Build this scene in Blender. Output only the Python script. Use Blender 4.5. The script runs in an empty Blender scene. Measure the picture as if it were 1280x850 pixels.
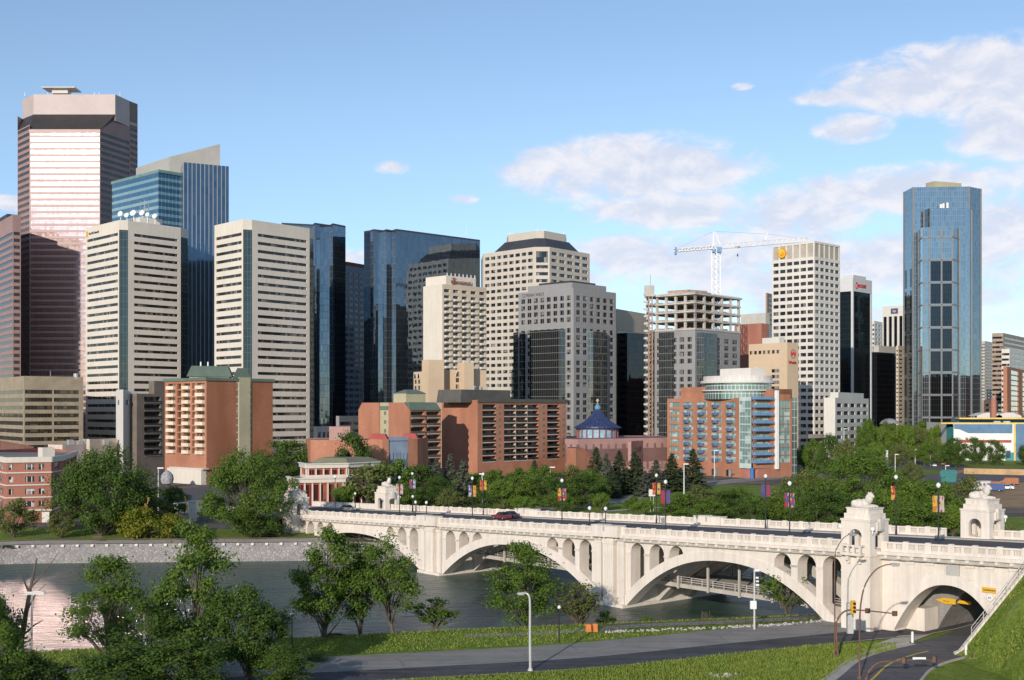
import bpy, bmesh, math, random
import numpy as np
from mathutils import Vector, Matrix
from mathutils.geometry import tessellate_polygon
scene = bpy.context.scene
R = math.radians
# ------------------------------------------------------------------ camera
F, CX, HY, H = 1500.0, 640.0, 512.0, 32.0        # focal length in photo pixels, horizon row, eye height above the river
cd = bpy.data.cameras.new("camera"); cam = bpy.data.objects.new("camera", cd); scene.collection.objects.link(cam)
cam.location = (0, 0, H); cam.rotation_euler = (R(90), 0, 0)
cd.sensor_width = 36; cd.lens = 36 * F / 1280; cd.shift_y = (HY - 425) / 1280
cd.clip_start = 1; cd.clip_end = 30000
scene.camera = cam
# ------------------------------------------------------------------ light
SUN_EL, SUN_PHI = 16.5, 20.0
sl = bpy.data.lights.new("sun", 'SUN'); so = bpy.data.objects.new("sun", sl); scene.collection.objects.link(so)
sl.energy = 2.9; sl.angle = R(0.5); sl.color = (1.0, 0.91, 0.80)
sd = Vector((math.sin(R(SUN_PHI)) * math.cos(R(SUN_EL)), math.cos(R(SUN_PHI)) * math.cos(R(SUN_EL)), -math.sin(R(SUN_EL))))
so.rotation_euler = sd.to_track_quat('-Z', 'Y').to_euler(); so.location = (-100, -300, 200)
vs = scene.view_settings
vs.view_transform = 'Standard'; vs.look = 'None'; vs.exposure = 0.5; vs.gamma = 1.0; vs.use_curve_mapping = False
scene.cycles.max_bounces = 6; scene.cycles.diffuse_bounces = 3; scene.cycles.glossy_bounces = 4
scene.cycles.transmission_bounces = 3; scene.cycles.transparent_max_bounces = 4
scene.cycles.sample_clamp_indirect = 90.0; scene.cycles.use_denoising = True

class NT:                                           # small helper to write node trees
    def __init__(s, tree): s.t = tree; s.t.nodes.clear()
    def n(s, typ, **kw):
        nd = s.t.nodes.new(typ)
        for k, v in kw.items(): setattr(nd, k, v)
        return nd
    def l(s, a, b): s.t.links.new(a, b)
    def inp(s, sock, v):
        if v is None: return
        if hasattr(v, 'is_linked') or hasattr(v, 'links'): s.l(v, sock)
        else: sock.default_value = v
    def m(s, op, a, b=None, c=None, clamp=False):
        nd = s.n('ShaderNodeMath', operation=op, use_clamp=clamp)
        s.inp(nd.inputs[0], a); s.inp(nd.inputs[1], b)
        if c is not None: s.inp(nd.inputs[2], c)
        return nd.outputs[0]
    def vm(s, op, a, b=None, scale=None):
        nd = s.n('ShaderNodeVectorMath', operation=op)
        s.inp(nd.inputs[0], a)
        if b is not None: s.inp(nd.inputs[1], b)
        if scale is not None: s.inp(nd.inputs['Scale'], scale)
        return nd.outputs['Value'] if op in ('LENGTH', 'DOT_PRODUCT') else nd.outputs[0]
    def mix(s, f, a, b, mode='MIX'):
        nd = s.n('ShaderNodeMix', data_type='RGBA', blend_type=mode)
        s.inp(nd.inputs[0], f)
        for q, v in ((6, a), (7, b)):
            if isinstance(v, tuple) and len(v) == 3: v = v + (1,)
            s.inp(nd.inputs[q], v)
        return nd.outputs[2]
    def noise(s, vec, scale, detail=3.0, rough=.55, dist=0.0):
        nd = s.n('ShaderNodeTexNoise'); s.inp(nd.inputs['Vector'], vec)
        nd.inputs['Scale'].default_value = scale; nd.inputs['Detail'].default_value = detail
        nd.inputs['Roughness'].default_value = rough; nd.inputs['Distortion'].default_value = dist
        return nd.outputs[0]
    def sstep(s, v, a, b, o0=0.0, o1=1.0):
        nd = s.n('ShaderNodeMapRange', interpolation_type='SMOOTHSTEP')
        s.inp(nd.inputs[0], v); nd.inputs[1].default_value = a; nd.inputs[2].default_value = b
        nd.inputs[3].default_value = o0; nd.inputs[4].default_value = o1
        return nd.outputs[0]
    def comb(s, x, y, z=0.0):
        nd = s.n('ShaderNodeCombineXYZ'); s.inp(nd.inputs[0], x); s.inp(nd.inputs[1], y); s.inp(nd.inputs[2], z); return nd.outputs[0]
    def sep(s, v):
        nd = s.n('ShaderNodeSeparateXYZ'); s.inp(nd.inputs[0], v); return nd.outputs

# ------------------------------------------------------------------ sky
SKY_STRENGTH = 0.125
world = bpy.data.worlds.new("World"); scene.world = world; world.use_nodes = True
w = NT(world.node_tree)
sky = w.n('ShaderNodeTexSky', sky_type='NISHITA'); sky.sun_disc = False
sky.sun_elevation = R(SUN_EL); sky.sun_rotation = R(180 + SUN_PHI); sky.altitude = 1000
sky.air_density = 1.0; sky.dust_density = 0.1; sky.ozone_density = 3.0
tc = w.n('ShaderNodeTexCoord').outputs['Generated']
X, Y, Z = w.sep(tc)
az = w.m('ARCTAN2', X, Y); el = w.m('ARCSINE', Z)
uv = w.comb(az, el)
def pxdir(px, py):
    dx = (px - CX) / F
    return math.atan(dx), math.atan((HY - py) / F / math.sqrt(1 + dx * dx))
CLOUDS = [(790,212,195,52,1),(845,262,120,30,.95),(690,213,100,20,.72),(760,262,60,24,.75),(1215,95,200,52,1),(1270,150,100,60,.85),(1066,160,58,22,.85),
          (1150,238,215,38,.9),(1258,285,110,75,.8),(1010,262,160,40,.78),(775,318,85,34,.85),(900,318,210,42,.72),(488,209,30,11,.62),
          (578,249,26,8,.6),(928,108,18,6,.62),(8,254,40,12,.65),(1120,330,190,60,.72),(440,322,50,14,.6),(1040,120,60,14,.7),(1010,345,420,95,.5),(700,345,80,30,.7)]
warp = w.noise(w.vm('MULTIPLY', uv, (14, 22, 1)), 1.0, 2)
mask = None
for (cx_, cy_, rx_, ry_, st_) in CLOUDS:
    a0, e0 = pxdir(cx_, cy_)
    d = w.vm('SUBTRACT', uv, (a0, e0, 0)); d = w.vm('MULTIPLY', d, (F / rx_, F / ry_, 0))
    v = w.m('MULTIPLY', w.m('SUBTRACT', 1.0, w.vm('LENGTH', d), clamp=True), st_)
    mask = v if mask is None else w.m('MAXIMUM', mask, v)
# the rest of the sky dome carries scattered cloud too
back = w.sstep(w.noise(tc, 2.2, 3), .52, .74)
away = w.sstep(w.m('ABSOLUTE', az), .55, .95)
mask = w.m('MAXIMUM', mask, w.m('MULTIPLY', w.m('MULTIPLY', back, away), .7))
n1 = w.noise(w.vm('MULTIPLY', uv, (22, 40, 1)), 1.0, 9, .62, .35)
n2 = w.noise(w.vm('ADD', w.vm('MULTIPLY', uv, (22, 40, 1)), (.12, -.38, 0)), 1.0, 6, .6, .35)
dens = w.m('ADD', w.m('MULTIPLY', w.m('POWER', mask, .7), 1.05), w.m('MULTIPLY', w.m('SUBTRACT', n1, .5), 1.6))
cover = w.sstep(dens, .10, .66)
cover = w.m('MULTIPLY', cover, w.sstep(mask, .0, .22))
cover = w.m('MULTIPLY', cover, .9)
shade = w.sstep(w.m('SUBTRACT', n1, n2), -.16, .20)
thick = w.sstep(dens, .45, 1.0)
CLOUD_K = 0.083 / SKY_STRENGTH
ccol = w.mix(shade, (5.9 * CLOUD_K, 6.3 * CLOUD_K, 7.4 * CLOUD_K), (7.9 * CLOUD_K, 7.7 * CLOUD_K, 8.0 * CLOUD_K))
# clear-sky grade: the camera's slightly cyan, pale blue
sk = w.mix(1.0, sky.outputs[0], w.mix(w.sstep(el, .0, .26), (.78, .80, .90), (1.16, 1.02, .93)), 'MULTIPLY')
col = w.mix(cover, sk, ccol)
bg = w.n('ShaderNodeBackground'); bg.inputs['Strength'].default_value = SKY_STRENGTH; w.l(col, bg.inputs[0])
w.l(bg.outputs[0], w.n('ShaderNodeOutputWorld').inputs[0])

# ------------------------------------------------------------------ projection helpers (photo pixel + distance -> place)
def P(px, py, D): return Vector(((px - CX) / F * D, D, H - (py - HY) / F * D))
def G(px, py, z=5.0):
    D = F * (H - z) / (py - HY); return Vector(((px - CX) / F * D, D, z))
def zat(py, D): return H - (py - HY) / F * D
def ext(p, d, px):                                  # walk from p along d until the image column px
    k = (px - CX) / F; return p + d * ((k * p.y - p.x) / (d.x - k * d.y))

# ------------------------------------------------------------------ materials
MATS = {}
def mat(name):
    m = bpy.data.materials.new(name); m.use_nodes = True; return m, NT(m.node_tree)
def finish(nt, color, rough=.8, metal=0.0, spec=.3, normal=None, trans=None):
    b = nt.n('ShaderNodeBsdfPrincipled')
    if isinstance(color, tuple): b.inputs['Base Color'].default_value = color[:3] + (1,)
    else: nt.l(color, b.inputs['Base Color'])
    nt.inp(b.inputs['Roughness'], rough); nt.inp(b.inputs['Metallic'], metal); nt.inp(b.inputs['Specular IOR Level'], spec)
    if normal is not None: nt.l(normal, b.inputs['Normal'])
    out = nt.n('ShaderNodeOutputMaterial'); nt.l(b.outputs[0], out.inputs[0]); return b
def plain(name, col, rough=.75, var=.12, scale=.25, metal=0.0, spec=.3, streak=.0, drip=0.0):
    """weathered paint, stone or concrete: base colour with soft blotches, fine grain and vertical rain streaks"""
    if name in MATS: return MATS[name]
    m, t = mat(name)
    g = t.n('ShaderNodeNewGeometry').outputs['Position']
    a = t.noise(g, scale, 5, .6); b = t.noise(g, scale * 9, 3)
    f = t.m('ADD', t.m('MULTIPLY', a, .7), t.m('MULTIPLY', b, .3))
    if streak:
        c = t.noise(t.vm('MULTIPLY', g, (1.6, 1.6, .06)), 1.0, 4)
        f = t.m('ADD', t.m('MULTIPLY', f, 1 - streak), t.m('MULTIPLY', c, streak))
    lo = tuple(c * (1 - var * 1.6) for c in col); hi = tuple(min(1, c * (1 + var * 1.2)) for c in col)
    c = t.mix(t.sstep(f, .3, .7), lo, hi)
    if drip:                                        # rain streaks, damp patches and form-work joints of old concrete
        d1 = t.sstep(t.noise(t.vm('MULTIPLY', g, (2.6, 2.6, .07)), 1.0, 4, .65), .55, .74); d2 = t.sstep(t.noise(g, .5, 6, .7), .56, .74)
        c = t.mix(t.m('MULTIPLY', t.m('MAXIMUM', d1, t.m('MULTIPLY', d2, .7)), drip), c, tuple(x * y for x, y in zip(col, (.60, .55, .49))))
    finish(t, c, rough, metal, spec); MATS[name] = m; return m
def brick(name, col, course=.32):
    if name in MATS: return MATS[name]
    m, t = mat(name)
    u = t.n('ShaderNodeUVMap').outputs[0]
    br = t.n('ShaderNodeTexBrick'); t.l(u, br.inputs['Vector'])
    br.inputs['Scale'].default_value = 1.0; br.inputs['Brick Width'].default_value = course * 2.6; br.inputs['Row Height'].default_value = course
    br.inputs['Mortar Size'].default_value = .03; br.inputs['Bias'].default_value = -.1
    br.inputs['Color1'].default_value = tuple(c * 1.1 for c in col) + (1,); br.inputs['Color2'].default_value = tuple(c * .86 for c in col) + (1,)
    br.inputs['Mortar'].default_value = tuple(c * .8 + .05 for c in col) + (1,)
    g = t.n('ShaderNodeNewGeometry').outputs['Position']
    v = t.noise(t.vm('MULTIPLY', g, (.12, .12, .05)), 1.0, 5)
    c = t.mix(t.sstep(v, .3, .72), br.outputs[0], tuple(c * .74 for c in col))
    finish(t, c, .88, 0, .15); MATS[name] = m; return m
def curtain(name, tint, pw=1.5, ph=3.9, line=(.1, .11, .12), lw=.07, spandrel=None, sp=.38, wob=.012, metal=.9, rough=.03, vonly=False, hlw=None):
    """reflecting curtain wall; UV is in metres, every pane tilts a little so reflections break up pane by pane"""
    if name in MATS: return MATS[name]
    m, t = mat(name)
    u = t.n('ShaderNodeUVMap').outputs[0]
    s = t.vm('DIVIDE', u, (pw, ph, 1)); fl = t.vm('FLOOR', s); fr = t.vm('FRACTION', s)
    fx, fy, _ = t.sep(fr)
    wn = t.n('ShaderNodeTexWhiteNoise', noise_dimensions='2D'); t.l(fl, wn.inputs['Vector'])
    rnd = wn.outputs['Value']; rc = wn.outputs['Color']
    lx = t.m('LESS_THAN', fx, lw / pw)
    ly = t.m('LESS_THAN', fy, (lw if hlw is None else hlw) / ph) if not vonly else 0.0
    ln = t.m('MAXIMUM', lx, ly)
    body = t.mix(rnd, tuple(c * .88 for c in tint), tuple(min(1, c * 1.1) for c in tint))
    if spandrel is not None:
        inb = t.m('LESS_THAN', fy, sp); body = t.mix(inb, body, spandrel)
    c = t.mix(ln, body, line)
    g = t.n('ShaderNodeNewGeometry').outputs['Normal']
    big = t.n('ShaderNodeTexNoise'); t.l(u, big.inputs['Vector']); big.inputs['Scale'].default_value = .35; big.inputs['Detail'].default_value = 1
    off = t.vm('ADD', t.vm('SCALE', t.vm('SUBTRACT', rc, (.5, .5, .5)), scale=wob), t.vm('SCALE', t.vm('SUBTRACT', big.outputs[1], (.5, .5, .5)), scale=wob * 1.6))
    nm = t.vm('NORMALIZE', t.vm('ADD', g, off))
    finish(t, c, t.m('ADD', t.m('MULTIPLY', ln, .5), rough), t.m('MULTIPLY', t.m('SUBTRACT', 1.0, ln), metal), .5, nm)
    MATS[name] = m; return m
def pane(name, dark=(.012, .016, .02), light=(.22, .21, .19), pw=1.4, ph=3.0, frac=.25, line=None, lw=.09, spec=.5, metal=0.0, rough=.07, wob=.01):
    """punched-window glass: mostly dark rooms, some blinds drawn, thin frame lines"""
    if name in MATS: return MATS[name]
    m, t = mat(name)
    u = t.n('ShaderNodeUVMap').outputs[0]
    s = t.vm('DIVIDE', u, (pw, ph, 1)); fl = t.vm('FLOOR', s); fx, fy, _ = t.sep(t.vm('FRACTION', s))
    wn = t.n('ShaderNodeTexWhiteNoise', noise_dimensions='2D'); t.l(fl, wn.inputs['Vector'])
    rnd = wn.outputs['Value']
    f = t.m('MULTIPLY', t.sstep(rnd, 1 - frac, 1.0), 1.0)
    c = t.mix(f, dark, light)
    if line is not None: c = t.mix(t.m('LESS_THAN', fx, lw / pw), c, line)
    g = t.n('ShaderNodeNewGeometry').outputs['Normal']
    nm = t.vm('NORMALIZE', t.vm('ADD', g, t.vm('SCALE', t.vm('SUBTRACT', wn.outputs['Color'], (.5, .5, .5)), scale=wob)))
    finish(t, c, rough, metal, spec, nm); MATS[name] = m; return m
def road_mat(name, col, var=.22):
    """worn asphalt: wheel-track streaks along the carriageway, patches, cracks and grit"""
    m, t = mat(name); MATS[name] = m
    g = t.n('ShaderNodeNewGeometry').outputs['Position']
    a = t.noise(t.vm('MULTIPLY', g, (.05, 1.3, 1)), 1.0, 5, .6, .6); b = t.noise(g, .22, 5, .65); c_ = t.noise(g, 5.0, 3, .7)
    f = t.m('ADD', t.m('ADD', t.m('MULTIPLY', a, .5), t.m('MULTIPLY', b, .35)), t.m('MULTIPLY', c_, .15))
    c = t.mix(t.sstep(f, .33, .67), tuple(x * (1 - var * 1.5) for x in col), tuple(x * (1 + var * 1.3) for x in col))
    vd = t.n('ShaderNodeTexVoronoi', feature='DISTANCE_TO_EDGE'); vd.inputs['Scale'].default_value = .10
    wv = t.n('ShaderNodeTexNoise'); t.l(g, wv.inputs['Vector']); wv.inputs['Scale'].default_value = .6
    t.l(t.vm('ADD', g, t.vm('SCALE', wv.outputs[1], scale=2.4)), vd.inputs['Vector'])
    c = t.mix(t.sstep(vd.outputs['Distance'], .004, .012), tuple(x * .74 for x in col), c)
    finish(t, c, .9, 0, .2); return m
def leafmat(name, dark, light, tr=.3):
    if name in MATS: return MATS[name]
    m, t = mat(name)
    r = t.n('ShaderNodeNewGeometry').outputs['Random Per Island']; o = t.n('ShaderNodeObjectInfo').outputs['Random']
    f = t.m('ADD', t.m('MULTIPLY', r, .65), t.m('MULTIPLY', o, .35))
    c = t.mix(f, dark, light)
    ob = t.n('ShaderNodeTexCoord').outputs['Object']; nz = t.noise(ob, .55, 3, .6)
    c = t.mix(t.sstep(nz, .38, .66), tuple(x * y for x, y in zip(dark, (.82, .86, .8))), c) if False else t.mix(t.m('MULTIPLY', t.sstep(nz, .40, .68), .55), c, (light[0] * 1.25, light[1] * 1.02, light[2] * 1.1))
    yl = t.m('MULTIPLY', t.sstep(r, .8, 1.0), .35)
    c = t.mix(yl, c, (light[0] * 1.5, light[1] * 1.25, light[2] * 1.0))
    d = t.n('ShaderNodeBsdfPrincipled'); t.l(c, d.inputs['Base Color']); d.inputs['Roughness'].default_value = .6; d.inputs['Specular IOR Level'].default_value = .25
    tl = t.n('ShaderNodeBsdfTranslucent'); t.l(c, tl.inputs[0])
    mx = t.n('ShaderNodeMixShader'); mx.inputs[0].default_value = tr; t.l(d.outputs[0], mx.inputs[1]); t.l(tl.outputs[0], mx.inputs[2])
    t.l(mx.outputs[0], t.n('ShaderNodeOutputMaterial').inputs[0]); MATS[name] = m; return m

# ------------------------------------------------------------------ object helpers
COL = scene.collection
def thing(name, label, cat, loc, group=None):
    o = bpy.data.objects.new(name, None); COL.objects.link(o); o.location = loc; o.empty_display_size = .5
    o['label'] = label; o['category'] = cat
    if group: o['group'] = group
    return o
def tag(o, label, cat, group=None):
    o['label'] = label; o['category'] = cat
    if group: o['group'] = group
    return o
def root_loc(o):
    v = Vector((0, 0, 0))
    while o is not None: v = v + o.location; o = o.parent
    return v
class MB:
    """collects faces in world coordinates with UVs in metres"""
    def __init__(s): s.v = []; s.f = []; s.uv = []
    def quad(s, a, b, c, d, uv=None):
        i = len(s.v); s.v += [tuple(a), tuple(b), tuple(c), tuple(d)]; s.f.append((i, i + 1, i + 2, i + 3))
        if uv is None:
            u = (Vector(b) - Vector(a)).length; w_ = (Vector(d) - Vector(a)).length; uv = ((0, 0), (u, 0), (u, w_), (0, w_))
        s.uv += list(uv)
    def poly(s, pts, uv=None):
        i = len(s.v); s.v += [tuple(p) for p in pts]; s.f.append(tuple(range(i, i + len(pts))))
        s.uv += list(uv) if uv else [(p[0], p[1]) for p in pts]
    def wallq(s, a, b, z0, z1, u0=0.0):
        """vertical quad from a to b (left to right seen from outside)"""
        L = math.hypot(b[0] - a[0], b[1] - a[1])
        s.quad((a[0], a[1], z0), (b[0], b[1], z0), (b[0], b[1], z1), (a[0], a[1], z1), ((u0, z0), (u0 + L, z0), (u0 + L, z1), (u0, z1)))
    def prism(s, pts, z0, z1, bottom=False, z1s=None):
        """pts counter-clockwise seen from above (left-to-right along the camera side)"""
        n = len(pts)
        tops = z1s or [z1] * n
        u = 0
        for i in range(n):
            a, b = pts[i], pts[(i + 1) % n]
            L = math.hypot(b[0] - a[0], b[1] - a[1])
            s.quad((a[0], a[1], z0), (b[0], b[1], z0), (b[0], b[1], tops[(i + 1) % n]), (a[0], a[1], tops[i]),
                   ((u, z0), (u + L, z0), (u + L, tops[(i + 1) % n]), (u, tops[i]))); u += L
        s.poly([(p[0], p[1], tops[i]) for i, p in enumerate(pts)])
        if bottom: s.poly([(p[0], p[1], z0) for p in reversed(pts)])
    def frustum(s, p0, z0, p1, z1, cap=True):
        n = len(p0)
        for i in range(n):
            a, b = p0[i], p0[(i + 1) % n]; c, d = p1[(i + 1) % n], p1[i]
            s.quad((a[0], a[1], z0), (b[0], b[1], z0), (c[0], c[1], z1), (d[0], d[1], z1))
        if cap: s.poly([(p[0], p[1], z1) for p in p1])
    def box(s, c, ax, ay, az, sx, sy, sz):
        """oriented box: centre c, unit axes, full sizes"""
        c = Vector(c); ax = Vector(ax) * (sx / 2); ay = Vector(ay) * (sy / 2); az = Vector(az) * (sz / 2)
        def p(i, j, k): return c + ax * i + ay * j + az * k
        for q in (((-1,-1,-1),(1,-1,-1),(1,-1,1),(-1,-1,1)), ((1,1,-1),(-1,1,-1),(-1,1,1),(1,1,1)), ((1,-1,-1),(1,1,-1),(1,1,1),(1,-1,1)),
                  ((-1,1,-1),(-1,-1,-1),(-1,-1,1),(-1,1,1)), ((-1,-1,1),(1,-1,1),(1,1,1),(-1,1,1)), ((-1,1,-1),(1,1,-1),(1,-1,-1),(-1,-1,-1))):
            s.quad(*[p(*k) for k in q])
    def abox(s, x0, y0, z0, x1, y1, z1):
        s.box(((x0 + x1) / 2, (y0 + y1) / 2, (z0 + z1) / 2), (1, 0, 0), (0, 1, 0), (0, 0, 1), x1 - x0, y1 - y0, z1 - z0)
    def tube(s, pts, r0, r1=None, n=8, cap=True):
        r1 = r0 if r1 is None else r1; pts = [Vector(p) for p in pts]; rings = []
        for i, p in enumerate(pts):
            d = (pts[min(i + 1, len(pts) - 1)] - pts[max(i - 1, 0)]).normalized()
            a = d.orthogonal().normalized() if abs(d.z) > .95 else d.cross(Vector((0, 0, 1))).normalized()
            b = d.cross(a); r = r0 + (r1 - r0) * i / max(1, len(pts) - 1)
            rings.append([p + (a * math.cos(2 * math.pi * k / n) + b * math.sin(2 * math.pi * k / n)) * r for k in range(n)])
        for i in range(len(rings) - 1):
            for k in range(n):
                k2 = (k + 1) % n; s.quad(rings[i][k], rings[i][k2], rings[i + 1][k2], rings[i + 1][k])
        if cap: s.poly(rings[-1]); s.poly(list(reversed(rings[0])))
    def lathe(s, c, prof, n=16):
        """prof: list of (radius, z) from bottom to top about c"""
        c = Vector(c)
        for i in range(len(prof) - 1):
            (r0, z0), (r1, z1) = prof[i], prof[i + 1]
            for k in range(n):
                a, b = 2 * math.pi * k / n, 2 * math.pi * (k + 1) / n
                def q(r, t, z): return (c.x + r * math.cos(t), c.y + r * math.sin(t), c.z + z)
                s.quad(q(r0, a, z0), q(r0, b, z0), q(r1, b, z1), q(r1, a, z1), ((a * r0, z0), (b * r0, z0), (b * r0, z1), (a * r0, z1)))
    def build(s, name, m, parent=None, merge=False, smooth=False):
        me = bpy.data.meshes.new(name)
        off = root_loc(parent) if parent is not None else Vector((0, 0, 0))
        me.from_pydata([(x - off.x, y - off.y, z - off.z) for x, y, z in s.v], [], s.f)
        ul = me.uv_layers.new(name="UVMap"); ul.data.foreach_set("uv", np.array(s.uv, dtype=np.float32).ravel())
        if isinstance(m, (list, tuple)):
            for q in m: me.materials.append(q)
        else: me.materials.append(m)
        if merge or smooth:
            bm = bmesh.new(); bm.from_mesh(me); bmesh.ops.remove_doubles(bm, verts=bm.verts, dist=.002)
            bmesh.ops.recalc_face_normals(bm, faces=bm.faces); bm.to_mesh(me); bm.free()
        if smooth: me.polygons.foreach_set('use_smooth', [True] * len(me.polygons))
        o = bpy.data.objects.new(name, me); COL.objects.link(o)
        if parent is not None: o.parent = parent
        return o
def split(mb, name, m, parent):
    """one object for every separate piece collected in mb"""
    key = {}; par = list(range(len(mb.v)))
    def find(i):
        while par[i] != i: par[i] = par[par[i]]; i = par[i]
        return i
    for i, p in enumerate(mb.v):
        k = (round(p[0], 3), round(p[1], 3), round(p[2], 3))
        if k in key: par[find(i)] = find(key[k])
        else: key[k] = i
    for f in mb.f:
        for i in f[1:]: par[find(i)] = find(f[0])
    groups = {}
    for f in mb.f: groups.setdefault(find(f[0]), []).append(f)
    for fs in groups.values():
        q = MB()
        for f in fs:
            i0 = len(q.v); q.v += [mb.v[i] for i in f]; q.uv += [mb.uv[i] for i in f]; q.f.append(tuple(range(i0, i0 + len(f))))
        q.build(name, m, parent)
def struct(name, mb, m, kind='structure', **kw):
    o = mb.build(name, m, **kw); o['kind'] = kind; return o
def own(m, parent=None):
    m.parent = parent
def text_on(body, p, xdir, size, m, parent, name='lettering', extr=.08, align='LEFT', bold=0.0):
    """raised lettering lying on a vertical wall: p is the baseline start, xdir runs left to right"""
    cu = bpy.data.curves.new('t', 'FONT'); cu.body = body; cu.size = size; cu.extrude = extr; cu.offset = bold; cu.align_x = align; cu.resolution_u = 3
    t = bpy.data.objects.new('t', cu); COL.objects.link(t)
    me = bpy.data.meshes.new_from_object(t.evaluated_get(bpy.context.evaluated_depsgraph_get()))
    bpy.data.objects.remove(t); bpy.data.curves.remove(cu)
    xd = Vector((xdir[0], xdir[1], 0)).normalized(); zd = Vector((0, 0, 1)); nd = xd.cross(zd)
    off = root_loc(parent) if parent is not None else Vector((0, 0, 0))
    M = Matrix((xd, zd, nd)).transposed().to_4x4(); M.translation = Vector(p) - off
    me.transform(M); me.materials.clear(); me.materials.append(m)
    o = bpy.data.objects.new(name, me); COL.objects.link(o); o.parent = parent
    return o

# ------------------------------------------------------------------ buildings
class Bld:
    def __init__(s, name, label, cat, loc, group=None):
        s.root = thing(name, label, cat, loc, group); s.parts = {}; s.wins = []
    def part(s, name, m):
        k = (name, m.name)
        if k not in s.parts: s.parts[k] = (MB(), m)
        return s.parts[k][0]
    def facade(s, a, b, z0, z1, us, vs_, wm, gm, depth=.35, part='wall', win='window', skip=None, full=None):
        """wall from a to b with real recessed openings: us/vs_ are window intervals in metres along and up the wall"""
        mb = s.part(part, wm); a = Vector((a[0], a[1], 0)); b = Vector((b[0], b[1], 0)); L = (b - a).length; d = (b - a) / L
        n = Vector((d.y, -d.x, 0)); Hh = z1 - z0
        us = [(max(0, p), min(L, q)) for p, q in us if q > .05 and p < L - .05]; vs_ = [(p, q) for p, q in vs_ if p >= 0 and q <= Hh + .001]
        def pt(u, v, dp=0): q = a + d * u - n * dp; return (q.x, q.y, z0 + v)
        def cell(u0, u1, v0, v1):
            if u1 - u0 < .004 or v1 - v0 < .004: return
            mb.quad(pt(u0, v0), pt(u1, v0), pt(u1, v1), pt(u0, v1), ((u0, z0 + v0), (u1, z0 + v0), (u1, z0 + v1), (u0, z0 + v1)))
        v = 0
        for (v0, v1) in vs_:
            cell(0, L, v, v0); u = 0
            for (u0, u1) in us:
                if skip and skip((u0 + u1) / 2, (v0 + v1) / 2): continue
                cell(u, u0, v0, v1); u = u1
                p = [pt(u0, v0), pt(u1, v0), pt(u1, v1), pt(u0, v1)]; q = [pt(u0, v0, depth), pt(u1, v0, depth), pt(u1, v1, depth), pt(u0, v1, depth)]
                for i in range(4):
                    j = (i + 1) % 4; mb.quad(p[i], p[j], q[j], q[i])
                s.wins.append((win, gm, q, ((u0, z0 + v0), (u1, z0 + v0), (u1, z0 + v1), (u0, z0 + v1)), n))
            cell(u, L, v0, v1); v = v1
        cell(0, L, v, Hh)
    def done(s, most=100):
        objs = {}
        for (nm, _), (mb, m) in s.parts.items():
            o = mb.build(nm, m, s.root); objs.setdefault(nm, o)
        by = {}
        for wn_ in s.wins: by.setdefault(wn_[0], []).append(wn_)
        for nm, lst in by.items():
            def big(e):
                q = [Vector(x) for x in e[2]]; c = (q[0] + q[2]) / 2; los = (Vector((0, 0, H)) - c)
                return -((q[1] - q[0]).length * (q[3] - q[0]).length) * max(.001, e[4].dot(los.normalized())) / los.length_squared
            lst.sort(key=big)
            for e in lst[:most]:
                mb = MB(); mb.quad(*e[2], uv=e[3]); mb.build(nm, e[1], s.root)
            rest = {}
            for e in lst[most:]: rest.setdefault(e[1].name, (MB(), e[1]))[0].quad(*e[2], uv=e[3])
            for mb, gm in rest.values():
                o = mb.build(nm, gm, s.root); o['kind'] = 'stuff'
        return s.root
def rep(start, pitch, width, n): return [(start + i * pitch, start + i * pitch + width) for i in range(n)]
def spread(L, n, frac, margin=0.0):
    """n windows evenly over a wall of length L, each taking frac of its bay"""
    p = (L - 2 * margin) / n; return [(margin + p * (i + .5 - frac / 2), margin + p * (i + .5 + frac / 2)) for i in range(n)]
def lens(a, b): return math.hypot(b[0] - a[0], b[1] - a[1])
def corner(pxl, pxc, pxr, D, beta=47.0):
    """footprint of a block whose near corner stands at column pxc, distance D: returns L, C, R, back"""
    bl = R(beta); c = Vector(((pxc - CX) / F * D, D, 0))
    l = ext(c, Vector((-math.sin(bl), math.cos(bl), 0)), pxl); r = ext(c, Vector((math.cos(bl), math.sin(bl), 0)), pxr)
    return l, c, r, l + r - c
def inset(pts, k, c=None):
    c = c or sum((Vector((p[0], p[1], 0)) for p in pts), Vector()) / len(pts)
    return [Vector((p[0], p[1], 0)) * (1 - k) + Vector((c.x, c.y, 0)) * k for p in pts]
def lerp(a, b, t): return Vector((a[0] + (b[0] - a[0]) * t, a[1] + (b[1] - a[1]) * t, 0))
# ------------------------------------------------------------------ terrain
def pw(x, pts):
    if x <= pts[0][0]: return pts[0][1]
    for (a, b), (c, d) in zip(pts, pts[1:]):
        if x <= c: return b + (d - b) * (x - a) / (c - a)
    return pts[-1][1]
NB = [(-400, 100), (-120, 142), (-64, 151), (-40, 158), (-9, 167), (22, 174), (47, 180), (70, 186), (140, 200), (500, 240)]   # north waterline
SB = [(-400, 220), (-135, 240), (-110, 246), (-103, 249), (-42, 254), (0, 254), (60, 252), (140, 256), (300, 268), (500, 300)]  # south waterline
def h_ground(x, y):
    nb, sb = pw(x, NB), pw(x, SB)
    if y < nb + 4:
        base = 3 + min(15, max(0, (108 - y)) * .14)
        return min(base, (nb - y) * .32 + .05) if y > nb - 12 else base
    if y < sb + 1.8: return -2.5
    return 3.75 + min(1.25, max(0, (y - sb - 8) * .04))
xs = sorted(set([-6000, -3500, -2000, -1200, -800, -550] + list(range(-400, 401, 5)) + list(range(-130, 131, 2)) + [550, 800, 1200, 2000, 3500, 6000]))
ys = sorted(set([-200, -60, 0, 30, 60, 80, 100] + list(range(104, 300, 2)) + list(range(300, 620, 5)) + [680, 760, 900, 1200, 1800, 3000, 5000, 9000]))
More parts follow.
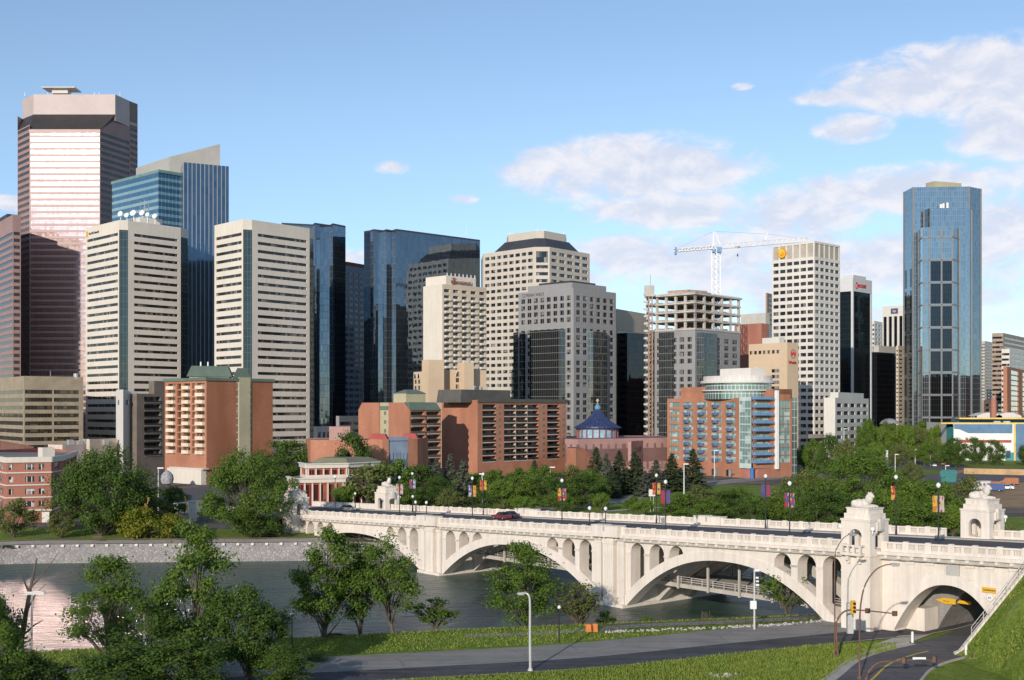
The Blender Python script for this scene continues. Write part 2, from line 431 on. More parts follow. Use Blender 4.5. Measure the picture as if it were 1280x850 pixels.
gv = []; gc = []
def grass_mask(x, y):
    nb, sb = pw(x, NB), pw(x, SB)
    if y < nb + 4: return 1.0
    if y < sb + 11: return 0.0 if x < -20 else .7
    if x < -55: return 1.0 if y < 277 else 0.0
    px = CX + F * x / y
    if px > 1190 and 300 < y < 560: return .12
    if y < 430 and px < 1190: return 1.0
    if px > 990 and y < 900: return .85
    return .1
for y in ys:
    for x in xs:
        gv.append((x, y, h_ground(x, y))); gc.append(grass_mask(x, y))
nx = len(xs)
gf = [(j * nx + i, j * nx + i + 1, (j + 1) * nx + i + 1, (j + 1) * nx + i) for j in range(len(ys) - 1) for i in range(nx - 1)]
gm_ = bpy.data.meshes.new('ground'); gm_.from_pydata(gv, [], gf)
ca = gm_.color_attributes.new('lawn', 'FLOAT_COLOR', 'POINT'); ca.data.foreach_set('color', np.repeat(np.array(gc, dtype=np.float32), 4))
gm_.polygons.foreach_set('use_smooth', [True] * len(gf))
ground = bpy.data.objects.new('ground', gm_); COL.objects.link(ground); ground['kind'] = 'structure'
def grass_nodes(t):
    g = t.n('ShaderNodeNewGeometry').outputs['Position']
    a = t.noise(g, .16, 5, .65); b = t.noise(t.vm('MULTIPLY', g, (1.0, .6, 1)), 2.2, 4, .7)
    f = t.m('ADD', t.m('MULTIPLY', a, .55), t.m('MULTIPLY', b, .45))
    c = t.mix(t.sstep(f, .36, .66), (.11, .17, .022), (.22, .275, .05))
    return t.mix(t.sstep(t.m('ADD', t.m('MULTIPLY', t.noise(g, .33, 5, .6), .6), t.m('MULTIPLY', t.noise(t.vm('MULTIPLY', g, (.5, 1.6, 1)), 1.1, 4, .7), .4)), .52, .68), c, (.27, .25, .10)), b
m, t = mat('ground'); MATS['ground'] = m
gr, bn = grass_nodes(t)
pos = t.n('ShaderNodeNewGeometry').outputs['Position']
at = t.n('ShaderNodeAttribute', attribute_name='lawn').outputs['Fac']
pave = t.mix(t.sstep(t.noise(pos, .05, 6, .7), .4, .65), (.10, .095, .09), (.24, .19, .14))
mk = t.sstep(t.m('ADD', at, t.m('MULTIPLY', t.m('SUBTRACT', t.noise(pos, .12, 4), .5), .5)), .42, .58)
bp = t.n('ShaderNodeBump'); bp.inputs['Strength'].default_value = .8; bp.inputs['Distance'].default_value = .4; t.l(bn, bp.inputs['Height'])
finish(t, t.mix(mk, pave, gr), .95, 0, .1, bp.outputs[0]); gm_.materials.append(m)
m, t = mat('grass'); MATS['grass'] = m
gr, bn = grass_nodes(t)
bp = t.n('ShaderNodeBump'); bp.inputs['Strength'].default_value = .8; bp.inputs['Distance'].default_value = .4; t.l(bn, bp.inputs['Height'])
finish(t, gr, .95, 0, .1, bp.outputs[0])
# ------------------------------------------------------------------ river
m, t = mat('water'); MATS['water'] = m
g = t.n('ShaderNodeNewGeometry').outputs['Position']
w1 = t.noise(t.vm('MULTIPLY', g, (.20, .46, 0)), 1.0, 5, .62, .8)
w2 = t.noise(t.vm('MULTIPLY', g, (.7, 1.2, 0)), 1.0, 4, .6, .5)
patch = t.sstep(t.noise(t.vm('MULTIPLY', g, (.02, .06, 0)), 1.0, 4, .6, 1.0), .35, .65)
hgt = t.m('ADD', w1, t.m('MULTIPLY', w2, t.m('ADD', .22, t.m('MULTIPLY', patch, .3))))
bp = t.n('ShaderNodeBump'); bp.inputs['Strength'].default_value = .9; bp.inputs['Distance'].default_value = 1.0; t.l(hgt, bp.inputs['Height'])
wc = t.mix(patch, (.022, .055, .044), (.050, .085, .066))
finish(t, wc, .28, 0, .5, bp.outputs[0])
mb = MB()
mb.quad((-900, 60, 0), (900, 60, 0), (900, 330, 0), (-900, 330, 0)); struct('river', mb, MATS['water'])
# ------------------------------------------------------------------ roads and paths
asphalt = road_mat('asphalt', (.125, .12, .12))
asphalt_new = road_mat('dark asphalt', (.085, .082, .086), .3)
asphalt_old = road_mat('worn grey asphalt', (.27, .25, .225), .16)
concrete = plain('pale concrete', (.44, .40, .35), .85, .12, .3, streak=.3)
path_m = plain('sandy path', (.52, .45, .36), .9, .1, .3)
yellow_paint = plain('yellow road paint', (.62, .42, .03), .7, .12, 2)
white_paint = plain('white paint', (.78, .77, .74), .6, .06, .8)
def strip(up, lo, z, n=14):
    """flat ribbon between two polylines given as photo pixels lying at height z"""
    mb = MB(); a = [G(*p, z=z) for p in up]; b = [G(*p, z=z) for p in lo]
    def samp(pl, t):
        Ls = [(q - p).length for p, q in zip(pl, pl[1:])]; T = sum(Ls) * t
        for p, q, l in zip(pl, pl[1:], Ls):
            if T <= l: return p + (q - p) * (T / l)
            T -= l
        return pl[-1]
    for i in range(n): mb.quad(samp(b, i / n), samp(b, (i + 1) / n), samp(a, (i + 1) / n), samp(a, i / n))
    return mb
def spline(pts, n=8):
    out = []
    for i in range(len(pts) - 1):
        p0, p1, p2, p3 = pts[max(i - 1, 0)], pts[i], pts[i + 1], pts[min(i + 2, len(pts) - 1)]
        for k in range(n):
            s = k / n; out.append(tuple(.5 * ((2 * b) + (c - a) * s + (2 * a - 5 * b + 4 * c - d) * s * s + (3 * b - a - 3 * c + d) * s ** 3) for a, b, c, d in zip(p0, p1, p2, p3)))
    out.append(pts[-1]); return out
def xyribbon(path, w0, w1, z):
    """ribbon in plan: path [(x,y)], offsets to the right w0..w1"""
    mb = MB(); path = [Vector((p[0], p[1], 0)) for p in path]
    def off(i, w_):
        d = (path[min(i + 1, len(path) - 1)] - path[max(i - 1, 0)]).normalized(); q = path[i] + Vector((d.y, -d.x, 0)) * w_; return (q.x, q.y, z)
    for i in range(len(path) - 1): mb.quad(off(i, w1), off(i + 1, w1), off(i + 1, w0), off(i, w0))
    return mb
EDGE_UP = spline([(-90, 118), (-40, 128), (-5.4, 136.2), (9.4, 140.6), (25.7, 148.2), (41.4, 155.5), (52, 160.5), (64, 172), (78, 190)])
struct('road', xyribbon(EDGE_UP, 0, 5.6, 3.05), asphalt_new)
struct('road_shoulder', xyribbon(EDGE_UP, -8.2, 0, 3.042), asphalt_old)
struct('road_marking', xyribbon(EDGE_UP, -.12, .06, 3.056), plain('worn white line', (.3, .29, .27), .8, .2, 1.5))
struct('kerb', xyribbon(EDGE_UP, 5.6, 5.85, 3.10), concrete)
RAMP = spline([(31.5, 116), (38.6, 128.7), (42.6, 136), (46.7, 141), (52, 145.5), (58, 150.5), (66, 161)])
struct('ramp_road', xyribbon(RAMP, -4.3, 4.6, 3.064), asphalt)
struct('ramp_marking', xyribbon(RAMP[:30], -.12, .12, 3.072), yellow_paint)
struct('ramp_gutter', xyribbon(RAMP[:33], -4.3, -3.3, 3.07), concrete)
kb = xyribbon(RAMP[:33], -4.6, -4.3, 3.17); kb2 = xyribbon(RAMP[:33], 4.6, 4.9, 3.17)
for q in (kb, kb2):
    for f in list(q.f):
        for i in range(4):
            a, b = q.v[f[i]], q.v[f[(i + 1) % 4]]; q.quad((a[0], a[1], 3.0), (b[0], b[1], 3.0), b, a)
struct('ramp_kerb', kb, concrete); struct('ramp_kerb_outer', kb2, concrete)
mb = MB(); mb.poly([(43.6, 146.6, 3.10), (46.4, 146.4, 3.10), (50.5, 150.3, 3.10), (54.6, 155.2, 3.10), (49.5, 153.4, 3.10)]); struct('traffic_island', mb, concrete)
# river path on the north bank and its strip of white stones
NP = spline([(-6, 153.6), (4, 155.6), (10, 158), (18, 161.2), (28, 163.4), (38, 166), (48, 170)], 5)
struct('river_path', xyribbon(NP, -1.1, 1.1, 3.03), asphalt_old)
# south bank: sloping stone wall, promenade, lawn road
mb = MB(); mtop = MB(); prev = None
for k in range(-70, 61):
    x = k * 5.0 if k < -28 or k > 0 else k * 5.0
    y = pw(x, SB)
    if prev: mb.quad((prev[0], prev[1] - .3, -1.2), (x, y - .3, -1.2), (x, y + 1.7, 3.75), (prev[0], prev[1] + 1.7, 3.75), ((prev[0], 0), (x, 0), (x, 5), (prev[0], 5)))
    prev = (x, y)
m, t = mat('river stone'); MATS['river stone'] = m
g = t.n('ShaderNodeNewGeometry').outputs['Position']
vo = t.n('ShaderNodeTexVoronoi'); t.l(t.vm('MULTIPLY', g, (1.5, 1.5, 1.7)), vo.inputs['Vector']); vo.inputs['Scale'].default_value = 1
vd = t.n('ShaderNodeTexVoronoi', feature='DISTANCE_TO_EDGE'); t.l(t.vm('MULTIPLY', g, (1.5, 1.5, 1.7)), vd.inputs['Vector']); vd.inputs['Scale'].default_value = 1
sr, sg, sb_ = t.sep(vo.outputs['Color'])
c = t.mix(sr, (.24, .225, .215), (.37, .345, .325)); c = t.mix(t.sstep(vd.outputs['Distance'], .02, .1), (.22, .20, .185), c)
bp = t.n('ShaderNodeBump'); bp.inputs['Distance'].default_value = .3; t.l(vd.outputs['Distance'], bp.inputs['Height'])
finish(t, c, .9, 0, .2, bp.outputs[0])
emb = mb.build('river_wall', MATS['river stone']); tag(emb, 'long sloping grey stone retaining wall along the far river bank', 'wall')
SBP = [(x, pw(x, SB)) for x in range(-340, -39, 6)]
struct('promenade', xyribbon(SBP, -10.5, -2.3, 3.80), path_m)
mb = MB()
for (xa, ya), (xb, yb) in zip(SBP, SBP[1:]):
    mb.tube([(xa, ya + 2.0, 4.75), (xb, yb + 2.0, 4.75)], .045, n=5); mb.tube([(xa, ya + 2.0, 4.3), (xb, yb + 2.0, 4.3)], .035, n=5)
    for f in (0, .5): mb.tube([(xa + (xb - xa) * f, ya + 2.0 + (yb - ya) * f, 3.7), (xa + (xb - xa) * f, ya + 2.0 + (yb - ya) * f, 4.8)], .05, n=5)
rl = mb.build('railing', plain('brown railing', (.16, .14, .12), .6)); tag(rl, 'thin dark railing along the top of the stone river wall', 'railing')
mb = MB()
for (xa, ya), (xb, yb) in zip(SBP, SBP[1:]):
    for f in (0, .5): mb.box((xa + (xb - xa) * f, ya + (yb - ya) * f + 1.25, 3.5), (1, 0, 0), (0, .36, .93), (0, -.93, .36), .6, .5, .16)
cp = mb.build('cap_stone', plain('pale cap stone', (.62, .57, .5), .8), emb)
mb = MB(); mb.quad((-420, 281, 4.81), (-62, 286, 4.81), (-62, 296, 4.81), (-420, 291, 4.81)); struct('riverfront_road', mb, asphalt)
mb = MB(); mb.quad((-420, 297, 4.83), (-62, 299, 4.83), (-62, 303, 4.83), (-420, 301, 4.83)); struct('pavement', mb, concrete)
mb = MB(); mb.quad((-112, 304, 4.96), (-66, 300, 4.96), (-52, 420, 5.06), (-110, 420, 5.06)); struct('side_street', mb, asphalt)
AV = spline([(2, 306), (11, 329), (28, 349), (51, 402), (77, 442), (104, 472), (140, 500)], 6)
struct('avenue', xyribbon(AV, -4.5, 4.5, 5.06), asphalt_old)
struct('avenue_pavement', xyribbon(AV, -7.2, -5.2, 5.07), concrete)
PK = spline([(24, 318), (46, 334), (70, 352)], 6); struct('park_path', xyribbon(PK, -1.2, 1.2, 5.05), path_m)
mb = MB(); mb.poly([(118, 470, 5.05), (150, 420, 5.05), (230, 470, 5.05), (205, 520, 5.05)]); struct('car_park', mb, asphalt)
mb = MB(); mb.poly([(128, 545, 5.05), (215, 540, 5.05), (215, 720, 5.05), (140, 720, 5.05)]); struct('far_car_park', mb, asphalt)
mb = MB(); mb.poly([(134, 330, 5.05), (220, 330, 5.05), (235, 455, 5.05), (168, 440, 5.05)]); struct('building_site', mb, plain('bare earth', (.33, .21, .11), .95, .22, .15))
# ------------------------------------------------------------------ grass slope up to the bridge approach
A_, C3_, N1_ = Vector((52.8, 141.5, 3.1)), Vector((61.4, 141.6, 13.7)), Vector((54.2, 126, 3.4))
pn = (C3_ - A_).cross(N1_ - A_); pn = pn if pn.z > 0 else -pn
def hplane(x, y): return A_.z - (pn.x * (x - A_.x) + pn.y * (y - A_.y)) / pn.z
wd = Vector((C3_.x - A_.x, C3_.y - A_.y, 0)).normalized()
hv = []; hf = []; NU, NW = 70, 40
rnd = random.Random(5)
for j in range(NW + 1):
    for i in range(NU + 1):
        u_ = -6 + i * 1.3; w_ = j * .9
        x = A_.x + wd.x * u_ + wd.y * w_; y = A_.y + wd.y * u_ - wd.x * w_
        z = hplane(x, y) + (.25 * math.sin(x * .9 + y * .5) + .2 * math.sin(x * .31 - y * .8)) * (1 if 0 < j else 0)
        hv.append((x, y, max(2.9, min(z, 15.4))))
hf = [(j * (NU + 1) + i, (j + 1) * (NU + 1) + i, (j + 1) * (NU + 1) + i + 1, j * (NU + 1) + i + 1) for j in range(NW) for i in range(NU)]
hm = bpy.data.meshes.new('grass_bank'); hm.from_pydata(hv, [], hf); hm.polygons.foreach_set('use_smooth', [True] * len(hf)); hm.materials.append(MATS['grass'])
hb = bpy.data.objects.new('grass_bank', hm); COL.objects.link(hb); hb['kind'] = 'structure'
mb = MB()
for i in range(0, 26):
    u0, u1 = i * .5 - .5, i * .5 + .05
    def wp(u_, o): return (A_.x + wd.x * u_ - wd.y * o, A_.y + wd.y * u_ + wd.x * o)
    z0 = min(15.0, max(3.0, hplane(*wp(u0, 0)))) + .35; z1 = min(15.0, max(3.0, hplane(*wp(u1, 0)))) + .35
    a, b, c, d = wp(u0, .05), wp(u1, .05), wp(u1, .65), wp(u0, .65)
    mb.frustum([a, b, c, d], 2.0, [a, b, c, d], 2.6, False)
    mb.quad((*a, z0), (*b, z1), (*c, z1), (*d, z0)); mb.quad((*a, 2.6), (*b, 2.6), (*b, z1), (*a, z0)); mb.quad((*c, 2.6), (*d, 2.6), (*d, z0), (*c, z1)); mb.quad((*d, 2.6), (*a, 2.6), (*a, z0), (*d, z0))
wing = mb.build('wing_wall', plain('bridge concrete', (.70, .625, .545), .82, .09, .35, streak=.5, drip=.42)); tag(wing, 'low concrete retaining wall climbing the edge of the grass slope to the bridge end', 'wall')
mb = MB()
pp = []
for u_ in np.linspace(1.5, 8.6, 6):
    x, y = wp(u_, .3); z = hplane(x, y) + .3; mb.tube([(x, y, z), (x, y, z + 1.1)], .04, n=6); pp.append((x, y, z + 1.05))
mb.tube(pp, .035, n=6); mb.tube([(p[0], p[1], p[2] - .5) for p in pp], .025, n=6)
rl = mb.build('railing', plain('chalky pipe paint', (.5, .48, .44), .6)); tag(rl, 'pale pipe railing on top of the wall beside the grass slope', 'railing')

# ------------------------------------------------------------------ the bridge: local frame s along (towards the near bank), w across (away from the camera), z up
bu = Vector((.645, -.764, 0)).normalized(); bv = Vector((-bu.y, bu.x, 0)); B0 = Vector((16.2, 196.3, 0))
def B(s, w_, z): return B0 + bu * s + bv * w_ + Vector((0, 0, z))
def s_at(px, w_):                                   # station of photo column px at offset w
    k = (px - CX) / F; p = B0 + bv * w_; return (k * p.y - p.x) / (bu.x - k * bu.y)
def zr(s): return 12.87 + .0366 * s                 # top of the parapet
def zd_(s): return zr(s) - 1.3                      # roadway
WB = 24.0
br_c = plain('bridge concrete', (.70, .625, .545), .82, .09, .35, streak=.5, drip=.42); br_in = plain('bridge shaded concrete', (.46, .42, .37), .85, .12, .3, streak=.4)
BR = thing('arch_bridge', 'long cream concrete arch bridge with balustrades crossing the river', 'bridge', B(-27, 12, 0))
def bbox(mb, s0, s1, w0, w1, z0, z1, sl=0.0):
    """box in bridge coordinates; with sl the z values rise along s like the deck"""
    def q(s, w_, z): return B(s, w_, z + sl * .0366 * s)
    p = [q(s0, w0, z0), q(s1, w0, z0), q(s1, w1, z0), q(s0, w1, z0), q(s0, w0, z1), q(s1, w0, z1), q(s1, w1, z1), q(s0, w1, z1)]
    for f in ((0, 1, 5, 4), (1, 2, 6, 5), (2, 3, 7, 6), (3, 0, 4, 7), (4, 5, 6, 7), (3, 2, 1, 0)): mb.quad(*[p[k] for k in f])
def extrude(mb, loops, w0, w1):
    """plane shape in (s,z) with holes, given depth across the bridge"""
    tri = tessellate_polygon([[Vector((a, b, 0)) for a, b in lp] for lp in loops]); flat = [p for lp in loops for p in lp]
    def fc(idx, w_):
        pts = [B(flat[i][0], w_, flat[i][1]) for i in idx]; mb.poly(pts, [(flat[i][0], flat[i][1]) for i in idx])
    for tr_ in tri:
        a, b, c = [flat[i] for i in tr_]; ccw = (b[0] - a[0]) * (c[1] - a[1]) - (b[1] - a[1]) * (c[0] - a[0]) > 0
        fc(tr_ if ccw else tr_[::-1], w0); fc(tr_[::-1] if ccw else tr_, w1)
    for lp in loops:
        n = len(lp)
        for i in range(n):
            a, b = lp[i], lp[(i + 1) % n]; mb.quad(B(a[0], w1, a[1]), B(b[0], w1, b[1]), B(b[0], w0, b[1]), B(a[0], w0, a[1]))
def arch_z(s, s0, s1, zc, z0):
    c = (s0 + s1) / 2; a = (s1 - s0) / 2; t_ = min(1, abs(s - c) / a); return z0 + (zc - z0) * (1 - t_ ** 2.25)
def ring(s0, s1, zc, z0, th0, th1, n=40):
    """arch band: intrados and extrados polylines"""
    S = [s0 + (s1 - s0) * i / n for i in range(n + 1)]; c = (s0 + s1) / 2; a = (s1 - s0) / 2
    lo = [(s, arch_z(s, s0, s1, zc, z0)) for s in S]
    hi = [(s, z + th0 + (th1 - th0) * (abs(s - c) / a) ** 1.6 * (1.0)) for s, z in lo]
    return lo, hi
def span(s0, s1, zi, cols_l, cols_r, z0=0.1):
    mid = (s0 + s1) / 2; zc = zd_(mid) - zi
    lo, hi = ring(s0, s1, zc, z0, 1.3, 2.0)
    def ex(s):
        for (a, b), (c, d) in zip(hi, hi[1:]):
            if s <= c: return b + (d - b) * (s - a) / (c - a)
        return hi[-1][1]
    holes = []
    for (a, b) in cols_l + cols_r:
        m_ = (a + b) / 2; r = (b - a) / 2; zt = zd_(m_) - 1.15 - r
        zl, zr2 = ex(a) + .12, ex(b) + .12
        if zt + r < max(zl, zr2) + .25:
            continue
        lp = [(a, zl)] + [(a + (b - a) * k / 6, ex(a + (b - a) * k / 6) + .12) for k in range(1, 6)] + [(b, zr2)]
        for k in range(0, 11):
            th = math.pi * k / 10; zz = zt + r * math.sin(th); sx = m_ + r * math.cos(th)
            if zz > ex(sx) + .15: lp.append((sx, zz))
        holes.append(lp)
    top = [(s0, zd_(s0) - .35), (s1, zd_(s1) - .35)]
    outer = lo + [top[1], top[0]]
    for (w0, w1) in ((0.0, 2.2), (7.6, 9.4), (WB - 9.4, WB - 7.6), (WB - 2.2, WB)):
        edge = w0 < 1 or w1 > WB - 1
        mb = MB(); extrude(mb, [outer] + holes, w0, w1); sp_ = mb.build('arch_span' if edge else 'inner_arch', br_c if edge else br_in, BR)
        if not edge: continue
        mb = MB(); rg = lo + [(s, z) for s, z in reversed(hi)]
        extrude(mb, [rg], w0 - .14 if w0 < 1 else w1, w0 if w0 < 1 else w1 + .14)
        mb.build('arch_rib', br_c, sp_)
        mb = MB()                                      # little capitals at the springing of every small arch
        for (a, b) in cols_l + cols_r:
            r = (b - a) / 2; zt = zd_((a + b) / 2) - 1.15 - r
            for e in (a - .5, b + .5):
                if zt > ex(e) + .6: bbox(mb, e - .52, e + .52, (w0 - .12) if w0 < 1 else w1, w0 if w0 < 1 else w1 + .12, zt - .35, zt - .08)
        split(mb, 'capital', br_c, sp_)
    # cross walls between the two ribs, and an inner pair of ribs seen through the opening
    mb = MB()
    for (a, b) in cols_l + cols_r:
        for e in ((a - .75, a - .35),):
            if zd_(e[0]) - 1 > ex(e[0]) + .5: bbox(mb, e[0], e[1], 2.2, WB - 2.2, zd_(e[0]) - 2.0, zd_(e[0]) - .9)
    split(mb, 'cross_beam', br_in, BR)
A1 = (-97.2, -52.7); A2 = (-45.9, -3.3); A3 = (3.3, 44.6)
def colset(p, sgn): return [tuple(sorted((p + sgn * a, p + sgn * b))) for a, b in ((4.5, 7.5), (8.6, 11.7), (12.8, 15.7))]
span(*A1, 3.0, colset(-101.0, 1), colset(-49.3, -1)); span(*A2, 3.0, colset(-49.3, 1), colset(0, -1)); span(*A3, 3.0, colset(0, 1), colset(48.6, -1))
# piers with fluted pilasters
for ps in (-49.3, 0.0):
    mb = MB(); zt = zd_(ps) - .35
    bbox(mb, ps - 3.3, ps + 3.3, .25, WB - .25, -2.5, zt)
    for e in (-2.6, 2.6): bbox(mb, ps + e - .62, ps + e + .62, -.35, .25, -2.5, zt)
    bbox(mb, ps - 1.2, ps + 1.2, -.7, .25, -2.5, zt)
    for e in (-2.6, 0, 2.6): bbox(mb, ps + e - (1.3 if e == 0 else .75), ps + e + (1.3 if e == 0 else .75), -.85 if e == 0 else -.5, .24, zt - 1.1, zt - .5)
    bbox(mb, ps - 3.6, ps + 3.6, -.95, WB + .9, -2.5, .55)
    mb.build('pier', br_c, BR)
# deck: slab, roadway, sidewalks
S0, S1 = -150.0, 120.0
mb = MB(); bbox(mb, S0, S1, -.55, WB + .55, 11.57 - 1.0, 11.57 - .35, 1); mb.build('deck_slab', br_in, BR)
mb = MB(); bbox(mb, S0, S1, -.95, .35, 11.57 - .42, 11.57 + .02, 1); bbox(mb, S0, S1, WB - .35, WB + .95, 11.57 - .42, 11.57 + .02, 1); 
for s in np.arange(-99, 72, 1.9):
    bbox(mb, s, s + .45, -.8, -.02, 11.57 - .85, 11.57 - .42, 1)
mb.build('cornice', br_c, BR)
mb = MB(); bbox(mb, S0, S1, 2.6, WB - 2.6, 11.57 - .34, 11.57 - .06, 1); mb.build('roadway', plain('bridge asphalt', (.085, .08, .085), .9, .12, .2), BR)
mb = MB(); bbox(mb, S0, S1, .352, 2.6, 11.57 - .34, 11.57 + .10, 1); bbox(mb, S0, S1, WB - 2.6, WB - .352, 11.57 - .34, 11.57 + .10, 1); mb.build('sidewalk', plain('sidewalk concrete', (.42, .385, .34), .9), BR)
mb = MB()
for s in np.arange(-140, 110, 6.0): bbox(mb, s, s + 2.6, 11.9, 12.05, 11.57 - .056, 11.57 - .05, 1)
split(mb, 'lane_marking', plain('worn white line', (.3, .29, .27)), BR)
# lower deck hung between the ribs
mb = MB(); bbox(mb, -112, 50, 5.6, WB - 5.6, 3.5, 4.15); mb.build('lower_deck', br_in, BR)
for w_ in (5.8, WB - 5.8):
    mb = MB()
    for z in (4.55, 4.9, 5.25): bbox(mb, -112, 44, w_ - .04, w_ + .04, z - .05, z + .05)
    for s in np.arange(-111, 44, 2.2): bbox(mb, s, s + .14, w_ - .07, w_ + .07, 4.15, 5.3)
    mb.build('lower_railing', plain('grey railing', (.42, .4, .37), .6), BR)
mb = MB()
for s in np.arange(-108, 46, 6.2):
    for w_ in (5.2, WB - 5.2): bbox(mb, s, s + .3, w_ - .15, w_ + .15, 3.4, zd_(s) - .9)
    bbox(mb, s, s + .35, 4.5, WB - 4.5, zd_(s) - 1.7, zd_(s) - .95)
split(mb, 'hanger', br_in, BR)
# balustrades, bay by bay
def bay(s0, s1, w_, front):
    mb = MB(); L = s1 - s0; f = -1 if front else 1
    b = 11.57
    bbox(mb, s0, s0 + .55, w_ - .26, w_ + .26, b, b + 1.42, 1)
    bbox(mb, s0 + .55, s1, w_ - .18, w_ + .18, b, b + .42, 1); bbox(mb, s0 + .55, s1, w_ - .22, w_ + .22, b + 1.08, b + 1.3, 1)
    md = (s0 + .55 + s1) / 2
    for a, c in ((s0 + .55, s0 + .75), (md - .22, md + .22), (s1 - .2, s1)): bbox(mb, a, c, w_ - .15, w_ + .15, b + .42, b + 1.08, 1)
    for a, c in ((s0 + .75, md - .22), (md + .22, s1 - .2)):
        n = 4
        for k in range(1, n + 1):
            x = a + (c - a) * k / (n + 1); bbox(mb, x - .05, x + .05, w_ - .08, w_ + .08, b + .42, b + 1.08, 1)
    mb.build('balustrade', br_c, BR)
def solid(s0, s1, w0, w1, h):
    mb = MB(); bbox(mb, s0, s1, w0, w1, 11.57 - .3, 11.57 + h, 1); bbox(mb, s0 - .08, s1 + .08, w0 - .08, w1 + .08, 11.57 + h, 11.57 + h + .14, 1); return mb
PITCH = 3.35
def run(sa, sb, w_, front):
    n = max(1, round((sb - sa) / PITCH)); p = (sb - sa) / n
    for k in range(n): bay(sa + k * p, sa + (k + 1) * p, w_, front)
for w_, front in ((-.35, True), (WB + .35, False)):
    for sa, sb in ((-98.6, -52.3), (-46.3, -3.0), (3.0, 45.5), (50.6, 76)): run(sa, sb, w_, front)
    for ps in (-49.3, 0.0):
        o = -1.55 if front else WB - .25
        mb = solid(ps - 3.0, ps - .35, o, o + 1.8, 1.55); mb2 = solid(ps + .05, ps + 3.0, o, o + 1.8, 1.45); bbox(mb2, ps - .35, ps + .05, o, o + 1.8, 11.2, 12.2, 1)
        mb.v += mb2.v; nn = len(mb.v) - len(mb2.v); mb.f += [tuple(i + nn for i in f) for f in mb2.f]; mb.uv += mb2.uv
        mb.build('refuge_bay', br_c, BR)
    for s0, s1 in ((76.0, 110.0), (-135.0, -103.4)):
        mb = solid(s0, s1, w_ - .2, w_ + .2, 1.2); mb.build('parapet', br_c, BR)
# abutment wall with the road arch
lo = [(s, arch_z(s, 52.0, 67.2, 9.9, 3.3)) for s in np.linspace(52.0, 67.2, 31)]
mb = MB(); extrude(mb, [[(49.0, -1), (52.0, -1)] + lo + [(67.2, -1), (96, -1), (96, zd_(96) - .35), (49.0, zd_(49) - .35)]], 0.3, 3.2)
ab = mb.build('abutment_wall', br_c, BR)
mb = MB(); hi = [(s, z + 1.5 + .25 * abs(s - 59.6) / 7.6) for s, z in lo]; extrude(mb, [lo + hi[::-1]], .16, .3); mb.build('arch_rib', br_c, ab)
mb = MB()
for s in (52.2, 54.4, 57.1, 62.6, 65.2, 68.2):
    zz = 3.3 if not 52 < s < 67.2 else arch_z(s, 52, 67.2, 9.9, 3.3) + 1.75
    bbox(mb, s - .5, s + .5, .2, .3, zz, zd_(s) - .9); bbox(mb, s - .6, s + .6, .05, .3, zd_(s) - 1.5, zd_(s) - .95)
split(mb, 'pilaster', br_c, ab)
mb = MB(); nich = [(59.4, 11.2), (61.2, 11.2), (61.2, 12.75)] + [(60.3 + .9 * math.cos(a), 12.75 + .32 * math.sin(a)) for a in np.linspace(.3, math.pi - .3, 7)] + [(59.4, 12.75)]
extrude(mb, [nich], .1, .3); mb.build('plaque', plain('grey stone plaque', (.42, .4, .37), .8), ab)
# inner vault carrying the road under the bridge
lo2 = [(s, arch_z(s, 54.6, 68.6, 9.3, 3.0)) for s in np.linspace(54.6, 68.6, 25)]
mb = MB(); extrude(mb, [[(50.0, -1), (54.6, -1)] + lo2 + [(68.6, -1), (96, -1), (96, zd_(96) - 1.1), (50.0, zd_(50) - 1.1)]], 6.4, WB - .3); mb.build('inner_vault', plain('shade toned vault concrete', (.27, .255, .235), .9, .2, .4, streak=.4), ab)  # concrete colour darkened to stand in for the deep shade under the vault
mb = MB(); bbox(mb, 50, 54.6, 3.2, 6.4, -1, 6.0); mb.build('inner_wall', br_c, ab)
mb = MB(); bbox(mb, -103.5, -99, .3, WB - .3, -1, zd_(-101) - .4); bbox(mb, -150, -103.5, .3, WB - .3, -1, 11.57 - 1.02, 0) if False else None
mb.build('end_abutment', br_c, BR)
# corner pavilions with lions
def lion_mesh():
    bm = bmesh.new()
    def ell(c, r, rot=0):
        M = Matrix.Translation(c) @ Matrix.Rotation(rot, 4, 'Y') @ Matrix.Diagonal((*r, 1))
        bmesh.ops.create_uvsphere(bm, u_segments=14, v_segments=9, radius=1, matrix=M)
    ell((-.55, 0, .48), (.75, .42, .46)); ell((.25, 0, .55), (.7, .38, .48)); ell((-1.0, .3, .38), (.45, .22, .42)); ell((-1.0, -.3, .38), (.45, .22, .42))
    ell((.78, 0, 1.0), (.46, .44, .66), .15); ell((.95, 0, 1.42), (.36, .34, .38)); ell((1.25, 0, 1.34), (.22, .2, .17)); ell((1.38, 0, 1.26), (.1, .13, .1))
    ell((.88, .26, 1.72), (.1, .08, .12)); ell((.88, -.26, 1.72), (.1, .08, .12))
    for s_ in (-1, 1):
        ell((1.0, .3 * s_, .2), (.75, .16, .18)); ell((1.6, .3 * s_, .16), (.2, .18, .15)); ell((-.6, .46 * s_, .14), (.4, .12, .13))
    ell((-1.45, .1, .22), (.3, .1, .1)); ell((-1.5, .35, .16), (.14, .3, .09)); ell((0, 0, .06), (1.7, .6, .12))
    me = bpy.data.meshes.new('lion'); bm.to_mesh(me); bm.free(); me.materials.append(plain('weathered lion stone', (.60, .55, .49), .85, .14, 1.2)); return me
LION = lion_mesh()
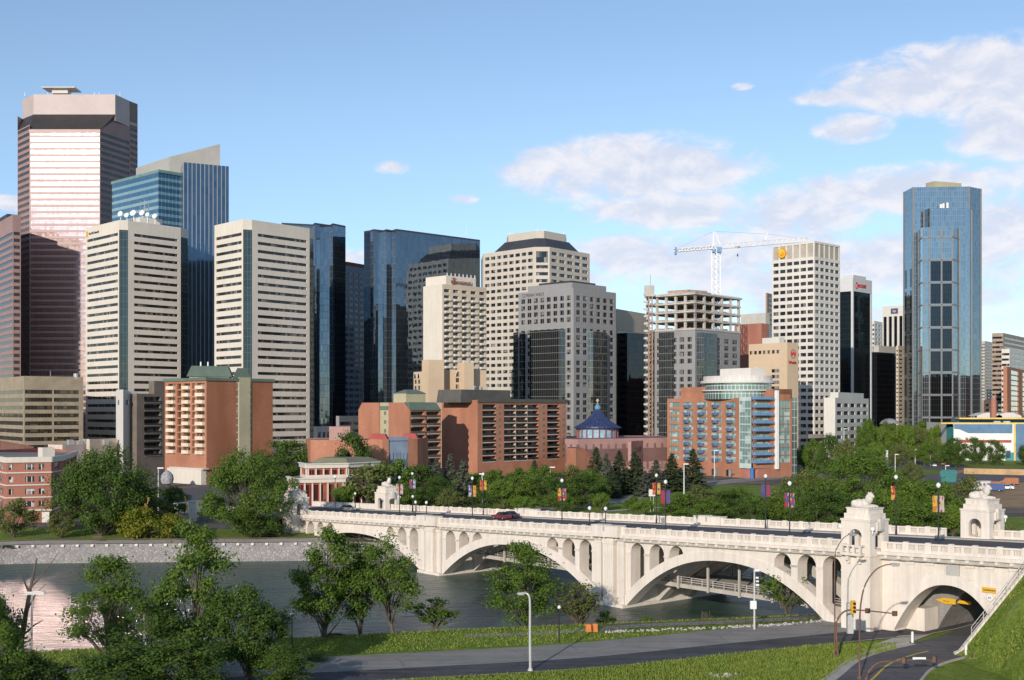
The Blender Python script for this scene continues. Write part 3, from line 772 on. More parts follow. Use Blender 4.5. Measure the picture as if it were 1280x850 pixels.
def pavilion(sc, wc, front, zbase, zb_road):
    """square kiosk on a shaft: open arches on four sides, stepped attic, lion on top"""
    f = -1 if front else 1
    zb = zd_(sc)
    mb = MB(); hs, hw = 2.2, 2.15
    bbox(mb, sc - hs, sc + hs, wc - hw, wc + hw, zbase, zb + .1)
    bbox(mb, sc - hs - .12, sc + hs + .12, wc - hw - .12, wc + hw + .12, zb - .55, zb - .2)
    sh = mb.build('tower', br_c, BR)
    mb = MB(); zt = zb + 4.0
    # walls with arched openings: two along s, two along w
    def wall_loop(c, half):
        o = [(c - half, zb + .1), (c + half, zb + .1), (c + half, zt), (c - half, zt)]
        r = .95; hl = [(c - r, zb + .35), (c - r, zb + 2.0)] + [(c - r * math.cos(a), zb + 2.0 + r * math.sin(a)) for a in np.linspace(.15, math.pi - .15, 9)] + [(c + r, zb + 2.0), (c + r, zb + .35)]
        return [o, hl]
    extrude(mb, wall_loop(sc, hs), wc - hw, wc - hw + .6); extrude(mb, wall_loop(sc, hs), wc + hw - .6, wc + hw)
    tri_src = wall_loop(wc, hw - .602)
    for s0 in (sc - hs, sc + hs - .6):
        lp = tri_src; tri = tessellate_polygon([[Vector((a, b, 0)) for a, b in l_] for l_ in lp]); flat = [p for l_ in lp for p in l_]
        for tr_ in tri:
            for ss, idx in ((s0, tr_), (s0 + .6, tr_[::-1])): mb.poly([B(ss, flat[i][0], flat[i][1]) for i in idx])
        for l_ in lp:
            for i in range(len(l_)):
                a, b = l_[i], l_[(i + 1) % len(l_)]; mb.quad(B(s0, a[0], a[1]), B(s0, b[0], b[1]), B(s0 + .6, b[0], b[1]), B(s0 + .6, a[0], a[1]))
    bbox(mb, sc - hs - .1, sc + hs + .1, wc - hw - .1, wc + hw + .1, zt, zt + .25)
    bbox(mb, sc - hs + .25, sc + hs - .25, wc - hw + .3, wc + hw - .3, zt + .25, zt + .95)
    bbox(mb, sc - hs + .55, sc + hs - .55, wc - hw + .45, wc + hw - .45, zt + .95, zt + 1.55)
    bbox(mb, sc - hs + .45, sc + hs - .45, wc - hw + .4, wc + hw - .4, zt + 1.55, zt + 1.72)
    kk = mb.build('kiosk', br_c, BR)
    o = bpy.data.objects.new('lion', LION); COL.objects.link(o); o.parent = kk
    o.location = B(sc - .25, wc, zt + 1.70) - root_loc(kk); o.rotation_euler = (0, 0, math.atan2(bu.y, bu.x)); o.scale = (1.15,) * 3
    rm = o.modifiers.new('remesh', 'REMESH'); rm.mode = 'VOXEL'; rm.voxel_size = .055; rm.use_smooth_shade = True
    mb = MB()                                          # carved shield over each side opening
    for s0, sg in ((sc + hs, 1),): bbox(mb, s0, s0 + .28, wc - .75, wc + .75, zb + 2.75, zb + 3.9); bbox(mb, s0, s0 + .42, wc - .4, wc + .4, zb + 2.95, zb + 4.4)
    mb.build('carved_shield', plain('weathered lion stone', (.6, .55, .49)), kk)
    if front:                                          # balcony on corbels
        mb = MB(); wf = wc - hw
        bbox(mb, sc - 1.5, sc + 1.5, wf - 1.15, wf, zb - .45, zb - .1); bbox(mb, sc - 1.5, sc + 1.5, wf - 1.15, wf - .9, zb + .75, zb + .95)
        for s in (-1.5, -.6, .25, 1.2): bbox(mb, sc + s, sc + s + .3, wf - 1.15, wf - .88, zb - .1, zb + .75)
        for s in (-1.5, 1.2): bbox(mb, sc + s, sc + s + .3, wf - .88, wf, zb + .75, zb + .95)
        for s in (-1.0, .7): bbox(mb, sc + s, sc + s + .35, wf - .8, wf, zb - 1.15, zb - .45); bbox(mb, sc + s + .03, sc + s + .32, wf - .45, wf, zb - 1.55, zb - 1.15)
        mb.build('balcony', br_c, kk)
    for e in (-hs - .25, hs + .25):
        mb = MB(); c = B(sc + e, wc + f * (hw - .2), zb + 3.1); mb.lathe(c, [(.001, -.3), (.2, -.22), (.3, 0), (.2, .22), (.001, .3)], 12); mb.tube([c + Vector((0, 0, -.7)), c + Vector((0, 0, -.25))], .08, n=6)
        mb.build('globe_lamp', white_paint, kk, smooth=True)
pavilion(48.0, -.4, True, 1.5, 3); pavilion(50.9, WB + .8, False, 1.5, 3); pavilion(-101.0, -.4, True, 1.0, 4); pavilion(-100.8, WB + .6, False, 1.0, 4)
# ------------------------------------------------------------------ city
Z0 = 4.9
cream = plain('cream precast', (.64, .58, .50), .8, .07, .05, streak=.4)
cream2 = plain('buff precast', (.54, .45, .345), .82, .08, .05, streak=.4)
white_c = plain('white precast', (.62, .585, .53), .8, .06, .05, streak=.4)
grey_c = plain('grey granite', (.275, .272, .272), .55, .08, .06, streak=.4)
pale_grey = plain('pale grey concrete', (.5, .47, .42), .85, .1, .1, streak=.4)
dark_metal = plain('dark metal', (.05, .05, .055), .5, .1, .5)
roof_grey = plain('roof gravel', (.22, .2, .18), .95, .2, .1)
brick_o = brick('orange brick', (.46, .205, .125)); brick_r = brick('red brick', (.42, .175, .125)); brick_d = brick('brown brick', (.25, .12, .09))
green_roof = plain('green metal roof', (.12, .16, .125), .55, .1, .2)
olive = plain('olive cladding', (.42, .38, .25), .8, .08, .1)
pink_w = plain('pink stucco', (.42, .25, .22), .85, .08, .1)
win_d = pane('office window', (.012, .015, .02), (.26, .25, .22), 1.4, 3.0, .38); win_r = pane('flat window', (.02, .025, .03), (.35, .32, .28), 1.2, 2.6, .3, (.3, .28, .25), .08)
win_strip = pane('ribbon window', (.018, .016, .015), (.20, .17, .14), 1.5, 4.0, .45, (.05, .045, .04), .12)
win_blue = pane('blue window', (.035, .055, .09), (.12, .15, .2), 2, 4, .3, None)
steel = plain('galvanised steel', (.45, .45, .45), .45, .08, .4, metal=.3)

def roof_cap(b, pts, z, m=roof_grey, part='roof'):
    mb = b.part(part, m); mb.poly([(p[0], p[1], z) for p in pts])
def parapet_roof(b, pts, z, wm, rm=roof_grey, h=1.0, part='roof'):
    """recessed flat roof behind a parapet"""
    inn = inset(pts, .03); mb = b.part('wall', wm); n = len(pts)
    for i in range(n):
        a, c = pts[i], pts[(i + 1) % n]; ia, ic = inn[i], inn[(i + 1) % n]
        mb.quad((a[0], a[1], z), (c[0], c[1], z), (ic[0], ic[1], z), (ia[0], ia[1], z))
        mb.quad((ia[0], ia[1], z), (ic[0], ic[1], z), (ic[0], ic[1], z - h), (ia[0], ia[1], z - h))
    b.part(part, rm).poly([(p[0], p[1], z - h) for p in inn])
def block(name, label, cat, px3, ytop, D, beta, wm, zb=Z0, group=None, back=None, roofm=roof_grey):
    L_, C_, R_, K_ = corner(*px3, D, beta)
    if back: K_ = K_ + (C_ - K_).normalized() * 0
    b = Bld(name, label, cat, Vector((C_.x, C_.y, zb)), group); b.pts = (L_, C_, R_, K_); b.z1 = zat(ytop, D); b.z0 = zb
    mb = b.part('wall', wm); mb.wallq(R_, K_, zb, b.z1); mb.wallq(K_, L_, zb, b.z1); parapet_roof(b, [L_, C_, R_, K_], b.z1, wm, roofm)
    return b
def floors(z0, z1, fh, sill, wh, top=0.0, bot=0.0):
    """window rows counted down from the roof"""
    out = []; v = (z1 - z0) - top - fh
    while v > bot: out.append((v + sill, v + sill + wh)); v -= fh
    return out[::-1]
def penthouse(b, pts, k, h, m, name='penthouse', c=None):
    mb = b.part(name, m); mb.prism([tuple(p) for p in inset(pts, k, c)], b.z1 - 1.2, b.z1 + h)
def whip(b, p, h, r=.12, name='antenna', m=None):
    mb = b.part(name, m or white_paint); mb.tube([p, Vector(p) + Vector((0, 0, h))], r, r * .5, 5)

# ---- tall pink office tower with a chamfered face, and its lower sister
def rows_banded(b, a, c, z0, z1, wm, gm, fh=3.9, wh=1.9, depth=.25, m0=.5):
    L = lens(a, c); b.facade(a, c, z0, z1, [(m0, L - m0)], floors(z0, z1, fh, 1.1, wh), wm, gm, depth, win='window_band')
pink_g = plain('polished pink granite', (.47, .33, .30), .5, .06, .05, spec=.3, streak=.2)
brown_pane = pane('dark brown window', (.025, .02, .02), (.07, .05, .045), 1.5, 3.9, .3, (.06, .04, .035), .1)  # on the pink tower's sides, shade and dark reflections put into the glass colour
pink_d = plain('dark pink granite', (.32, .20, .18), .5, .08, .1, spec=.3)  # darker granite copy: the pink tower's side shade is put into this colour
pink_glass = curtain('rose mirror glass', (.54, .40, .39), 1.5, 3.9, (.34, .25, .235), .12, wob=.012, rough=.115, metal=.9)
dk = plain('dark roof slope', (.045, .04, .04), .5, .1, .2)
A = P(37, 0, 740); Bq = P(125, 0, 740); C = P(162, 0, 768); Dq = P(172, 0, 776); L0 = P(22, 0, 756)
pts = [Vector((p.x, p.y, 0)) for p in (L0, A, Bq, C, Dq)]; pts += [Vector((P(168, 0, 812).x, 812, 0)), Vector((pts[0].x, 812, 0))]
pk = Bld('office_tower', 'tallest tower, pink banded granite with a dark sloped shoulder and flat crown', 'office tower', Vector((pts[1].x, pts[1].y, Z0)))
zf, zu, zc = zat(163, 740), zat(143, 752), zat(118, 752)
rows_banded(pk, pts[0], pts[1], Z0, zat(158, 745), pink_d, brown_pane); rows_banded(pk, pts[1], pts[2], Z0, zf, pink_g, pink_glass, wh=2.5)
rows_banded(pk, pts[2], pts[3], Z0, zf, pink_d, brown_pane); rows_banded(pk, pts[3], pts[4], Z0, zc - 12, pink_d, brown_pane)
mb = pk.part('wall', pink_g)
mb.wallq(pts[4], pts[5], Z0, zc); mb.wallq(pts[5], pts[6], Z0, zc); mb.wallq(pts[6], pts[0], Z0, zu); mb.wallq(pts[3], pts[4], zc - 12, zc)
U = [Vector((P(28, 0, 764).x, 764, 0)), Vector((P(42, 0, 752).x, 752, 0)), Vector((P(144, 0, 752).x, 752, 0)), pts[3].copy()]
up = [U[0], U[1], U[2], pts[3], pts[4], pts[5], pts[6]]
sl_ = pk.part('sloped_shoulder', dk)
z0s = [zat(158, 745), zf, zf, zat(158, 750)]
zs3 = zat(137, 768)
for i in range(2):
    a, c = pts[i], pts[i + 1]; d, e = U[i + 1], U[i]
    sl_.quad((a.x, a.y, z0s[i]), (c.x, c.y, zf), (d.x, d.y, zu), (e.x, e.y, zu))
sl_.poly([(pts[2].x, pts[2].y, zf), (pts[3].x, pts[3].y, zs3), (U[2].x, U[2].y, zu)])
pk.part('wall', pink_d).poly([(pts[2].x, pts[2].y, zf), (pts[3].x, pts[3].y, zf), (pts[3].x, pts[3].y, zs3)], [(0, 0), (30, 0), (30, 12)])
tri = pk.part('wall', pink_g); tri.poly([(pts[0].x, pts[0].y, zat(158, 745)), (U[0].x, U[0].y, zu), (pts[6].x, pts[6].y, zu), (pts[6].x, pts[6].y, Z0 + 100)])
cr = pk.part('crown', plain('pale pink crown panel', (.46, .375, .355), .5, .05, .08, spec=.3))
cr.prism([tuple(p) for p in up], zu - 4, zc)
cn = pk.part('cornice', pink_g); cn.wallq(pts[1] + Vector((-.2, -.3, 0)), pts[2] + Vector((.2, -.3, 0)), zf - 1.5, zf + .6)
pd = pk.part('rooftop_pad', white_c); c0 = P(77, 115, 765); pd.box((c0.x, c0.y, c0.z + 1.5), (1, 0, 0), (0, 1, 0), (0, 0, 1), 21, 12, .6)
pd.box((c0.x, c0.y, c0.z), (1, 0, 0), (0, 1, 0), (0, 0, 1), 10, 6, 3.0)
for q in (60, 118, 124, 31, 150): whip(pk, P(q, 120, 756), 2.6, .25, 'roof_unit')
pk.done()
pe = block('office_tower', 'dark brown banded tower cut by the left edge of the photo', 'office tower', (-75, 16, 26), 268, 690, 35, pink_d)
L_, C_, R_, K_ = pe.pts
rows_banded(pe, L_, C_, Z0, pe.z1 - 9, pink_d, brown_pane); rows_banded(pe, C_, R_, Z0, pe.z1 - 9, pink_d, brown_pane)
mb = pe.part('wall', pink_d); mb.wallq(L_, C_, pe.z1 - 9, pe.z1); mb.wallq(C_, R_, pe.z1 - 9, pe.z1)
pe.part('penthouse', dk).prism([tuple(p) for p in inset([L_, C_, R_, K_], .14)], pe.z1 - 1, pe.z1 + 2.5)
pe.done()
# ---- teal banded tower with a raised blue slab and a sloped plant room
teal_gl = curtain('teal banded glass', (.10, .22, .34), 1.5, 4.1, (.08, .16, .18), .06, spandrel=(.38, .56, .55), sp=.42, rough=.06, metal=.75, wob=.006)
blue_sl = curtain('blue ribbed glass', (.08, .135, .20), 2.4, 4.1, (.30, .33, .37), .4, rough=.08, metal=.8, vonly=True, wob=.006)
L_, C_, R_, K_ = corner(140, 198, 232, 690, 47)
tb = Bld('office_tower', 'teal banded glass tower with a taller blue ribbed slab on its right side', 'office tower', Vector((C_.x, C_.y, Z0)))
z1 = zat(215, 690); tb.z1 = z1; g_ = tb.part('glass_wall', teal_gl)
g_.wallq(L_, C_, Z0, z1); g_.wallq(C_, R_, Z0, z1)
cn = tb.part('cornice', plain('teal cornice', (.14, .25, .25), .5)); e = .8
oL, oC, oR, oK = [p + (p - (L_ + R_) / 2).normalized() * e for p in (L_, C_, R_, K_)]
cn.prism([tuple(oL), tuple(oC), tuple(oR), tuple(oK)], z1 - .3, z1 + 1.4)
S = [Vector((P(229, 0, 684).x, 684, 0)), Vector((P(286, 0, 696).x, 696, 0))]; S += [S[1] + Vector((-12, 32, 0)), S[0] + Vector((-12, 32, 0))]
zs = zat(204, 687)
sb = tb.part('blue_slab', blue_sl); sb.wallq(S[0], S[1], Z0, zs); sb.wallq(S[1], S[2], Z0, zs); sb.wallq(S[2], S[3], Z0, zs); sb.wallq(S[3], S[0], Z0, zs)
tb.part('roof', roof_grey).poly([(p.x, p.y, zs - .1) for p in S])
ph = tb.part('plant_room', plain('plant room cladding', (.33, .32, .3), .6, .06, .1))
a = [P(170, 0, 712), P(212, 0, 698), P(275, 0, 706), P(262, 0, 726)]
a = [(p.x, p.y) for p in a]; ph.prism(a, z1, 0, z1s=[zat(210, 712), zat(196, 698), zat(180, 706), zat(188, 726)])
tb.part('wall', grey_c).wallq(R_, K_, Z0, z1); tb.part('wall', grey_c).wallq(K_, L_, Z0, z1)
tb.done()
# ---- the twin cream towers
def twin(label, xs_, ytop, D, sign, grp):
    l0, n0, n1, r0, r1 = xs_
    c = P(n0, 0, D); c.z = 0; e = P(n1, 0, D + 1.5); e.z = 0
    bL, bR = R(44), R(50)
    l = ext(c, Vector((-math.sin(bL), math.cos(bL), 0)), l0); r = ext(e, Vector((math.cos(bR), math.sin(bR), 0)), r0); r2 = ext(r, Vector((.3, .95, 0)), r1)
    k = Vector((r2.x - 18, r2.y + 26, 0)); k2 = Vector((l.x + 2, l.y + 14, 0))
    b = Bld('office_tower', label, 'office tower', Vector((c.x, c.y, Z0)), grp); z1 = zat(ytop, D); b.z1 = z1
    Ll, Lr = lens(l, c), lens(e, r); fl = floors(Z0, z1, 4.03, 1.35, 1.5, 5.2, 6)
    b.facade(l, c, Z0, z1, [(1.6, Ll - 1.5)], fl, cream, win_strip, .45, win='window_band')
    b.facade(e, r, Z0, z1, [(3.6, Lr - 1.8)], fl, cream, win_strip, .45, win='window_band')
    m_ = lerp(c, e, .5) + Vector((.2, .9, 0))
    dg = b.part('corner_glass', curtain('dark corner glass', (.055, .085, .09), 1.6, 4.0, (.16, .17, .16), .1, metal=.6, rough=.08))
    dg.wallq(c + Vector((.25, .55, 0)), e + Vector((-.2, .45, 0)), Z0, z1 - 5)
    mb = b.part('wall', cream); mb.wallq(c, e, z1 - 5, z1); mb.wallq(k, k2, Z0, z1); mb.wallq(k2, l, Z0, z1)
    mb.quad((c.x, c.y, z1 - 5), (c.x + .25, c.y + .55, z1 - 5), (e.x - .2, e.y + .45, z1 - 5), (e.x, e.y, z1 - 5))
    dg.wallq(r, r2, Z0, z1 - 5); mb.wallq(r, r2, z1 - 5, z1); dg.wallq(r2, k, Z0, z1)
    parapet_roof(b, [l, c, e, r, r2, k, k2], z1, cream)
    if sign:
        d = (c - l).normalized(); n = Vector((d.y, -d.x, 0)); p0 = l + d * 4.2 + n * .08
        text_on('Sun Life Financial', (p0.x, p0.y, z1 - 4.0), d, 1.75, plain('dark sign letters', (.05, .04, .05), .5), b.root, 'sign', .1, bold=.02)
        yl = b.part('sign_emblem', plain('yellow sign', (.7, .42, .04), .5)); q = l + d * 2.1 + n * .2
        yl.box((q.x, q.y, z1 - 3.4), d, n, (0, 0, 1), 1.7, .25, 3.1)
        c0 = P(178, 270, D + 24); pr = b.part('penthouse', white_c); pr.box((c0.x, c0.y, z1 + 1.3), bu, bv, (0, 0, 1), 22, 12, 4.2)
        for (px, py, r_) in ((150, 267, 1.5), (158, 269, 1.3), (166, 266, 1.7), (177, 266, 1.5), (184, 268, 1.2), (193, 270, 1.4)):
            q = P(px, py, D + 14); mb = b.part('satellite_dish', white_paint)
            dv = Vector((-.3, -.9, .3)).normalized(); a1 = dv.orthogonal().normalized(); a2 = dv.cross(a1)
            ring_ = [q + (a1 * math.cos(t_) + a2 * math.sin(t_)) * r_ for t_ in np.linspace(0, 2 * math.pi, 13)[:-1]]; cc = q - dv * r_ * .45
            for i in range(12): mb.poly([ring_[i], ring_[(i + 1) % 12], cc])
            mb.tube([cc, (cc.x, cc.y, z1)], .22, n=6)
        mb = b.part('antenna_mast', steel); q = P(181, 262, D + 18)
        mb.tube([(q.x, q.y, z1), (q.x, q.y, zat(250, D + 18))], .22, .12, 6)
        for dz in (0, 2.2, 4): mb.box((q.x, q.y, zat(254, D + 18) - dz), bu, bv, (0, 0, 1), 7 - dz, .2, .2); mb.box((q.x + 2, q.y, zat(254, D + 18) - dz), (0, 0, 1), bv, bu, 2.4, .2, .2); mb.box((q.x - 2.4, q.y, zat(254, D + 18) - dz), (0, 0, 1), bv, bu, 2.4, .2, .2)
    else:
        pr = b.part('penthouse', grey_c); q = P(300, 275, D + 26); pr.box((q.x + 4, q.y, z1 + .6), bu, bv, (0, 0, 1), 20, 10, 2.8)
    b.done()
twin('cream tower with dark ribbon windows and rooftop dishes, left of its identical twin', (107, 149, 160, 226, 235), 275, 620, True, 'twin cream towers')
twin('cream tower with dark ribbon windows and a bare roof, right of its identical twin', (268, 304, 315, 387, 392), 274, 590, False, 'twin cream towers')
# ---- mirror towers behind
def zigzag(name, label, cols, D, glass, base_t, ztops, backw=30, strip_g=None):
    """mirror tower of broad panes (seen to the right) with narrow return faces that catch the bright sky"""
    pass
def mirror_tower(label, pxs, ys, Ds, glass, thin, backd=38):
    p = [Vector(((px - CX) / F * d, d, 0)) for px, d in zip(pxs, Ds)]
    b = Bld('glass_tower', label, 'office tower', Vector((p[0].x, p[0].y, Z0))); z1 = ys
    k1 = p[-1] + Vector((-8, backd, 0)); k0 = p[0] + Vector((-2, backd + 10, 0)); b.z1 = z1
    for i in range(len(p) - 1):
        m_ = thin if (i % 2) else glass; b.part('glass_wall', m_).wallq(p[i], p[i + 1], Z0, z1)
    g_ = b.part('glass_wall', glass); g_.wallq(p[-1], k1, Z0, z1); g_.wallq(k1, k0, Z0, z1); g_.wallq(k0, p[0], Z0, z1)
    mb = b.part('parapet', dark_metal)
    for a, c in zip(p, p[1:]): mb.wallq(a + Vector((0, -.15, 0)), c + Vector((0, -.15, 0)), z1 - .1, z1 + .9)
    b.part('roof', roof_grey).poly([(q.x, q.y, z1) for q in p + [k1, k0]]); return b
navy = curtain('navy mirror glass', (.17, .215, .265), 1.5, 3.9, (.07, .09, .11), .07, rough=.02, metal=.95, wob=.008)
navy_thin = curtain('bright return glass', (.58, .64, .68), 1.5, 3.9, (.3, .33, .36), .07, rough=.05, metal=.95, wob=.006)  # paler copy of the navy glass: bright sky reflection put into its tint
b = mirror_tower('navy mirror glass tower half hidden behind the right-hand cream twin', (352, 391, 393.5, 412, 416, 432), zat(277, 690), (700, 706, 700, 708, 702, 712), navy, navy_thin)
mb = b.part('penthouse', dark_metal); q = P(376, 277, 722); mb.box((q.x, q.y, b.z1 + .5), (1, 0, 0), (0, 1, 0), (0, 0, 1), 14, 10, 2.2); b.done()
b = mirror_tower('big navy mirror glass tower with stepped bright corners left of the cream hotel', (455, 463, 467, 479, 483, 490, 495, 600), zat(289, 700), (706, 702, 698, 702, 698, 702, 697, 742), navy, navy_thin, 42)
mb = b.part('penthouse', dark_metal); q = P(525, 287, 735); mb.box((q.x, q.y, b.z1 + .8), Vector((.92, .39, 0)), Vector((-.39, .92, 0)), (0, 0, 1), 30, 12, 3.2)
whip(b, P(583, 293, 735), 6); b.done()
b = block('office_tower', 'slim pale blue tower with gridded windows between the two mirror towers', 'office tower', (424, 428, 470), 331, 760, 60, plain('blue grey panel', (.20, .24, .30), .5, .06, .1))
L_, C_, R_, K_ = b.pts; Lr = lens(C_, R_)
pb = MATS['blue grey panel']
b.facade(C_, R_, Z0, b.z1, spread(Lr, 6, .8, .6), floors(Z0, b.z1, 3.9, 1.0, 2.0, 3), pb, win_blue, .2); b.part('wall', pb).wallq(L_, C_, Z0, b.z1)
b.part('penthouse', brick_d).prism([tuple(p) for p in inset(b.pts, .3)], b.z1 - 1, b.z1 + 2.6); b.done()
# ---- hotel slab
b = block('hotel', 'cream hotel tower with stacked white balconies and a blank end wall', 'hotel', (529, 553, 608), 355, 575, 40, cream)
L_, C_, R_, K_ = b.pts; Lr = lens(C_, R_); b.part('wall', cream).wallq(L_, C_, Z0, b.z1)
fh = 2.95; rows = floors(Z0, b.z1, fh, .75, 1.5, 1.6)
nb_ = 5; us = spread(Lr, nb_, .64)
b.facade(C_, R_, Z0, b.z1, us, rows, cream2, win_r, .9)
d = (R_ - C_).normalized(); n = Vector((d.y, -d.x, 0))
for i, (v0, v1) in enumerate(rows[:-1]):
    if v0 < 18: continue
    for (u0, u1) in us:
        c = C_ + d * ((u0 + u1) / 2 + .3) + n * .55; c.z = Z0 + v0 - .55; mb = MB(); mb.box(c, d, n, (0, 0, 1), u1 - u0 - .3, 1.1, .95); mb.build('balcony', white_c, b.root)
mb = MB(); q = inset(b.pts, .12, (C_ + L_) / 2 * .5 + R_ * .5); pz = [tuple(p) for p in (lerp(L_, R_, .04) , lerp(C_, R_, .08) + Vector((0, 1, 0)), lerp(C_, R_, .80) + Vector((-1, 1.2, 0)), lerp(L_, R_, .80))]
mb.prism(pz, b.z1 - 1, b.z1 + 4.4); mb.build('penthouse', cream, b.root)
p0 = lerp(C_, R_, .20) + n * -.75; text_on('International', (p0.x + n.x * .45, p0.y + n.y * .45, b.z1 + .9), d, 2.35, plain('red brown sign', (.27, .10, .07), .6), b.root, 'sign', .12, bold=.03)
p1 = lerp(C_, R_, .26) + n * -.25; mb = MB(); mb.box((p1.x, p1.y, b.z1 + 1.9), d, n, (0, 0, 1), .6, .3, 3.0); mb.box((p1.x, p1.y, b.z1 + 3.3), d, n, (0, 0, 1), 1.8, .3, .4); mb.box((p1.x, p1.y, b.z1 + .5), d, n, (0, 0, 1), 1.8, .3, .4); mb.build('sign_initial', MATS['red brown sign'], b.root)
for k in range(8): whip(b, lerp(C_, R_, .1 + .09 * k) + Vector((0, 2, b.z1 + 4.2)), 1.6, .25, 'roof_vent')
b.done()
# ---- octagonal beige office tower with a hat roof
pt8 = [P(604, 0, 722), P(668, 0, 692), P(687, 0, 692), P(737, 0, 722)]; pt8 = [Vector((p.x, p.y, 0)) for p in pt8]
b = Bld('office_tower', 'beige gridded tower with a dark sloped hat roof and round-cornered penthouse', 'office tower', Vector((pt8[1].x, pt8[1].y, Z0))); z1 = zat(311, 700); b.z1 = z1
beige = plain('beige precast', (.53, .475, .405), .8, .06, .05, streak=.4)
L1, L2, L3 = lens(pt8[0], pt8[1]), lens(pt8[1], pt8[2]), lens(pt8[2], pt8[3])
fl = floors(Z0, z1, 4.0, .9, 1.9, 1.3)
b.facade(pt8[0], pt8[1], Z0, z1, spread(L1, 8, .74, .8), fl, beige, win_d, .5)
b.facade(pt8[1], pt8[2], Z0, z1, [(1.0, L2 - 1.0)], fl[:-2] + [(fl[-2][0] - .6, fl[-1][1])], beige, win_d, .8)
b.facade(pt8[2], pt8[3], Z0, z1, spread(L3, 5, .74, .8), fl, beige, win_d, .5)
k3, k0 = pt8[3] + Vector((2, 30, 0)), pt8[0] + Vector((-2, 30, 0)); mb = b.part('wall', beige); mb.wallq(pt8[3], k3, Z0, z1); mb.wallq(k3, k0, Z0, z1); mb.wallq(k0, pt8[0], Z0, z1)
ring8 = pt8 + [k3, k0]; parapet_roof(b, ring8, z1, beige)
cc = sum(ring8, Vector()) / 6; sl_ = inset(ring8, .16, cc); s2 = inset(ring8, .40, cc)
b.part('hat_roof', plain('dark slate', (.05, .052, .06), .45, .1, .2)).frustum([tuple(p) for p in sl_], z1 - .5, [tuple(p) for p in s2], zat(298, 705), True)
b.part('penthouse', beige).prism([tuple(p) for p in inset(ring8, .46, cc)], zat(299, 705) - .5, zat(288, 705))
for k in range(9): whip(b, inset(ring8, .5, cc)[k % 4] + Vector((k % 3 - 1, 2, zat(288, 705))), 1.5, .2, 'roof_unit')
b.done()
# ---- the two grey granite towers (finished, and one still going up)
grey_w = pane('grey tower window', (.014, .015, .017), (.2, .19, .17), 1.6, 1.9, .22, (.33, .31, .29), .16)
smoke = curtain('smoked bay glass', (.10, .115, .12), 1.5, 3.9, (.20, .19, .18), .1, metal=.85, rough=.05, wob=.03, hlw=.22)
def grey_rows(Z, z1, fh=3.85, top=3.0):
    """rows in groups of two with a wider band every fourth floor"""
    out = []; v = (z1 - Z) - top - fh; k = 0
    while v > 1:
        out.append((v + .55, v + .55 + 2.5)); k += 1; v -= fh + (2.0 if k % 4 == 0 else 0)
    return out[::-1]
def grey_tower(label, px3, ytop, D, beta, nl, nr, bays, ztop_l=None):
    L_, C_, R_, K_ = corner(*px3, D, beta); b = Bld('office_tower', label, 'office tower', Vector((C_.x, C_.y, Z0)), 'grey granite towers'); z1 = zat(ytop, D); b.z1 = z1; b.pts = (L_, C_, R_, K_)
    rw = grey_rows(Z0, z1)
    b.facade(L_, C_, Z0, z1, spread(lens(L_, C_), nl, .58, 1.2), rw, grey_c, grey_w, .3); b.facade(C_, R_, Z0, z1, spread(lens(C_, R_), nr, .58, 1.0), rw, grey_c, grey_w, .3)
    mb = b.part('wall', grey_c); mb.wallq(R_, K_, Z0, z1); mb.wallq(K_, L_, Z0, z1); parapet_roof(b, b.pts, z1, grey_c)
    for (side, x0, x1, yt, dep) in bays:
        a, c = (L_, C_) if side == 'L' else (C_, R_); d = (c - a).normalized(); n = Vector((d.y, -d.x, 0))
        p = ext(a, d, x0); q = ext(a, d, x1); zt = zat(yt, p.y); m = MB(); w_ = [p - n * .2, p + n * dep + d * dep * .5, q + n * dep - d * dep * .5, q - n * .2]
        m.wallq(w_[0], w_[1], Z0, zt); m.wallq(w_[1], w_[2], Z0, zt); m.wallq(w_[2], w_[3], Z0, zt); m.poly([(v.x, v.y, zt) for v in w_]); m.build('glass_bay', smoke, b.root)
    return b
b = grey_tower('finished grey granite tower with dark glass bays and a low stepped penthouse', (648, 717, 770), 360, 640, 47, 8, 6,
               [('L', 650, 657, 416, 1.5), ('L', 664, 707, 414, 3.2), ('R', 735, 756, 414, 2.5)])
L_, C_, R_, K_ = b.pts
b.part('penthouse', grey_c).prism([tuple(p) for p in inset(b.pts, .2)], b.z1 - 1, b.z1 + 3.6); b.part('penthouse', dark_metal).prism([tuple(p) for p in inset(b.pts, .42)], b.z1 - 1, b.z1 + 5.2)
e = L_ + (L_ - C_).normalized() * 8 + Vector((3, 3, 0)); mm = MB(); mm.prism([tuple(e), tuple(L_ + Vector((.3, .3, 0))), tuple(L_ + Vector((12, 12, 0))), tuple(e + Vector((12, 12, 0)))], Z0, zat(418, 690)); mm.build('glass_wing', smoke, b.root)
d = (C_ - L_).normalized(); n = Vector((d.y, -d.x, 0)); p0 = lerp(L_, C_, .14) + n * .1
m = MB(); q = lerp(L_, C_, .10) + n * .12; m.tube([q + d * .95 * math.cos(t_) + Vector((0, 0, b.z1 - 1.8 + .95 * math.sin(t_))) for t_ in np.linspace(0, 2 * math.pi, 15)], .16, n=5, cap=False); m.build('emblem', plain('dark granite letters', (.13, .11, .11), .5), b.root)
text_on('PENN WEST', (p0.x, p0.y, b.z1 - 2.7), d, 2.5, plain('dark granite letters', (.13, .11, .11), .5), b.root, 'sign', .1)
b.done()
beigeb = plain('tan precast', (.46, .40, .31), .8, .06, .05, streak=.4)
b = block('office_tower', 'plain tan tower top showing between the finished grey tower and the unfinished one', 'office tower', (760, 771, 812), 386, 800, 60, beigeb)
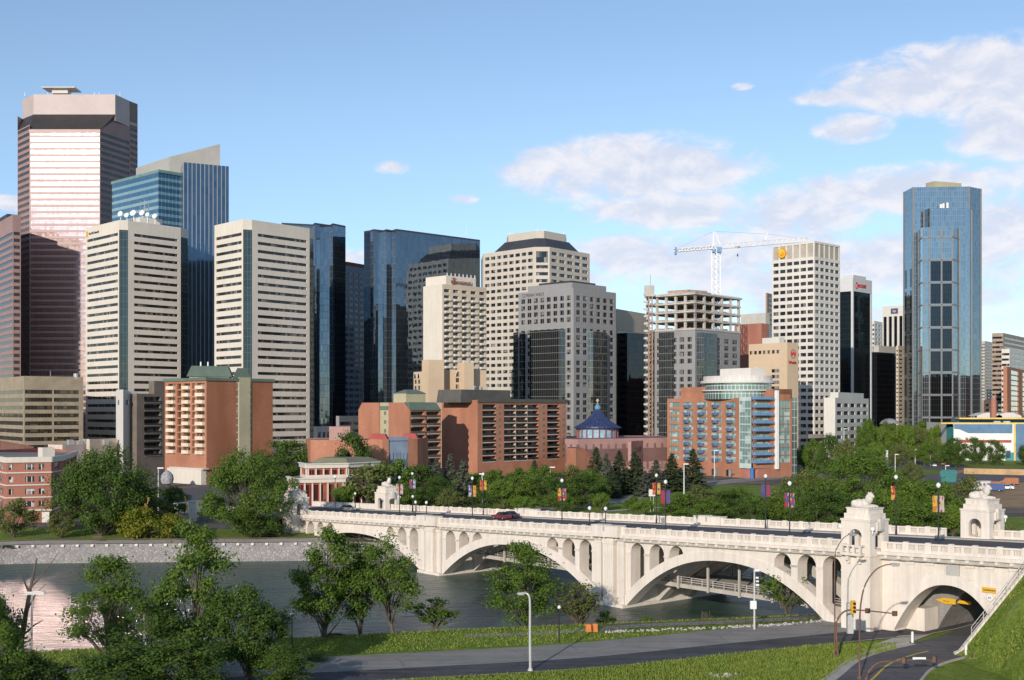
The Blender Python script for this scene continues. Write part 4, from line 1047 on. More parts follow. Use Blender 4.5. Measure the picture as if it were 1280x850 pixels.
L_, C_, R_, K_ = b.pts; Lr = lens(C_, R_); b.part('wall', beigeb).wallq(L_, C_, Z0, b.z1); b.facade(C_, R_, Z0, b.z1, [(.8, Lr - .5)], floors(Z0, b.z1, 4.2, 1.2, 1.8, 13), beigeb, win_strip, .3, win='window_band'); b.done()
smoke2 = curtain('black tower glass', (.05, .055, .065), 1.5, 3.9, (.03, .03, .035), .08, metal=.9, rough=.05)
b = block('glass_tower', 'narrow black glass tower in the gap left of the unfinished tower', 'office tower', (771, 784, 806), 416, 715, 47, grey_c)
L_, C_, R_, K_ = b.pts; g_ = b.part('glass_wall', smoke2); g_.wallq(L_, C_, Z0, b.z1); g_.wallq(C_, R_, Z0, b.z1); b.done()
# unfinished tower
D = 640; ytop_clad = 412
b = grey_tower('grey granite tower still under construction with bare concrete floors on top', (808, 869, 925), ytop_clad, D, 47, 6, 5,
               [('L', 824, 843, 416, 1.6), ('L', 872 - 1, 880, 416, 0.01), ('R', 871, 893, 416, 2.6)])
L_, C_, R_, K_ = b.pts; zc = b.z1
conc = plain('raw concrete', (.47, .43, .385), .9, .12, .15)
n_fl = 4; fh = 4.7
ring_ = [L_, C_, R_, K_]; inn = inset(ring_, .62)
for k in range(n_fl + 1):
    z = zc + k * fh; mb = MB(); mb.prism([tuple(p) for p in inset(ring_, -.02 if k < n_fl else -.05)], z, z + .95, True); mb.build('floor_slab', conc, b.root)
mb = MB()
for k in range(n_fl):
    z = zc + k * fh
    for (a, c, m_) in ((L_, C_, 5), (C_, R_, 5)):
        for i in range(m_ + 1):
            p = lerp(a, c, i / m_) * .97 + (sum(ring_, Vector()) / 4) * .03; p.z = 0
            if k == 0 or i % 1 == 0: mb.box((p.x, p.y, z + fh / 2 + .25), bu, bv, (0, 0, 1), 1.15, 1.15, fh - .5)
split(mb, 'column', conc, b.root)
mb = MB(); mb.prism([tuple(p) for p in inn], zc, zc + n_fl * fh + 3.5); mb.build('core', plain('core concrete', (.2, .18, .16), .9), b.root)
rnd = random.Random(3); mb = MB(); mb2 = MB()
cc = sum(ring_, Vector()) / 4
for k in range(240):                                  # formwork, pallets and props on the open floors
    f = rnd.randrange(n_fl + 1); a, c = (L_, C_) if rnd.random() < .5 else (C_, R_)
    p = lerp(a, c, rnd.uniform(.05, .95)).lerp(cc, rnd.uniform(.08, .45)); s = rnd.uniform(.5, 2.2)
    (mb if rnd.random() < .65 else mb2).box((p.x, p.y, zc + f * fh + .5 + s * .35), bu, bv, (0, 0, 1), s * rnd.uniform(1, 2.4), s, s * .7)
o = mb.build('building_material', plain('timber formwork', (.40, .33, .26), .9), b.root); o['kind'] = 'stuff'; o = mb2.build('building_material', plain('steel grey clutter', (.28, .25, .23), .8), b.root); o['kind'] = 'stuff'
mb = MB(); q0 = P(848, 357, 668); mb.prism([(q0.x - 6, q0.y), (q0.x + 4, q0.y - 8), (q0.x + 16, q0.y), (q0.x + 6, q0.y + 8)], zc + n_fl * fh, zc + n_fl * fh + 4.6); mb.build('plant_deck', plain('rusty formwork', (.42, .3, .22), .9, .2, .6), b.root)
mb = MB()
for (a, c) in ((L_, C_), (C_, R_)):                  # white edge-protection rails
    for k in range(1, n_fl + 1):
        z = zc + k * fh + 1.4; mb.tube([(a.x, a.y, z), (c.x, c.y, z)], .1, n=4)
mb.build('guard_rail', white_paint, b.root)
b.done()
# hoist mast standing against it
hp = P(813, 0, 655); hoist = thing('builders_hoist', 'orange and white lattice hoist mast climbing the unfinished tower', 'hoist', (hp.x, hp.y, Z0))
mb = MB(); zt = zat(357, 655)
for (ox, oy) in ((-1, -1), (1, -1), (1, 1), (-1, 1)): mb.tube([(hp.x + ox, hp.y + oy, Z0), (hp.x + ox, hp.y + oy, zt)], .22, n=4)
for k in range(int((zt - Z0) / 2.2)):
    z = Z0 + k * 2.2
    for s_ in (1, -1): mb.tube([(hp.x - s_, hp.y - 1, z), (hp.x + s_, hp.y - 1, z + 2.2)], .14, n=4, cap=False); mb.tube([(hp.x - 1, hp.y - s_, z), (hp.x - 1, hp.y + s_, z + 2.2)], .14, n=4, cap=False)
mb.build('mast', plain('orange hoist paint', (.40, .25, .16), .6, .1, 1), hoist)
mb = MB()
for k in range(int((zt - Z0) / 4.0)): mb.box((hp.x - 2.6, hp.y, Z0 + k * 4 + 2), (1, 0, 0), (0, 1, 0), (0, 0, 1), 2.0, 2.0, 1.1)
mb.build('landing_gate', pale_grey, hoist)
mb = MB(); mb.box((hp.x - .5, hp.y, zt - 3), (1, 0, 0), (0, 1, 0), (0, 0, 1), 5, 3, 6); mb.tube([(hp.x, hp.y, zt), (hp.x, hp.y, zt + 6)], .2, n=5); mb.build('head', conc, hoist)
# tower crane
cq = P(895, 365, 678); zr0 = zc + 2; crane = thing('tower_crane', 'white tower crane with blue cab above the unfinished tower', 'crane', (cq.x, cq.y, zr0))
wc_ = plain('white crane paint', (.80, .80, .80), .45, .05, 1); blue_p = plain('blue crane paint', (.14, .28, .48), .45)
def lattice(mb, a, c, wd_, nseg, r=.2, sq=True, h=None):
    a = Vector(a); c = Vector(c); d = (c - a).normalized(); h = h or wd_
    x = d.orthogonal().normalized() if abs(d.z) > .9 else d.cross(Vector((0, 0, 1))).normalized(); y = x.cross(d)
    if y.z < 0: y = -y
    cs = [x * wd_ / 2 - y * h / 2, x * wd_ / 2 + y * h / 2, -x * wd_ / 2 + y * h / 2, -x * wd_ / 2 - y * h / 2] if sq else [x * wd_ / 2 - y * h / 2, y * h / 2, -x * wd_ / 2 - y * h / 2]
    for q in cs: mb.tube([a + q, c + q], r, n=4)
    L = (c - a).length
    for i in range(nseg):
        p, q = a + d * L * i / nseg, a + d * L * (i + 1) / nseg
        for j in range(len(cs)):
            k = (j + 1) % len(cs); u_, v_ = (cs[j], cs[k]) if i % 2 else (cs[k], cs[j]); mb.tube([p + u_, q + v_], r * .65, n=4, cap=False)
zs_ = zat(311, 678)
mb = MB(); lattice(mb, (cq.x, cq.y, zr0), (cq.x, cq.y, zs_), 3.4, 16, .27); mb.build('mast', wc_, crane)
je = P(1012, 299, 700); ce = P(842, 313, 672)
mb = MB(); lattice(mb, (cq.x, cq.y, zat(308.5, 678)), je, 1.9, 34, .19, False, 2.6); mb.build('jib', wc_, crane)
mb = MB(); lattice(mb, (cq.x, cq.y, zat(309, 678)), ce, 1.8, 14, .3, True, 1.6); mb.build('counter_jib', wc_, crane)
mb = MB(); ap = P(892, 289, 678); mb.tube([(cq.x - 1.4, cq.y, zs_ + 2), ap], .55, .3, 5); mb.tube([(cq.x + 2.4, cq.y, zs_ + 2), ap + Vector((.6, 0, 0))], .4, .25, 5)
for f in (.3, .55, .8): mb.tube([Vector((cq.x - 1.4, cq.y, zs_ + 2)).lerp(ap, f), Vector((cq.x + 2.4, cq.y, zs_ + 2)).lerp(ap, f)], .16, n=4)
mb.build('tower_head', wc_, crane)
mb = MB(); mb.box((cq.x + 1.6, cq.y - 2.0, zat(313, 678)), (1, 0, 0), (0, 1, 0), (0, 0, 1), 2.4, 2.4, 3.0); mb.box((cq.x, cq.y, zat(314.5, 678)), (1, 0, 0), (0, 1, 0), (0, 0, 1), 4.4, 3.6, 1.3); mb.build('cab', blue_p, crane)
mb = MB(); mb.box((ce.x + 1.2, ce.y, ce.z - .4), (1, 0, 0), (0, 1, 0), (0, 0, 1), 1.0, 2.0, 4.2); mb.build('counterweight', blue_p, crane)
mb = MB(); fl_ = P(955.5, 304, 690); mb.tube([fl_, P(959.5, 292, 691)], .32, .3, 5); mb.build('jib_strut', wc_, crane)
mb = MB()
for a, c in ((ap, P(958.7, 292.5, 691)), (P(958.7, 292.5, 691), je), (ap, ce)): mb.tube([a, c], .06, n=4)
tr_ = P(922, 307.5, 683); mb.tube([tr_, P(922, 329, 683)], .05, n=4); mb.build('cable', steel, crane)
mb = MB(); mb.box(tr_ + Vector((0, 0, -.6)), (1, 0, 0), (0, 1, 0), (0, 0, 1), 2.4, 1.6, .8); q = P(922, 319, 683); mb.box(q, (1, 0, 0), (0, 1, 0), (0, 0, 1), .7, .5, 1.4); mb.build('hook_trolley', dark_metal, crane)
# ---- right of the crane
b = block('hotel', 'cream hotel block with a red emblem on its narrow end wall', 'hotel', (936, 984, 998), 428, 600, 40, cream2)
L_, C_, R_, K_ = b.pts; Ll = lens(L_, C_); b.part('wall', plain('peach stucco', (.58, .44, .30), .85, .05, .05)); pst = MATS['peach stucco']
b.facade(L_, C_, Z0, b.z1, spread(Ll * .82, 7, .62), [(b.z1 - Z0 - 5.3, b.z1 - Z0 - 3.5)], pst, win_d, .3)
mm = MB()
b.part('wall', pst).wallq(C_, R_, Z0, b.z1)
for k in range(11):
    d = (C_ - L_).normalized(); n = Vector((d.y, -d.x, 0)); c = C_ - d * 7.2 + n * .02; c.z = b.z1 - 14 - k * 2.9; m = MB(); m.box(c, d, n, (0, 0, 1), 4.6, .12, 1.7); m.build('window', win_d, b.root)
d = (R_ - C_).normalized(); n = Vector((d.y, -d.x, 0)); q = lerp(C_, R_, .52) + n * .1; red_s = plain('red sign', (.45, .03, .04), .5)
m = MB()
for (a0, a1) in ((-1.6, -.9), (-.9, 0), (0, .9), (.9, 1.6)): m.tube([q + Vector((0, 0, b.z1 - 5.8)) + d * a0 + Vector((0, 0, 1.3 if abs(a0) in (1.6, 0) else -.6)), q + Vector((0, 0, b.z1 - 5.8)) + d * a1 + Vector((0, 0, 1.3 if abs(a1) in (1.6, 0) else -.6))], .28, n=6)
m.tube([q + Vector((0, 0, b.z1 - 5.6)) + d * 1.9 * math.cos(t_) + Vector((0, 0, 2.1 * math.sin(t_))) for t_ in np.linspace(0, 2 * math.pi, 17)], .16, n=5, cap=False); m.build('emblem', red_s, b.root)
q2 = lerp(C_, R_, .12) + n * .1; text_on('Westin', (q2.x, q2.y, b.z1 - 10.6), d, 2.1, red_s, b.root, 'sign', .12, bold=.04)
b.part('penthouse', white_c).prism([tuple(p) for p in inset(b.pts, .55)], b.z1 - 1, b.z1 + 3); b.done()
def simple(name, label, px3, ytop, D, beta, wm, nl=0, nr=0, fh=4.0, gm=win_d, frac=.7, wh=1.8, top=2.0, band=False, cat='office tower', z0=Z0, depth=.3, pent=None, group=None):
    b = block(name, label, cat, px3, ytop, D, beta, wm, z0, group); L_, C_, R_, K_ = b.pts
    for (a, c, n_) in ((L_, C_, nl), (C_, R_, nr)):
        L = lens(a, c); rows = floors(z0, b.z1, fh, fh * .28, wh, top)
        if n_ == 0: b.part('wall', wm).wallq(a, c, z0, b.z1)
        elif band: b.facade(a, c, z0, b.z1, [(L * .03, L * .97)], rows, wm, gm, depth, win='window_band')
        else: b.facade(a, c, z0, b.z1, spread(L, n_, frac, L * .02), rows, wm, gm, depth)
    if pent: b.part('penthouse', pent[1]).prism([tuple(p) for p in inset(b.pts, .25)], b.z1 - 1, b.z1 + pent[0])
    return b
simple('office_block', 'small brick office block behind the unfinished tower', (918, 952, 961), 404, 760, 45, brick_r, 0, 0, cat='building').done()
simple('office_block', 'pale concrete block stepping up behind the small brick block', (926, 957, 962), 391, 900, 45, pale_grey, 0, 0, cat='building').done()
simple('office_tower', 'thin brown tower edge just left of the white gridded tower', (957, 959, 985), 366, 1000, 60, plain('brown precast', (.34, .24, .17), .8), 0, 3, wh=2, cat='building').done()
b = simple('glass_building', 'low dark glass building wedged left of the white gridded tower', (950, 956, 985), 405, 850, 60, pale_grey, 0, 0, cat='building'); L_, C_, R_, K_ = b.pts
m = MB(); n = Vector((.2, -.98, 0)); m.wallq(C_ + n * .1, R_ + n * .1, Z0, b.z1 - 3); m.build('glass_wall', smoke2, b.root); b.done()
# white gridded tower with the shell sign
b = block('office_tower', 'white gridded office tower with a round yellow sign near its roof', 'office tower', (965, 1018, 1050), 301, 668, 45, white_c)
L_, C_, R_, K_ = b.pts; Ll, Lr = lens(L_, C_), lens(C_, R_); wg = pane('white tower window', (.02, .022, .03), (.2, .19, .18), 2, 3.9, .3)
rows = floors(Z0, b.z1, 3.98, 1.0, 2.0, 9.5); tall = [(b.z1 - Z0 - 8.6, b.z1 - Z0 - 1.2)]
zz = b.z1 - 9.3
b.facade(L_, C_, Z0, zz, spread(Ll, 6, .80, .4), [r for r in rows if r[1] < zz - Z0], white_c, wg, .5); b.facade(C_, R_, Z0, zz, spread(Lr, 5, .80, .4), [r for r in rows if r[1] < zz - Z0], white_c, wg, .5)
lou = plain('beige louvre', (.40, .36, .30), .8)
b.facade(L_, C_, zz, b.z1, spread(Ll, 6, .80, .4), [(.6, 8.1)], white_c, lou, .4, win='louvre_panel'); b.facade(C_, R_, zz, b.z1, spread(Lr, 5, .80, .4), [(.6, 8.1)], white_c, lou, .4, win='louvre_panel')
d = (C_ - L_).normalized(); n = Vector((d.y, -d.x, 0)); q = lerp(L_, C_, .25) + n * .1 + Vector((0, 0, b.z1 - 5.2))
def disc(mb, q, d, n, r, th, k=20):
    ring_ = [q + d * r * math.cos(t_) + Vector((0, 0, r * math.sin(t_))) for t_ in np.linspace(0, 2 * math.pi, k + 1)[:-1]]; f_ = [p + n * th for p in ring_]
    mb.poly(f_)
    for i in range(k): mb.quad(ring_[i], ring_[(i + 1) % k], f_[(i + 1) % k], f_[i])
m = MB(); disc(m, q, d, n, 2.8, .3); m.build('sign_disc', plain('red sign orange', (.62, .16, .03), .5), b.root)
m = MB(); disc(m, q + n * .3, d, n, 2.35, .2); m.build('sign_shell', plain('bright yellow sign', (.78, .50, .03), .5), b.root)
m = MB()
for t_ in np.linspace(R(35), R(145), 6): m.tube([q + n * .55 + Vector((0, 0, -1.6)), q + n * .55 + Vector((0, 0, -1.6)) + d * 3.1 * math.cos(t_) + Vector((0, 0, 3.1 * math.sin(t_)))], .10, n=4)
m.build('shell_rib', MATS['red sign orange'], b.root); b.done()
simple('office_block', 'low white block with square windows at the foot of the gridded tower', (1030, 1044, 1086), 497, 640, 60, white_c, 0, 5, 4.3, wh=2.1, frac=.7, cat='building', pent=(3, white_c)).done()
# dark tower with red sign
wht_m = plain('pale metal frame', (.58, .58, .58), .5, .05, .1)
b = block('office_tower', 'dark glass tower in a pale frame with small red lettering on top', 'office tower', (1046, 1066, 1090), 347, 850, 47, wht_m)
L_, C_, R_, K_ = b.pts; blk = curtain('dark green glass', (.06, .085, .09), 1.5, 3.9, (.03, .035, .04), .1, metal=.9, rough=.05)
zg = b.z1 - 9.5
for a, c in ((L_, C_), (C_, R_)):
    d = (c - a).normalized(); n = Vector((d.y, -d.x, 0)); L = lens(a, c); b.facade(a, c, Z0, b.z1, [(1.6 if a is C_ else 0.5, L - 1.4)], [(6, zg - Z0)], wht_m, blk, .6, win='glass_wall')
d = (R_ - C_).normalized(); n = Vector((d.y, -d.x, 0)); q = lerp(C_, R_, .22) + n * .15
m = MB(); m.tube([q + Vector((0, 0, b.z1 - 5.2)) + d * 1.3 * math.cos(t_) - d * 1.0 + Vector((0, 0, 2.2 * math.sin(t_))) for t_ in np.linspace(0, 2 * math.pi, 13)], .32, n=5, cap=False); m.build('emblem', red_s, b.root)
q = q + d * 1.3; text_on('ROGERS', (q.x, q.y, b.z1 - 6.2), d, 3.3, red_s, b.root, 'sign', .15, bold=.05)
b.part('penthouse', wht_m).prism([tuple(p) for p in inset(b.pts, .35)], b.z1 - 1, b.z1 + 2.6); whip(b, P(1066, 345, 858), 3, .4, 'roof_unit'); b.done()
# small towers in the gap
b = block('office_tower', 'white ribbed tower with a round logo panel, left of the large blue tower', 'office tower', (1103, 1136, 1142), 381, 1010, 47, white_c); L_, C_, R_, K_ = b.pts; Lr = lens(L_, C_)
b.facade(L_, C_, Z0, b.z1, spread(Lr, 5, .62), [(6, b.z1 - Z0 - 9)], white_c, smoke2, .9, win='glass_strip'); b.part('wall', white_c).wallq(C_, R_, Z0, b.z1)
d = (C_ - L_).normalized(); n = Vector((d.y, -d.x, 0)); q = lerp(L_, C_, .46) + n * .12 + Vector((0, 0, b.z1 - 4.6)); m = MB(); disc(m, q, d, n, 2.2, .15); m.box(q - n * .02, d, n, (0, 0, 1), 6.4, .1, 4.6); m.build('logo', plain('dark blue sign', (.08, .09, .16), .5), b.root)
q = q - d * 1.35 + n * .18; text_on('hp', (q.x, q.y, q.z - .75), d, 2.8, white_paint, b.root, 'sign', .06); whip(b, P(1122, 379, 1015), 3, .4, 'roof_unit'); b.done()
simple('office_block', 'pale block behind and left of the white ribbed tower', (1090, 1093, 1106), 401, 1060, 55, white_c, 1, 3, wh=2, cat='building').done()
simple('glass_building', 'black glass building low in the gap left of the blue tower', (1086, 1096, 1125), 440, 880, 47, smoke2, 0, 0, cat='office tower', pent=(5, pale_grey)).done()
simple('office_block', 'narrow cream slab touching the left side of the blue tower', (1120, 1123, 1136), 432, 860, 55, cream2, 1, 2, fh=3.0, wh=1.0, cat='building').done()
# big blue tower, right
wcp = curtain('sky blue mirror glass', (.24, .325, .365), 1.5, 3.9, (.22, .24, .26), .16, metal=.92, rough=.03, wob=.01)
wcp_d = curtain('deep bay glass', (.035, .045, .055), 1.5, 3.9, (.02, .022, .026), .1, metal=.85, rough=.04)
gfr = plain('grey granite frame', (.20, .20, .205), .5, .06, .1)
ptw = [P(1130, 0, 872), P(1141, 0, 854), P(1211, 0, 851), P(1226, 0, 860)]; ptw = [Vector((p.x, p.y, 0)) for p in ptw]
pz = [P(1139, 0, 862), P(1156, 0, 842), P(1193, 0, 845), P(1211, 0, 862)]; pz = [Vector((p.x, p.y, 0)) for p in pz]
b = Bld('glass_tower', 'tall blue mirror glass tower with stepped setbacks standing alone at the right', 'office tower', Vector((ptw[1].x, ptw[1].y, Z0))); zt = zat(236, 860); b.z1 = zt
kk = [ptw[3] + Vector((-4, 34, 0)), Vector((P(1132, 0, 905).x, 905, 0))]; rg = ptw + kk
g_ = b.part('glass_wall', wcp)
for a, c in zip(rg, rg[1:] + rg[:1]): g_.wallq(a, c, Z0, zt)
b.part('roof', roof_grey).poly([(p.x, p.y, zt) for p in rg])
z2 = zat(263, 850); z3 = zat(288, 846)
p2 = [P(1155, 0, 850), P(1163, 0, 840), P(1207, 0, 839), P(1214, 0, 848)]; p2 = [Vector((p.x, p.y, 0)) for p in p2]; r2 = p2 + [p2[3] + Vector((-3, 12, 0)), p2[0] + Vector((3, 12, 0))]
for a, c in zip(r2, r2[1:] + r2[:1]): g_.wallq(a, c, Z0, z2)
b.part('roof', roof_grey).poly([(p.x, p.y, z2) for p in r2])
p3 = [P(1148, 0, 846), P(1153, 0, 832), P(1191, 0, 830), P(1199, 0, 838)]; p3 = [Vector((p.x, p.y, 0)) for p in p3]; r3 = p3 + [p3[3] + Vector((-2, 12, 0)), p3[0] + Vector((2, 12, 0))]
for a, c in zip(r3, r3[1:] + r3[:1]): g_.wallq(a, c, Z0, z3)
b.part('roof', roof_grey).poly([(p.x, p.y, z3) for p in r3])
fr = b.part('granite_frame', gfr)
a, c = p3[1], p3[2]; L = lens(a, c); d = (c - a).normalized(); n = Vector((d.y, -d.x, 0))
zl = [Z0 + 6 + k * 15.6 for k in range(12)]
for (u0, u1) in ((L * .27, L * .60), (L * .66, L * .97)):
    for k in range(len(zl) - 1):
        z0_, z1_ = zl[k] + .9, zl[k + 1] - .9
        if z1_ > zat(312, 836): continue
        q = a + d * (u0 + u1) / 2 + n * .06; m = MB(); m.box((q.x, q.y, (z0_ + z1_) / 2), d, n, (0, 0, 1), u1 - u0, .1, z1_ - z0_)
        o = m.build('bay_window', wcp_d, b.root)
for z in zl:
    if z > z3: continue
    for (a_, c_) in zip(p3, p3[1:]): 
        dd = (c_ - a_).normalized(); nn = Vector((dd.y, -dd.x, 0)); m_ = (a_ + c_) / 2 + nn * .12; fr.box((m_.x, m_.y, z), dd, nn, (0, 0, 1), lens(a_, c_) + .2, .3, 1.0)
for u in (.23, .63, .99): q = a + d * L * u + n * .12; fr.box((q.x, q.y, (Z0 + z3) / 2), d, n, (0, 0, 1), .9, .3, z3 - Z0)
for (q0_) in (p3[0], p3[3], ptw[1], ptw[2], ptw[0], ptw[3], p2[0], p2[3]):
    z_t = z3 if q0_ in (p3[0], p3[3]) else (z2 if q0_ in (p2[0], p2[3]) else zt); fr.box((q0_.x, q0_.y - .1, (Z0 + z_t) / 2), (1, 0, 0), (0, 1, 0), (0, 0, 1), 1.1, 1.0, z_t - Z0)
for k in range(3):                                    # dark bays on the side faces
    for (a_, c_) in ((ptw[0], ptw[1]),):
        for j in range(8):
            dd = (c_ - a_).normalized(); nn = Vector((dd.y, -dd.x, 0)); q = lerp(a_, c_, .2 + .3 * k) + nn * .06
            if k == 1: continue
            m = MB(); m.box((q.x, q.y, Z0 + 12 + j * 15.6), dd, nn, (0, 0, 1), lens(a_, c_) * .22, .1, 13); m.build('bay_window', wcp_d, b.root)
b.part('base', gfr).prism([tuple(p) for p in inset(r3, -.06)], Z0, Z0 + 9)
m = MB(); pp_ = [P(1157, 0, 866), P(1168, 0, 858), P(1202, 0, 866), P(1198, 0, 880)]; m.prism([(p.x, p.y) for p in pp_], zt - 1, zat(229, 866)); m.build('penthouse', olive, b.root)
m = MB()
for (px, py, D_) in ((1176, 259, 848), (1179, 258, 849), (1184, 257, 850), (1192, 284, 842)): q = P(px, py, D_); m.box((q.x, q.y, q.z), (1, 0, 0), (0, 1, 0), (0, 0, 1), 1.3, 1.3, 4.0)
m.build('window_washing_rig', white_paint, b.root); b.done()
# far right
simple('office_tower', 'brown banded block with stepped roof at the far right edge', (1240, 1254, 1300), 416, 1010, 55, plain('brown stone', (.36, .28, .22), .8), 1, 1, 4.0, win_strip, wh=1.8, band=True, cat='office tower').done()
simple('apartment_tower', 'slim grey apartment tower far off behind the brown banded block', (1227, 1231, 1242), 426, 1150, 55, pale_grey, 2, 3, 3.0, wh=1.4, cat='apartment tower').done()
simple('office_block', 'pale banded block in front of the brown banded block at the far right', (1252, 1262, 1320), 436, 900, 55, white_c, 1, 1, 4, win_strip, wh=1.7, band=True, cat='building').done()
b = simple('apartment_block', 'red brick block with pale blue window bays at the right edge', (1254, 1259, 1330), 458, 720, 60, brick_o, 0, 6, 3.2, pane('teal window', (.2, .32, .36), (.5, .6, .6), 1.2, 3.2, .4, (.7, .7, .68), .15), .62, 2.6, cat='apartment block'); b.done()
simple('office_block', 'low brown office block right of the blue tower base', (1226, 1230, 1262), 500, 950, 55, plain('brown stone', (.36, .28, .22), .8), 0, 4, cat='building').done()
ch = P(1242, 0, 700); m = MB(); m.tube([(ch.x, ch.y, Z0), (ch.x, ch.y, zat(497, 700))], 2.0, 1.5, 12); o = m.build('chimney', brick_r); tag(o, 'round red brick chimney behind the yellow-edged market building', 'chimney')
# ------------------------------------------------------------------ riverside buildings
def balc_row(b, a, d, n, spans_, zs_, dep, h, slabm, railm=None, name='balcony', rail_h=1.0):
    for z in zs_:
        for (u0, u1) in spans_:
            m = MB(); c = a + d * (u0 + u1) / 2 + n * (dep / 2); m.box((c.x, c.y, z), d, n, (0, 0, 1), u1 - u0, dep, .22)
            f = a + d * (u0 + u1) / 2 + n * (dep - .05); m2 = m if railm is None else MB()
            m2.box((f.x, f.y, z + .11 + h / 2), d, n, (0, 0, 1), u1 - u0, .1, h)
            for u in (u0 + .05, u1 - .05): e = a + d * u + n * (dep / 2); m2.box((e.x, e.y, z + .11 + h / 2), d, n, (0, 0, 1), .1, dep - .1, h)
            o = m.build(name, slabm, b.root)
            if railm is not None: m2.build('balcony_rail', railm, o)
# long brick apartment block (centre)
dark_open = pane('shaded balcony glass', (.02, .022, .024), (.25, .24, .22), 1.6, 2.4, .25, (.1, .1, .09), .1)
b = block('apartment_block', 'wide brick apartment block with a blank end wall and rows of recessed balconies', 'apartment block', (552, 597, 708), 500, 480, 47, brick_o)
L_, C_, R_, K_ = b.pts; Lr = lens(C_, R_); d = (R_ - C_).normalized(); n = Vector((d.y, -d.x, 0))
b.part('wall', brick_o).wallq(L_, C_, Z0, b.z1)
def uof(px): return (ext(C_, d, px) - C_).length
rows = floors(Z0, b.z1, 2.62, .25, 2.15, 1.5, 4)
cols_b = [(uof(603), uof(620)), (uof(630), uof(673)), (uof(684), uof(699))]; cols_w = [(uof(595.5) + .6, uof(600)), (uof(622.5), uof(626)), (uof(677), uof(681)), (uof(702), uof(705.5))]
us = sorted([(u0, u1) for u0, u1 in cols_b])
b.facade(C_, R_, Z0, b.z1, us, rows, brick_o, dark_open, 1.7, win='balcony_door')
slabw = plain('white balcony edge', (.62, .58, .53), .8); railb = plain('dark balcony rail', (.035, .035, .032), .5)
zs_ = [Z0 + v0 - .12 for v0, v1 in rows]
wide = []
for u0, u1 in cols_b:
    k = 1 if u1 - u0 < 12 else 3
    wide += [(u0 + (u1 - u0) * j / k + .08, u0 + (u1 - u0) * (j + 1) / k - .08) for j in range(k)]
balc_row(b, C_ - n * 1.2, d, n, wide, zs_, 1.25, 1.0, slabw, railb)
for u0, u1 in cols_w:
    for (v0, v1) in rows:
        q = C_ + d * (u0 + u1) / 2 + n * .03; m = MB(); m.box((q.x, q.y, Z0 + v0 + 1.25), d, n, (0, 0, 1), u1 - u0, .14, 1.15); m.build('window', win_d, b.root)
for j in (1, 2):                                    # buff privacy screens between neighbouring balconies
    u = cols_b[1][0] + (cols_b[1][1] - cols_b[1][0]) * j / 3
    for z in zs_: q = C_ + d * u - n * .7; m = MB(); m.box((q.x, q.y, z + 1.05), d, n, (0, 0, 1), .25, 1.5, 1.9); m.build('privacy_screen', cream2, b.root)
cap = plain('charcoal fascia', (.10, .095, .085), .7)
m = MB(); q = lerp(C_, R_, .5) + n * .25; m.box((q.x, q.y, b.z1 - .2), d, n, (0, 0, 1), Lr + .4, .5, 1.5); m.build('fascia', cap, b.root)
m = MB(); pz = [lerp(C_, R_, -.12), lerp(C_, R_, .42), lerp(C_, R_, .42) - n * 14, lerp(C_, R_, -.12) - n * 14]; pz = [p - n * 3 for p in pz]
m.frustum([tuple(p) for p in pz], b.z1 - 1, [tuple(p) for p in inset(pz, .05)], b.z1 + 4.2); m.build('plant_room', cap, b.root)
m = MB()
for k in range(5): q = lerp(C_, R_, .05 + .035 * k) - n * (5 + k % 2); m.tube([(q.x, q.y, b.z1 + 4), (q.x, q.y, b.z1 + 5.8)], .3, n=8)
split(m, 'roof_vent', steel, b.root); b.done()
# chamfered brick apartment block to its left
b = Bld('apartment_block', 'brick apartment block with chamfered roof corners and dark green balconies', 'apartment block', P(512, 0, 447) * 1)
b.root.location.z = Z0
L_, C_, R_, K_ = corner(448, 512, 551, 447, 44); zt = zat(503, 447); ze = zat(512, 447); d1 = (C_ - L_).normalized(); n1_ = Vector((d1.y, -d1.x, 0)); L1 = lens(L_, C_)
w_ = b.part('wall', brick_o); q0, q1 = L_ + d1 * 2.4, C_ - d1 * 3.2
for u0, u1 in ((0, L1 * .42), (L1 * .60, L1)):
    a_, c_ = L_ + d1 * u0, L_ + d1 * u1
    pts_ = [(a_.x, a_.y, Z0), (c_.x, c_.y, Z0)]
    if u1 == L1: pts_ += [(C_.x, C_.y, ze), (q1.x, q1.y, zt), (a_.x, a_.y, zt)]
    else: pts_ += [(c_.x, c_.y, zt), (q0.x, q0.y, zt), (L_.x, L_.y, ze)]
    w_.poly(pts_, [((Vector(p) - L_).dot(d1), p[2]) for p in pts_])
ol = b.part('stair_panel', olive); a_, c_ = L_ + d1 * L1 * .42 - n1_ * .4, L_ + d1 * L1 * .60 - n1_ * .4; ol.wallq(a_, c_, Z0, zt)
w_.wallq(L_ + d1 * L1 * .42, a_, Z0, zt); w_.wallq(c_, L_ + d1 * L1 * .60, Z0, zt)
for k in range(7): q = lerp(a_, c_, .55) + n1_ * .03; m = MB(); m.box((q.x, q.y, zt - 4 - k * 3.4), d1, n1_, (0, 0, 1), 1.2, .12, 1.4); m.build('window', win_d, b.root)
d2 = (R_ - C_).normalized(); n2 = Vector((d2.y, -d2.x, 0)); L2 = lens(C_, R_)
rows = floors(Z0, ze, 3.0, .3, 2.3, .3, 2)
b.facade(C_, R_, Z0, ze, [(.6, L2 * .47), (L2 * .53, L2 - .4)], rows, brick_o, dark_open, 1.5, win='balcony_door')
balc_row(b, C_ - n2 * .8, d2, n2, [(.7, L2 * .46), (L2 * .54, L2 - .5)], [Z0 + v0 - .15 for v0, v1 in rows], 1.5, .95, slabw, plain('brick toned rail', (.12, .07, .05), .6))
